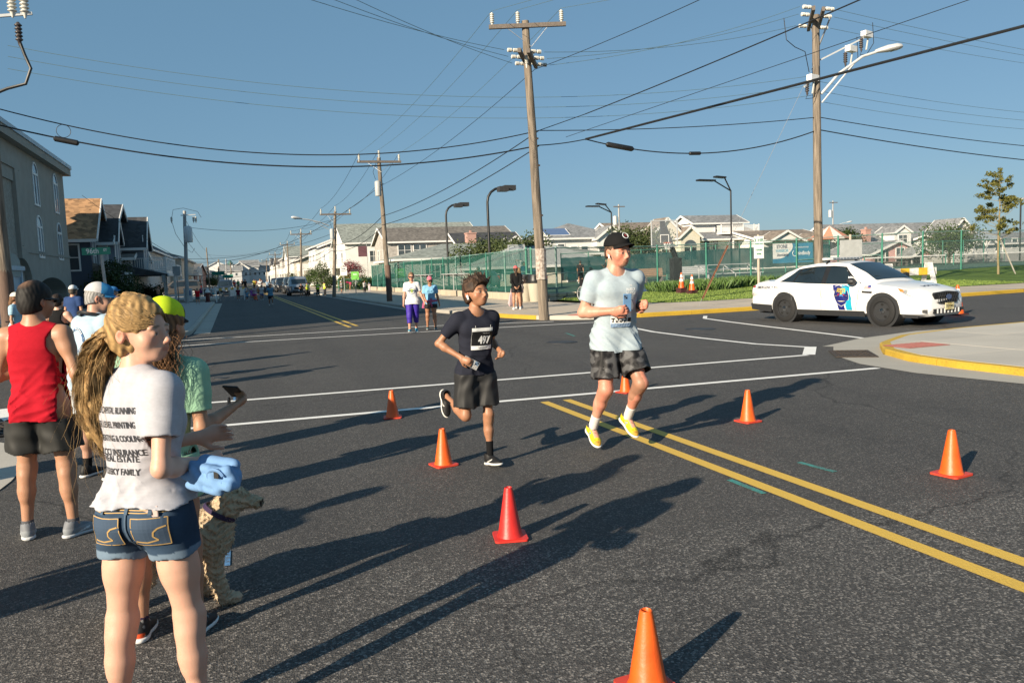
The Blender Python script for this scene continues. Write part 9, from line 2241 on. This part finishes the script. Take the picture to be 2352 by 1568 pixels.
 # the dog
def dog():
 a=Vector(gp(535,1362));h=Vector(gp(250,1425));mid=(a+h)/2;d=(a-h);L=d.length;ang=math.degrees(math.atan2(d.y,d.x))
 t=empty('dog',(mid.x,mid.y,0),rad(ang-90),'curly cream coated dog standing behind the blond girl','dog');v=Vol((-.2,-.48,-.01),(.2,.52,.75),.0065);t.scale=(1.15,.84,.76);a=a+Vector((.0,-.02,0));mid=a-d*.41;t.location=(mid.x,mid.y,0)
 # trunk: deep chest to tucked belly; +y is the head end
 v.cone((0,.16,.45),(0,-.02,.45),.135,.125,.03);v.cone((0,-.02,.45),(0,-.24,.46),.122,.105,.04);v.cone((0,.18,.40),(0,.12,.42),.115,.11,.04);v.cone((0,.2,.50),(.01,.27,.60),.095,.08,.05)
 v.ell((0.01,.315,.655),np.eye(3),(.075,.085,.078),.03);v.cone((.015,.36,.635),(.03,.44,.61),.05,.04,.025);v.ell((.035,.465,.615),np.eye(3),(.022,.018,.016),.008)
 for sd in(-1,1):
  v.cone((.062*sd,.285,.685),(.085*sd,.27,.60),.03,.034,.015)
  fx=.03*sd;off=.045 if sd>0 else-.025
  v.cone((.075*sd,.17,.38),(.08*sd,.15+off*.3,.24),.062,.046,.03);v.cone((.08*sd,.15+off*.3,.24),(.08*sd,.17+off,.045),.044,.04,.02);v.cone((.08*sd,.17+off,.035),(.08*sd,.225+off,.03),.04,.036,.015)
  v.cone((.07*sd,-.24,.42),(.08*sd,-.20,.27),.088,.06,.03);v.cone((.08*sd,-.20,.27),(.08*sd,-.31,.17),.05,.036,.02);v.cone((.08*sd,-.31,.17),(.08*sd,-.29,.045),.037,.036,.015);v.cone((.08*sd,-.29,.035),(.08*sd,-.235,.03),.037,.034,.015)
 v.cone((0,-.30,.48),(0,-.36,.42),.04,.035,.03)
 def curls(X,Y,Z):return(np.sin(X*150+3*np.sin(Y*60+Z*50))*np.sin(Y*130+3*np.sin(Z*55+X*40))+np.sin(Z*140+3*np.sin(X*50+Y*45))*.8)*.0065
 v.warp(curls);v.F=np.maximum(v.F,-self_plane(v,(0,0,0.003),(0,0,1)));V,Q=v.mesh(1);V,Q=biggest(V,Q);n=vnoise(V[:,0],V[:,1],V[:,2],45,2);c=np.array((.50,.385,.26))[None,:]*(1+.12*n[:,None]);m=(V[:,1]>.452)&(V[:,2]<.63);c[m]=(.05,.03,.025);c[V[:,2]<.12]=c[V[:,2]<.12]*.85+np.array((.6,.52,.42))*.15
 FUR=vcol_mat('fur',.9,.1,0,.35,160,.15,50);put_mesh('body',V,Q,FUR,t,c)
 # curly tufts over the coat
 r=np.random.default_rng(6);idx=r.choice(len(V),9000,replace=False);cs=[];cc=[]
 ctr=np.array([0,0,.45])
 for i in idx:
  p=V[i];nrm=nz(np.array([p[0],0,p[2]-.45])*np.array([1,0,.7])+r.normal(size=3)*.35)if p[2]>.33 else nz(np.array([p[0]-.08*np.sign(p[0]),r.normal()*.3,-.5]));tg=nz(r.normal(size=3)+np.array([0,-.4,-.8]));k_=r.uniform(.008,.017)
  cs.append([p,p+nrm*k_*.4+tg*k_*.4,p+nrm*k_*.55+tg*k_*1.0,p+nrm*k_*.2+tg*k_*1.4]);b_=r.uniform(.75,1.25);cc.append((.55*b_,.43*b_,.30*b_))
 strands('coat_curls',t,cs,FUR,.0015,cc)
 b=MB();c0=np.array((0.004,.235,.575));ax=nz((0.05,.55,.83));a1=nz(np.cross(ax,[1,0,0]));a2=np.cross(ax,a1)
 for dz in(-.009,.0,.009):b.tube([c0+ax*dz+(a1*math.cos(q)+a2*math.sin(q))*.098 for q in np.linspace(0,6.283,25)],.006,6)
 col=b.build('collar',simple_mat('collar_purple',(.035,.018,.06),.7),t,True)
running_man();running_boy();blond_girl();mint_girl();red_man();cap_man();dog()
# walkers, onlookers and far runners
STAND=dict();RUN1=dict(lean=6,rleg=(35,2,60,-10,2),lleg=(-18,2,30,-25,2),rarm=((.2,-.55,-.8),(-.1,.75,.5)),larm=((.2,.45,-.85),(-.2,.75,.6)),lift=.01);RUN2=dict(lean=6,lleg=(38,2,70,-10,2),rleg=(-14,2,18,-15,2),larm=((.2,-.55,-.8),(-.1,.75,.5)),rarm=((.2,.45,-.85),(-.2,.75,.6)))
WALK=dict(lean=3,rleg=(18,2,12,8,4),lleg=(-16,2,14,-14,4),rarm=((.15,-.3,-.95),(.05,.1,-1)),larm=((.15,.25,-.95),(0,.5,-.85)))
CROSS=dict(rarm=((.12,.15,-1),(-.75,.7,.15)),larm=((.12,.15,-1),(-.7,.72,.1)));HIPS=dict(rarm=((.55,-.2,-.8),(-.6,.25,-.75)),larm=((.15,0,-1),(.05,.2,-1)));BACKH=dict(rarm=((.12,-.3,-.95),(-.5,-.35,-.8)),larm=((.12,-.2,-.95),(-.45,-.35,-.8)));PHONE_=dict(rarm=((.15,.2,-1),(-.3,.8,.6)),larm=((.15,.1,-1),(-.3,.85,.3)))
def bg(label,loc,facing,H,skin,top,low,hair=None,cap=None,pose=None,vox=.014,fem=False,length=.75,shoe=(.5,.5,.5),sole=(.6,.6,.6),sleeve=.65,hem=-.1,bulk=1.0,long_sleeve=False,tank=False,group=None,child=False,longhair=False,head=None,belly=0.0,shirt=True,sock=None,colfn=None,fine=False,loose=.02):
 t=person(label,loc,facing,group=group);p=dict(pose or STAND)
 if head is not None:p['head']=head
 f=Figure(H,bulk,vox,skin,p,fem,child,belly=belly);f.body(t,fine,hands=vox<.02)
 sh=f.shorts(t,low,length,(hem+.015 if shirt else.06),.016 if length>1 else.022,.0 if length>1 else.012,seed=int(loc[0]*7)%9,fold=.003,name='trousers' if length>1 else 'shorts')
 if shirt:f.shirt(t,top,sleeve,hem,loose,fold=.004,tank=tank,long_sleeve=long_sleeve,seed=int(loc[1]*3)%11,colfn=colfn)
 f.shoes(t,shoe,sole,sock=sock,sock_h=.08,vox=max(.008,vox*.7))
 if cap:f.cap(t,cap[0],brim=cap[1]if len(cap)>1 else None,mesh_back=cap[2]if len(cap)>2 else None,backwards=len(cap)>3)
 if hair:
  ex=None
  if longhair:
   def ex(v):
    q=[(0,-.08,-.02),(0,-.105,-.12),(0,-.11,-.24),(0,-.10,-.36)]
    for i in range(3):v.cone(f.hp(*q[i]),f.hp(*q[i+1]),.05-.006*i,.046-.008*i,.02)
  f.hair(t,hair,'long' if longhair else 'short',vox=max(.007,vox*.6),extra=ex)
 return t,f
def at_px(px,base,top,z=0.0):
 g=gp(px,base,z);D=g[0]*_f[0]+g[1]*_f[1];return g,(base-top)*D/FL,D
CAMD=lambda g:math.degrees(math.atan2(-g[1],-g[0]))
# --- the two walking women
def sunglasses(f,t):
 b=MB();b.tube([f.hp(-.078,.0,-.008),f.hp(-.062,.085,-.008),f.hp(0,.112,-.006),f.hp(.062,.085,-.008),f.hp(.078,.0,-.008)],.006,6)
 for sd in(-1,1):b.box(f.hp(.034*sd,.107,-.014),(.05,.012,.034),R=Matrix([list(r)for r in f.Rh]))
 b.build('sunglasses',BLK,t)
g,H,D=at_px(948,764,628)
t,f=bg('walking woman in white T-shirt and purple leggings',(4.55,21.1,0),-104,1.62,'pink',(.66,.65,.66),(.05,.025,.30),(.22,.14,.08),None,dict(lean=0,rleg=(10,2,6,6,3),lleg=(-10,-1,8,-16,3),rarm=((.22,.05,-1),(.12,.15,-1)),larm=((.30,.0,-1),(.35,.3,-.9))),.009,True,1.55,(.05,.30,.42),(.7,.7,.7),.75,-.12,1.02,fine=True)
sunglasses(f,t);bv=bvh_of(f.sv);A=f.Rt;org=f.P+f.up*.27*f.k+A@np.array([0,.1,0]);vs=[]
for i in range(25):a=2*math.pi*i/24;vs+=[(.085*math.cos(a),.085*math.sin(a)),(.074*math.cos(a),.074*math.sin(a))]
rg=drape(t,'ring_print',vs,[(2*i,2*i+2,2*i+3,2*i+1)for i in range(24)],org,-A[:,0],f.up,A[:,1],bv,PRINTB,.004)
vs=[(.05*math.cos(a)*(1+.4*math.sin(3*a)),.05*math.sin(a))for a in np.linspace(0,6.28,15)[:-1]];drape(rg,'leaf_print',vs,[tuple(range(14))],org,-A[:,0],f.up,A[:,1],bv,simple_mat('print_lime',(.35,.45,.12),.8),.004);V_,F_=grid2(.24,.02,8,1);drape(rg,'wave_print',V_,F_,org,-A[:,0],f.up,A[:,1],bv,PRINTB,.005)
t,f=bg('walking woman in light blue T-shirt and pink cap',(5.2,21.75,0),-100,1.50,'deep',(.20,.42,.62),(.010,.010,.012),(.35,.3,.25),((.60,.16,.22),),dict(lean=2,rleg=(-6,3,5,0,4),lleg=(8,3,5,4,4),rarm=((.2,.05,-1),(-.35,.55,-.7)),larm=((.25,-.1,-1),(.2,.15,-1)),head=(10,4,0)),.009,True,.48,(.03,.08,.09),(.6,.6,.6),.72,-.08,1.06,fine=True,belly=.3)
sunglasses(f,t);b=MB();A=f.Rt;P_=f.P+f.up*.02
b.tube([P_+A@np.array([.175*math.sin(a),.135*math.cos(a),.0])for a in np.linspace(0,6.28,25)],.028,7);b.tube([P_+A@np.array([.02,.15,-.02]),P_+A@np.array([-.03,.17,-.16])],[.03,.02],7);b.tube([P_+A@np.array([.0,.15,.0]),P_+A@np.array([-.02,.16,.07])],[.03,.02],7);b.tube([P_+A@np.array([.17,.0,0]),P_+A@np.array([.2,.0,-.2])],[.03,.05],7)
b.build('tied_jacket',simple_mat('jacket_pink',(.35,.07,.16),.85),t,True)
# --- by the fence
g=gp(1188,711,.13)
bg('woman in black with coral cap standing by the trash barrels',(g[0],g[1],.13),80,1.60,'tan',(.012,.012,.013),(.009,.009,.010),(.05,.03,.02),((.70,.13,.14),),BACKH,.010,True,.50,(.55,.55,.55),(.7,.7,.7),.9,-.04,1.0,long_sleeve=True,longhair=True,fine=True)
bg('woman half hidden behind the coral cap woman, holding a pink towel',(g[0]+.38,g[1]+.75,.13),120,1.55,'tan',(.45,.36,.32),(.35,.25,.25),(.28,.18,.09),None,HIPS,.012,True,.6,longhair=True)
v=Vol((-.3,-.08,0),(.3,.08,.8),.014);v.cone((0,0,.7),(-.08,0,.2),.05,.13,.02,sq=((0,1,0),3.0))
v.warp(lambda X,Y,Z:np.sin(X*60)*.01);V_,Q_=v.mesh(1);tw=empty('towel',(g[0]-.02,g[1]+.45,.16),rad(20),'pale pink towel hanging behind the coral cap woman','towel');put_mesh('cloth',V_,Q_,CLOTH,tw,np.tile(np.array((.60,.44,.46)),(len(V_),1)))
GP='players on the basketball court'
def court(label,px,base,D,facing,top,low,hair,pose,H=1.78,**k):
 p=dep(px,base,D);return bg(label,(p[0],p[1],p[2]),facing,H,'tan',top,low,hair,None,pose,.018,group=GP,**k)
court('player in white shirt jogging on the basketball court',1302,648,72,-80,(.62,.62,.64),(.02,.02,.02),(.03,.02,.015),RUN1,1.72)
court('player in black shirt with his back turned on the court',1334,653,58,60,(.012,.012,.013),(.014,.014,.015),(.05,.04,.03),WALK,1.75,length=.9)
court('player in grey shirt on the court beside the one in black',1355,650,60,150,(.17,.16,.18),(.02,.025,.03),(.04,.03,.02),HIPS,1.75,length=.8)
court('player in white shirt and blue shorts right of the running man',1457,643,62,180,(.60,.60,.60),(.03,.10,.38),(.03,.02,.015),WALK,1.72)
court('player in black just left of the running man head',1397,648,58,200,(.015,.015,.016),(.02,.02,.02),(.04,.03,.02),RUN2,1.75)
court('man in blue polo shirt behind the fence gate',1204,660,55,-70,(.03,.10,.32),(.05,.05,.06),(.06,.04,.03),STAND,1.78)
court('man in dark shirt walking behind the long green fence',1102,678,48,200,(.03,.025,.025),(.03,.03,.035),(.3,.28,.26),WALK,1.75)
# --- officers and others across the road
GV='officers in yellow vests';VEST=(.55,.70,.03)
def vest(V,c,L):
 m=(np.abs(L[:,2]-.22)<.03)|((np.abs(np.abs(L[:,0])-.09)<.02)&(L[:,2]>.2));c[m]=(.6,.6,.55);c[np.abs(L[:,0])>.2]=(.03,.035,.05)
for k,(px,base,top,fc,lb)in enumerate(((706,681,649,-60,'officer in yellow vest nearest the parked cars'),(731,681,648,100,'officer in yellow vest in the middle, back turned'),(747,679,647,-150,'officer in yellow vest nearest the leaning pole'))):
 g,H,D=at_px(px,base,top);bg(lb,(g[0],g[1],0.02),fc,H,'tan',VEST,(.015,.017,.022),(.03,.025,.02),((.02,.022,.03),),HIPS if k else STAND,.024,length=1.95,shoe=(.01,.01,.01),sole=(.02,.02,.02),group=GV,colfn=vest,bulk=1.08)
g,H,D=at_px(693,682,650);bg('man in black T-shirt left of the vested officers',(g[0],g[1],0),-90,H,'tan',(.015,.015,.016),(.12,.11,.11),(.02,.015,.012),None,CROSS,.024,length=.9)
g,H,D=at_px(769,675,645,.12);bg('person in grey with white cap beside the roadside pole',(g[0]+.6,g[1],.12),-170,H,'tan',(.25,.25,.26),(.015,.015,.016),None,((.7,.7,.7),),CROSS,.024)
g,H,D=at_px(838,672,644,.12);bg('person in plaid shirt standing on the front lawn',(g[0],g[1],.12),-60,H,'tan',(.5,.48,.47),(.03,.03,.035),(.03,.02,.02),None,PHONE_,.024,long_sleeve=True,length=1.9)
g,H,D=at_px(849,671,649,.12);bg('child in white beside the person in plaid',(g[0],g[1],.12),-130,H,'tan',(.55,.52,.56),(.5,.45,.5),(.1,.07,.04),((.15,.25,.45),),STAND,.022,child=True,length=1.8)
g,H,D=at_px(806,668,640,.12);bg('person in pink bending down in the front yard',(g[0],g[1],.12),170,1.45,'deep',(.45,.04,.12),(.35,.03,.1),(.05,.03,.02),None,dict(lean=75,rleg=(15,4,10,0,5),lleg=(10,4,8,0,5),rarm=((.1,.2,-1),(0,.2,-1)),larm=((.1,.3,-1),(0,.2,-1))),.024,fem=True)
# --- left onlookers at the corner
GL='onlookers at the left corner'
def onlook(label,px,top_,D,facing,H,**k):
 p=dep(px,top_,D);return bg(label,(p[0],p[1],max(0.0,p[2]-H)),facing,H,group=GL,**k)
onlook('woman with white cap and long brown hair in pale blue T-shirt',30,671,16.5,-10,1.50,skin='tan',top=(.36,.55,.66),low=(.01,.01,.012),hair=(.18,.09,.04),cap=((.66,.63,.58),(.03,.03,.035)),pose=STAND,vox=.010,fem=True,longhair=True,length=.45,fine=True)
onlook('man in dark cap and navy shirt beside the long haired woman',52,676,17.5,-80,1.52,skin='tan',top=(.02,.035,.07),low=(.05,.05,.06),hair=(.03,.02,.015),cap=((.10,.11,.10),),pose=dict(rarm=((.2,.4,-.8),(-.3,.5,.9)),larm=((.15,0,-1),(0,.2,-1))),vox=.010,fine=True)
onlook('woman in black shorts and top behind the man in red',128,678,11.5,70,1.50,skin='fair',top=(.012,.012,.013),low=(.01,.01,.011),hair=(.03,.02,.015),pose=dict(larm=((.5,0,-.85),(.1,.1,-1)),rarm=((.55,.05,-.8),(-.6,.3,-.7))),vox=.010,fem=True,tank=True,length=.42)
onlook('grey haired man in white T-shirt behind the blue cap man',228,668,11.0,40,1.52,skin='old',top=(.62,.61,.64),low=(.03,.03,.04),hair=(.35,.33,.31),pose=HIPS,vox=.009,bulk=1.08,belly=.3)
onlook('man in navy T-shirt and white cap by the drive arch',165,663,19,60,1.62,skin='tan',top=(.03,.06,.16),low=(.1,.1,.1),hair=(.1,.08,.06),cap=((.62,.64,.66),),pose=STAND,vox=.012)
onlook('blond child in white peeking behind the street sign post',287,671,14,60,1.42,skin='fair',top=(.6,.6,.6),low=(.1,.12,.2),hair=(.45,.27,.12),pose=STAND,vox=.010,child=True,longhair=True)
onlook('man in dark olive shirt partly hidden by the street sign post',256,674,18,20,1.55,skin='old',top=(.05,.055,.05),low=(.05,.05,.05),hair=(.2,.18,.17),cap=((.05,.2,.45),),pose=STAND,vox=.012)
# spectators standing just outside the left edge (their shadows reach into view)
GO='spectators beyond the left edge'
for k,(x,y_,H,lb)in enumerate(((-3.05,3.45,1.8,'spectator outside the left edge nearest the camera'),(-4.6,6.2,1.7,'spectator outside the left edge beside the pavement corner'),(-4.3,8.9,1.75,'spectator outside the left edge beyond the storm grate'),(-5.2,9.6,1.65,'farthest spectator outside the left edge'))):
 bg(lb,(x,y_,.008 if k else 0),20+25*k,H,'tan',(.3,.3,.32),(.05,.05,.06),(.05,.04,.03),None,CROSS if k%2 else STAND,.022,group=GO)
 # --- far left pavement
g,H,D=at_px(365,700,657,.1);bg('shirtless tanned man by the small grey sign',(g[0],g[1],.12),-30,H,'deep',(0,0,0),(.02,.02,.025),None,None,CROSS,.022,shirt=False)
for(px,base,top,tc,lc,lb,z)in((455,700,661,(.55,.012,.02),(.08,.08,.08),'man in bright red T-shirt near the fire hydrant',.12),(463,684,659,(.16,.03,.16),(.02,.02,.02),'person in purple behind the man in bright red',.12),(482,685,659,(.6,.6,.6),(.03,.03,.03),'person in white shirt on the far left sidewalk',.12),(490,686,658,(.55,.55,.55),(.08,.40,.45),'woman in teal skirt on the far left sidewalk',.12),(472,682,662,(.02,.02,.02),(.02,.02,.02),'person in black on the far left sidewalk',.12),(515,678,660,(.5,.35,.4),(.1,.1,.1),'person in pale pink by the left poles',.12)):
 g,H,D=at_px(px,base,top,z);bg(lb,(g[0],g[1],z),-60,min(H,1.85),'pink',tc,lc,(.3,.26,.22),None,STAND,.026)
 # --- runners on the far road
GR='runners coming down the far road'
for i,(px,base,top,tc,lc,lb)in enumerate(((623,702,651,(.12,.28,.42),(.02,.022,.03),'dark haired runner in blue T-shirt leading on the far road'),(602,690,653,(.62,.60,.60),(.08,.12,.28),'runner in white T-shirt and blue shorts on the far road'),(586,691,655,(.45,.35,.42),(.45,.03,.28),'runner in pink skirt on the far road'),(568,691,667,(.15,.33,.50),(.03,.05,.1),'child runner in light blue on the far road'),(556,685,656,(.70,.16,.02),(.02,.02,.02),'runner in orange shirt on the far road'),(548,691,659,(.13,.02,.04),(.12,.12,.12),'runner in maroon shirt on the far road'),(541,684,658,(.02,.09,.40),(.05,.06,.1),'runner in royal blue shirt on the far road'),(579,688,661,(.30,.12,.40),(.25,.1,.3),'runner in purple on the far road'),(595,681,657,(.65,.25,.12),(.1,.1,.12),'runner in salmon shirt on the far road'),(563,680,656,(.40,.48,.55),(.1,.1,.1),'runner in pale grey on the far road'),(609,679,656,(.05,.06,.08),(.05,.05,.05),'runner in black on the far road'))):
 g,H,D=at_px(px,base,top);bg(lb,(g[0],g[1],0),-90,H,'tan',tc,lc,(.03,.02,.015),None,RUN1 if i%2 else RUN2,.022 if i<4 else.028,group=GR,fem=i in(2,7),child=i==3)
rr=random.Random(12);ORD_=('first','second','third','fourth','fifth','sixth','seventh','eighth','ninth','tenth','eleventh','twelfth','thirteenth','fourteenth')
PALS=[('white',(.6,.6,.6)),('pale blue',(.3,.42,.55)),('red',(.4,.03,.03)),('black',(.02,.02,.02)),('orange',(.6,.15,.03)),('yellow',(.5,.45,.08)),('green',(.05,.25,.12))]
for i in range(14):
 y_=95+i*9;x=rr.uniform(.2,6.2);nm,c=PALS[i%7]
 bg('tiny '+nm+' clad runner in the far crowd, '+ORD_[i]+' from the front',(x,y_,0),-90,rr.uniform(1.6,1.85),'tan',c,(.05,.05,.06),(.04,.03,.02),None,RUN1 if i%2 else RUN2,.04,group='tiny runners in the far crowd')
plant('lavender_bed','low bed of lavender around the pole at the left edge','plant',(-4.9,22.4,.12),.9,.6,.3,.35,900,.035,foliage_mat('leaf_lavender',(.05,.07,.03),(.16,.15,.13)),77)
plant('potted_shrub','small yellow green shrub in front of the drive arch','shrub',dep(145,742,15.5)[:2]+(.12,),.35,.35,.3,.45,500,.05,LF5,78)
if 'sc' in TXT:bpy.data.scenes.remove(TXT['sc'])
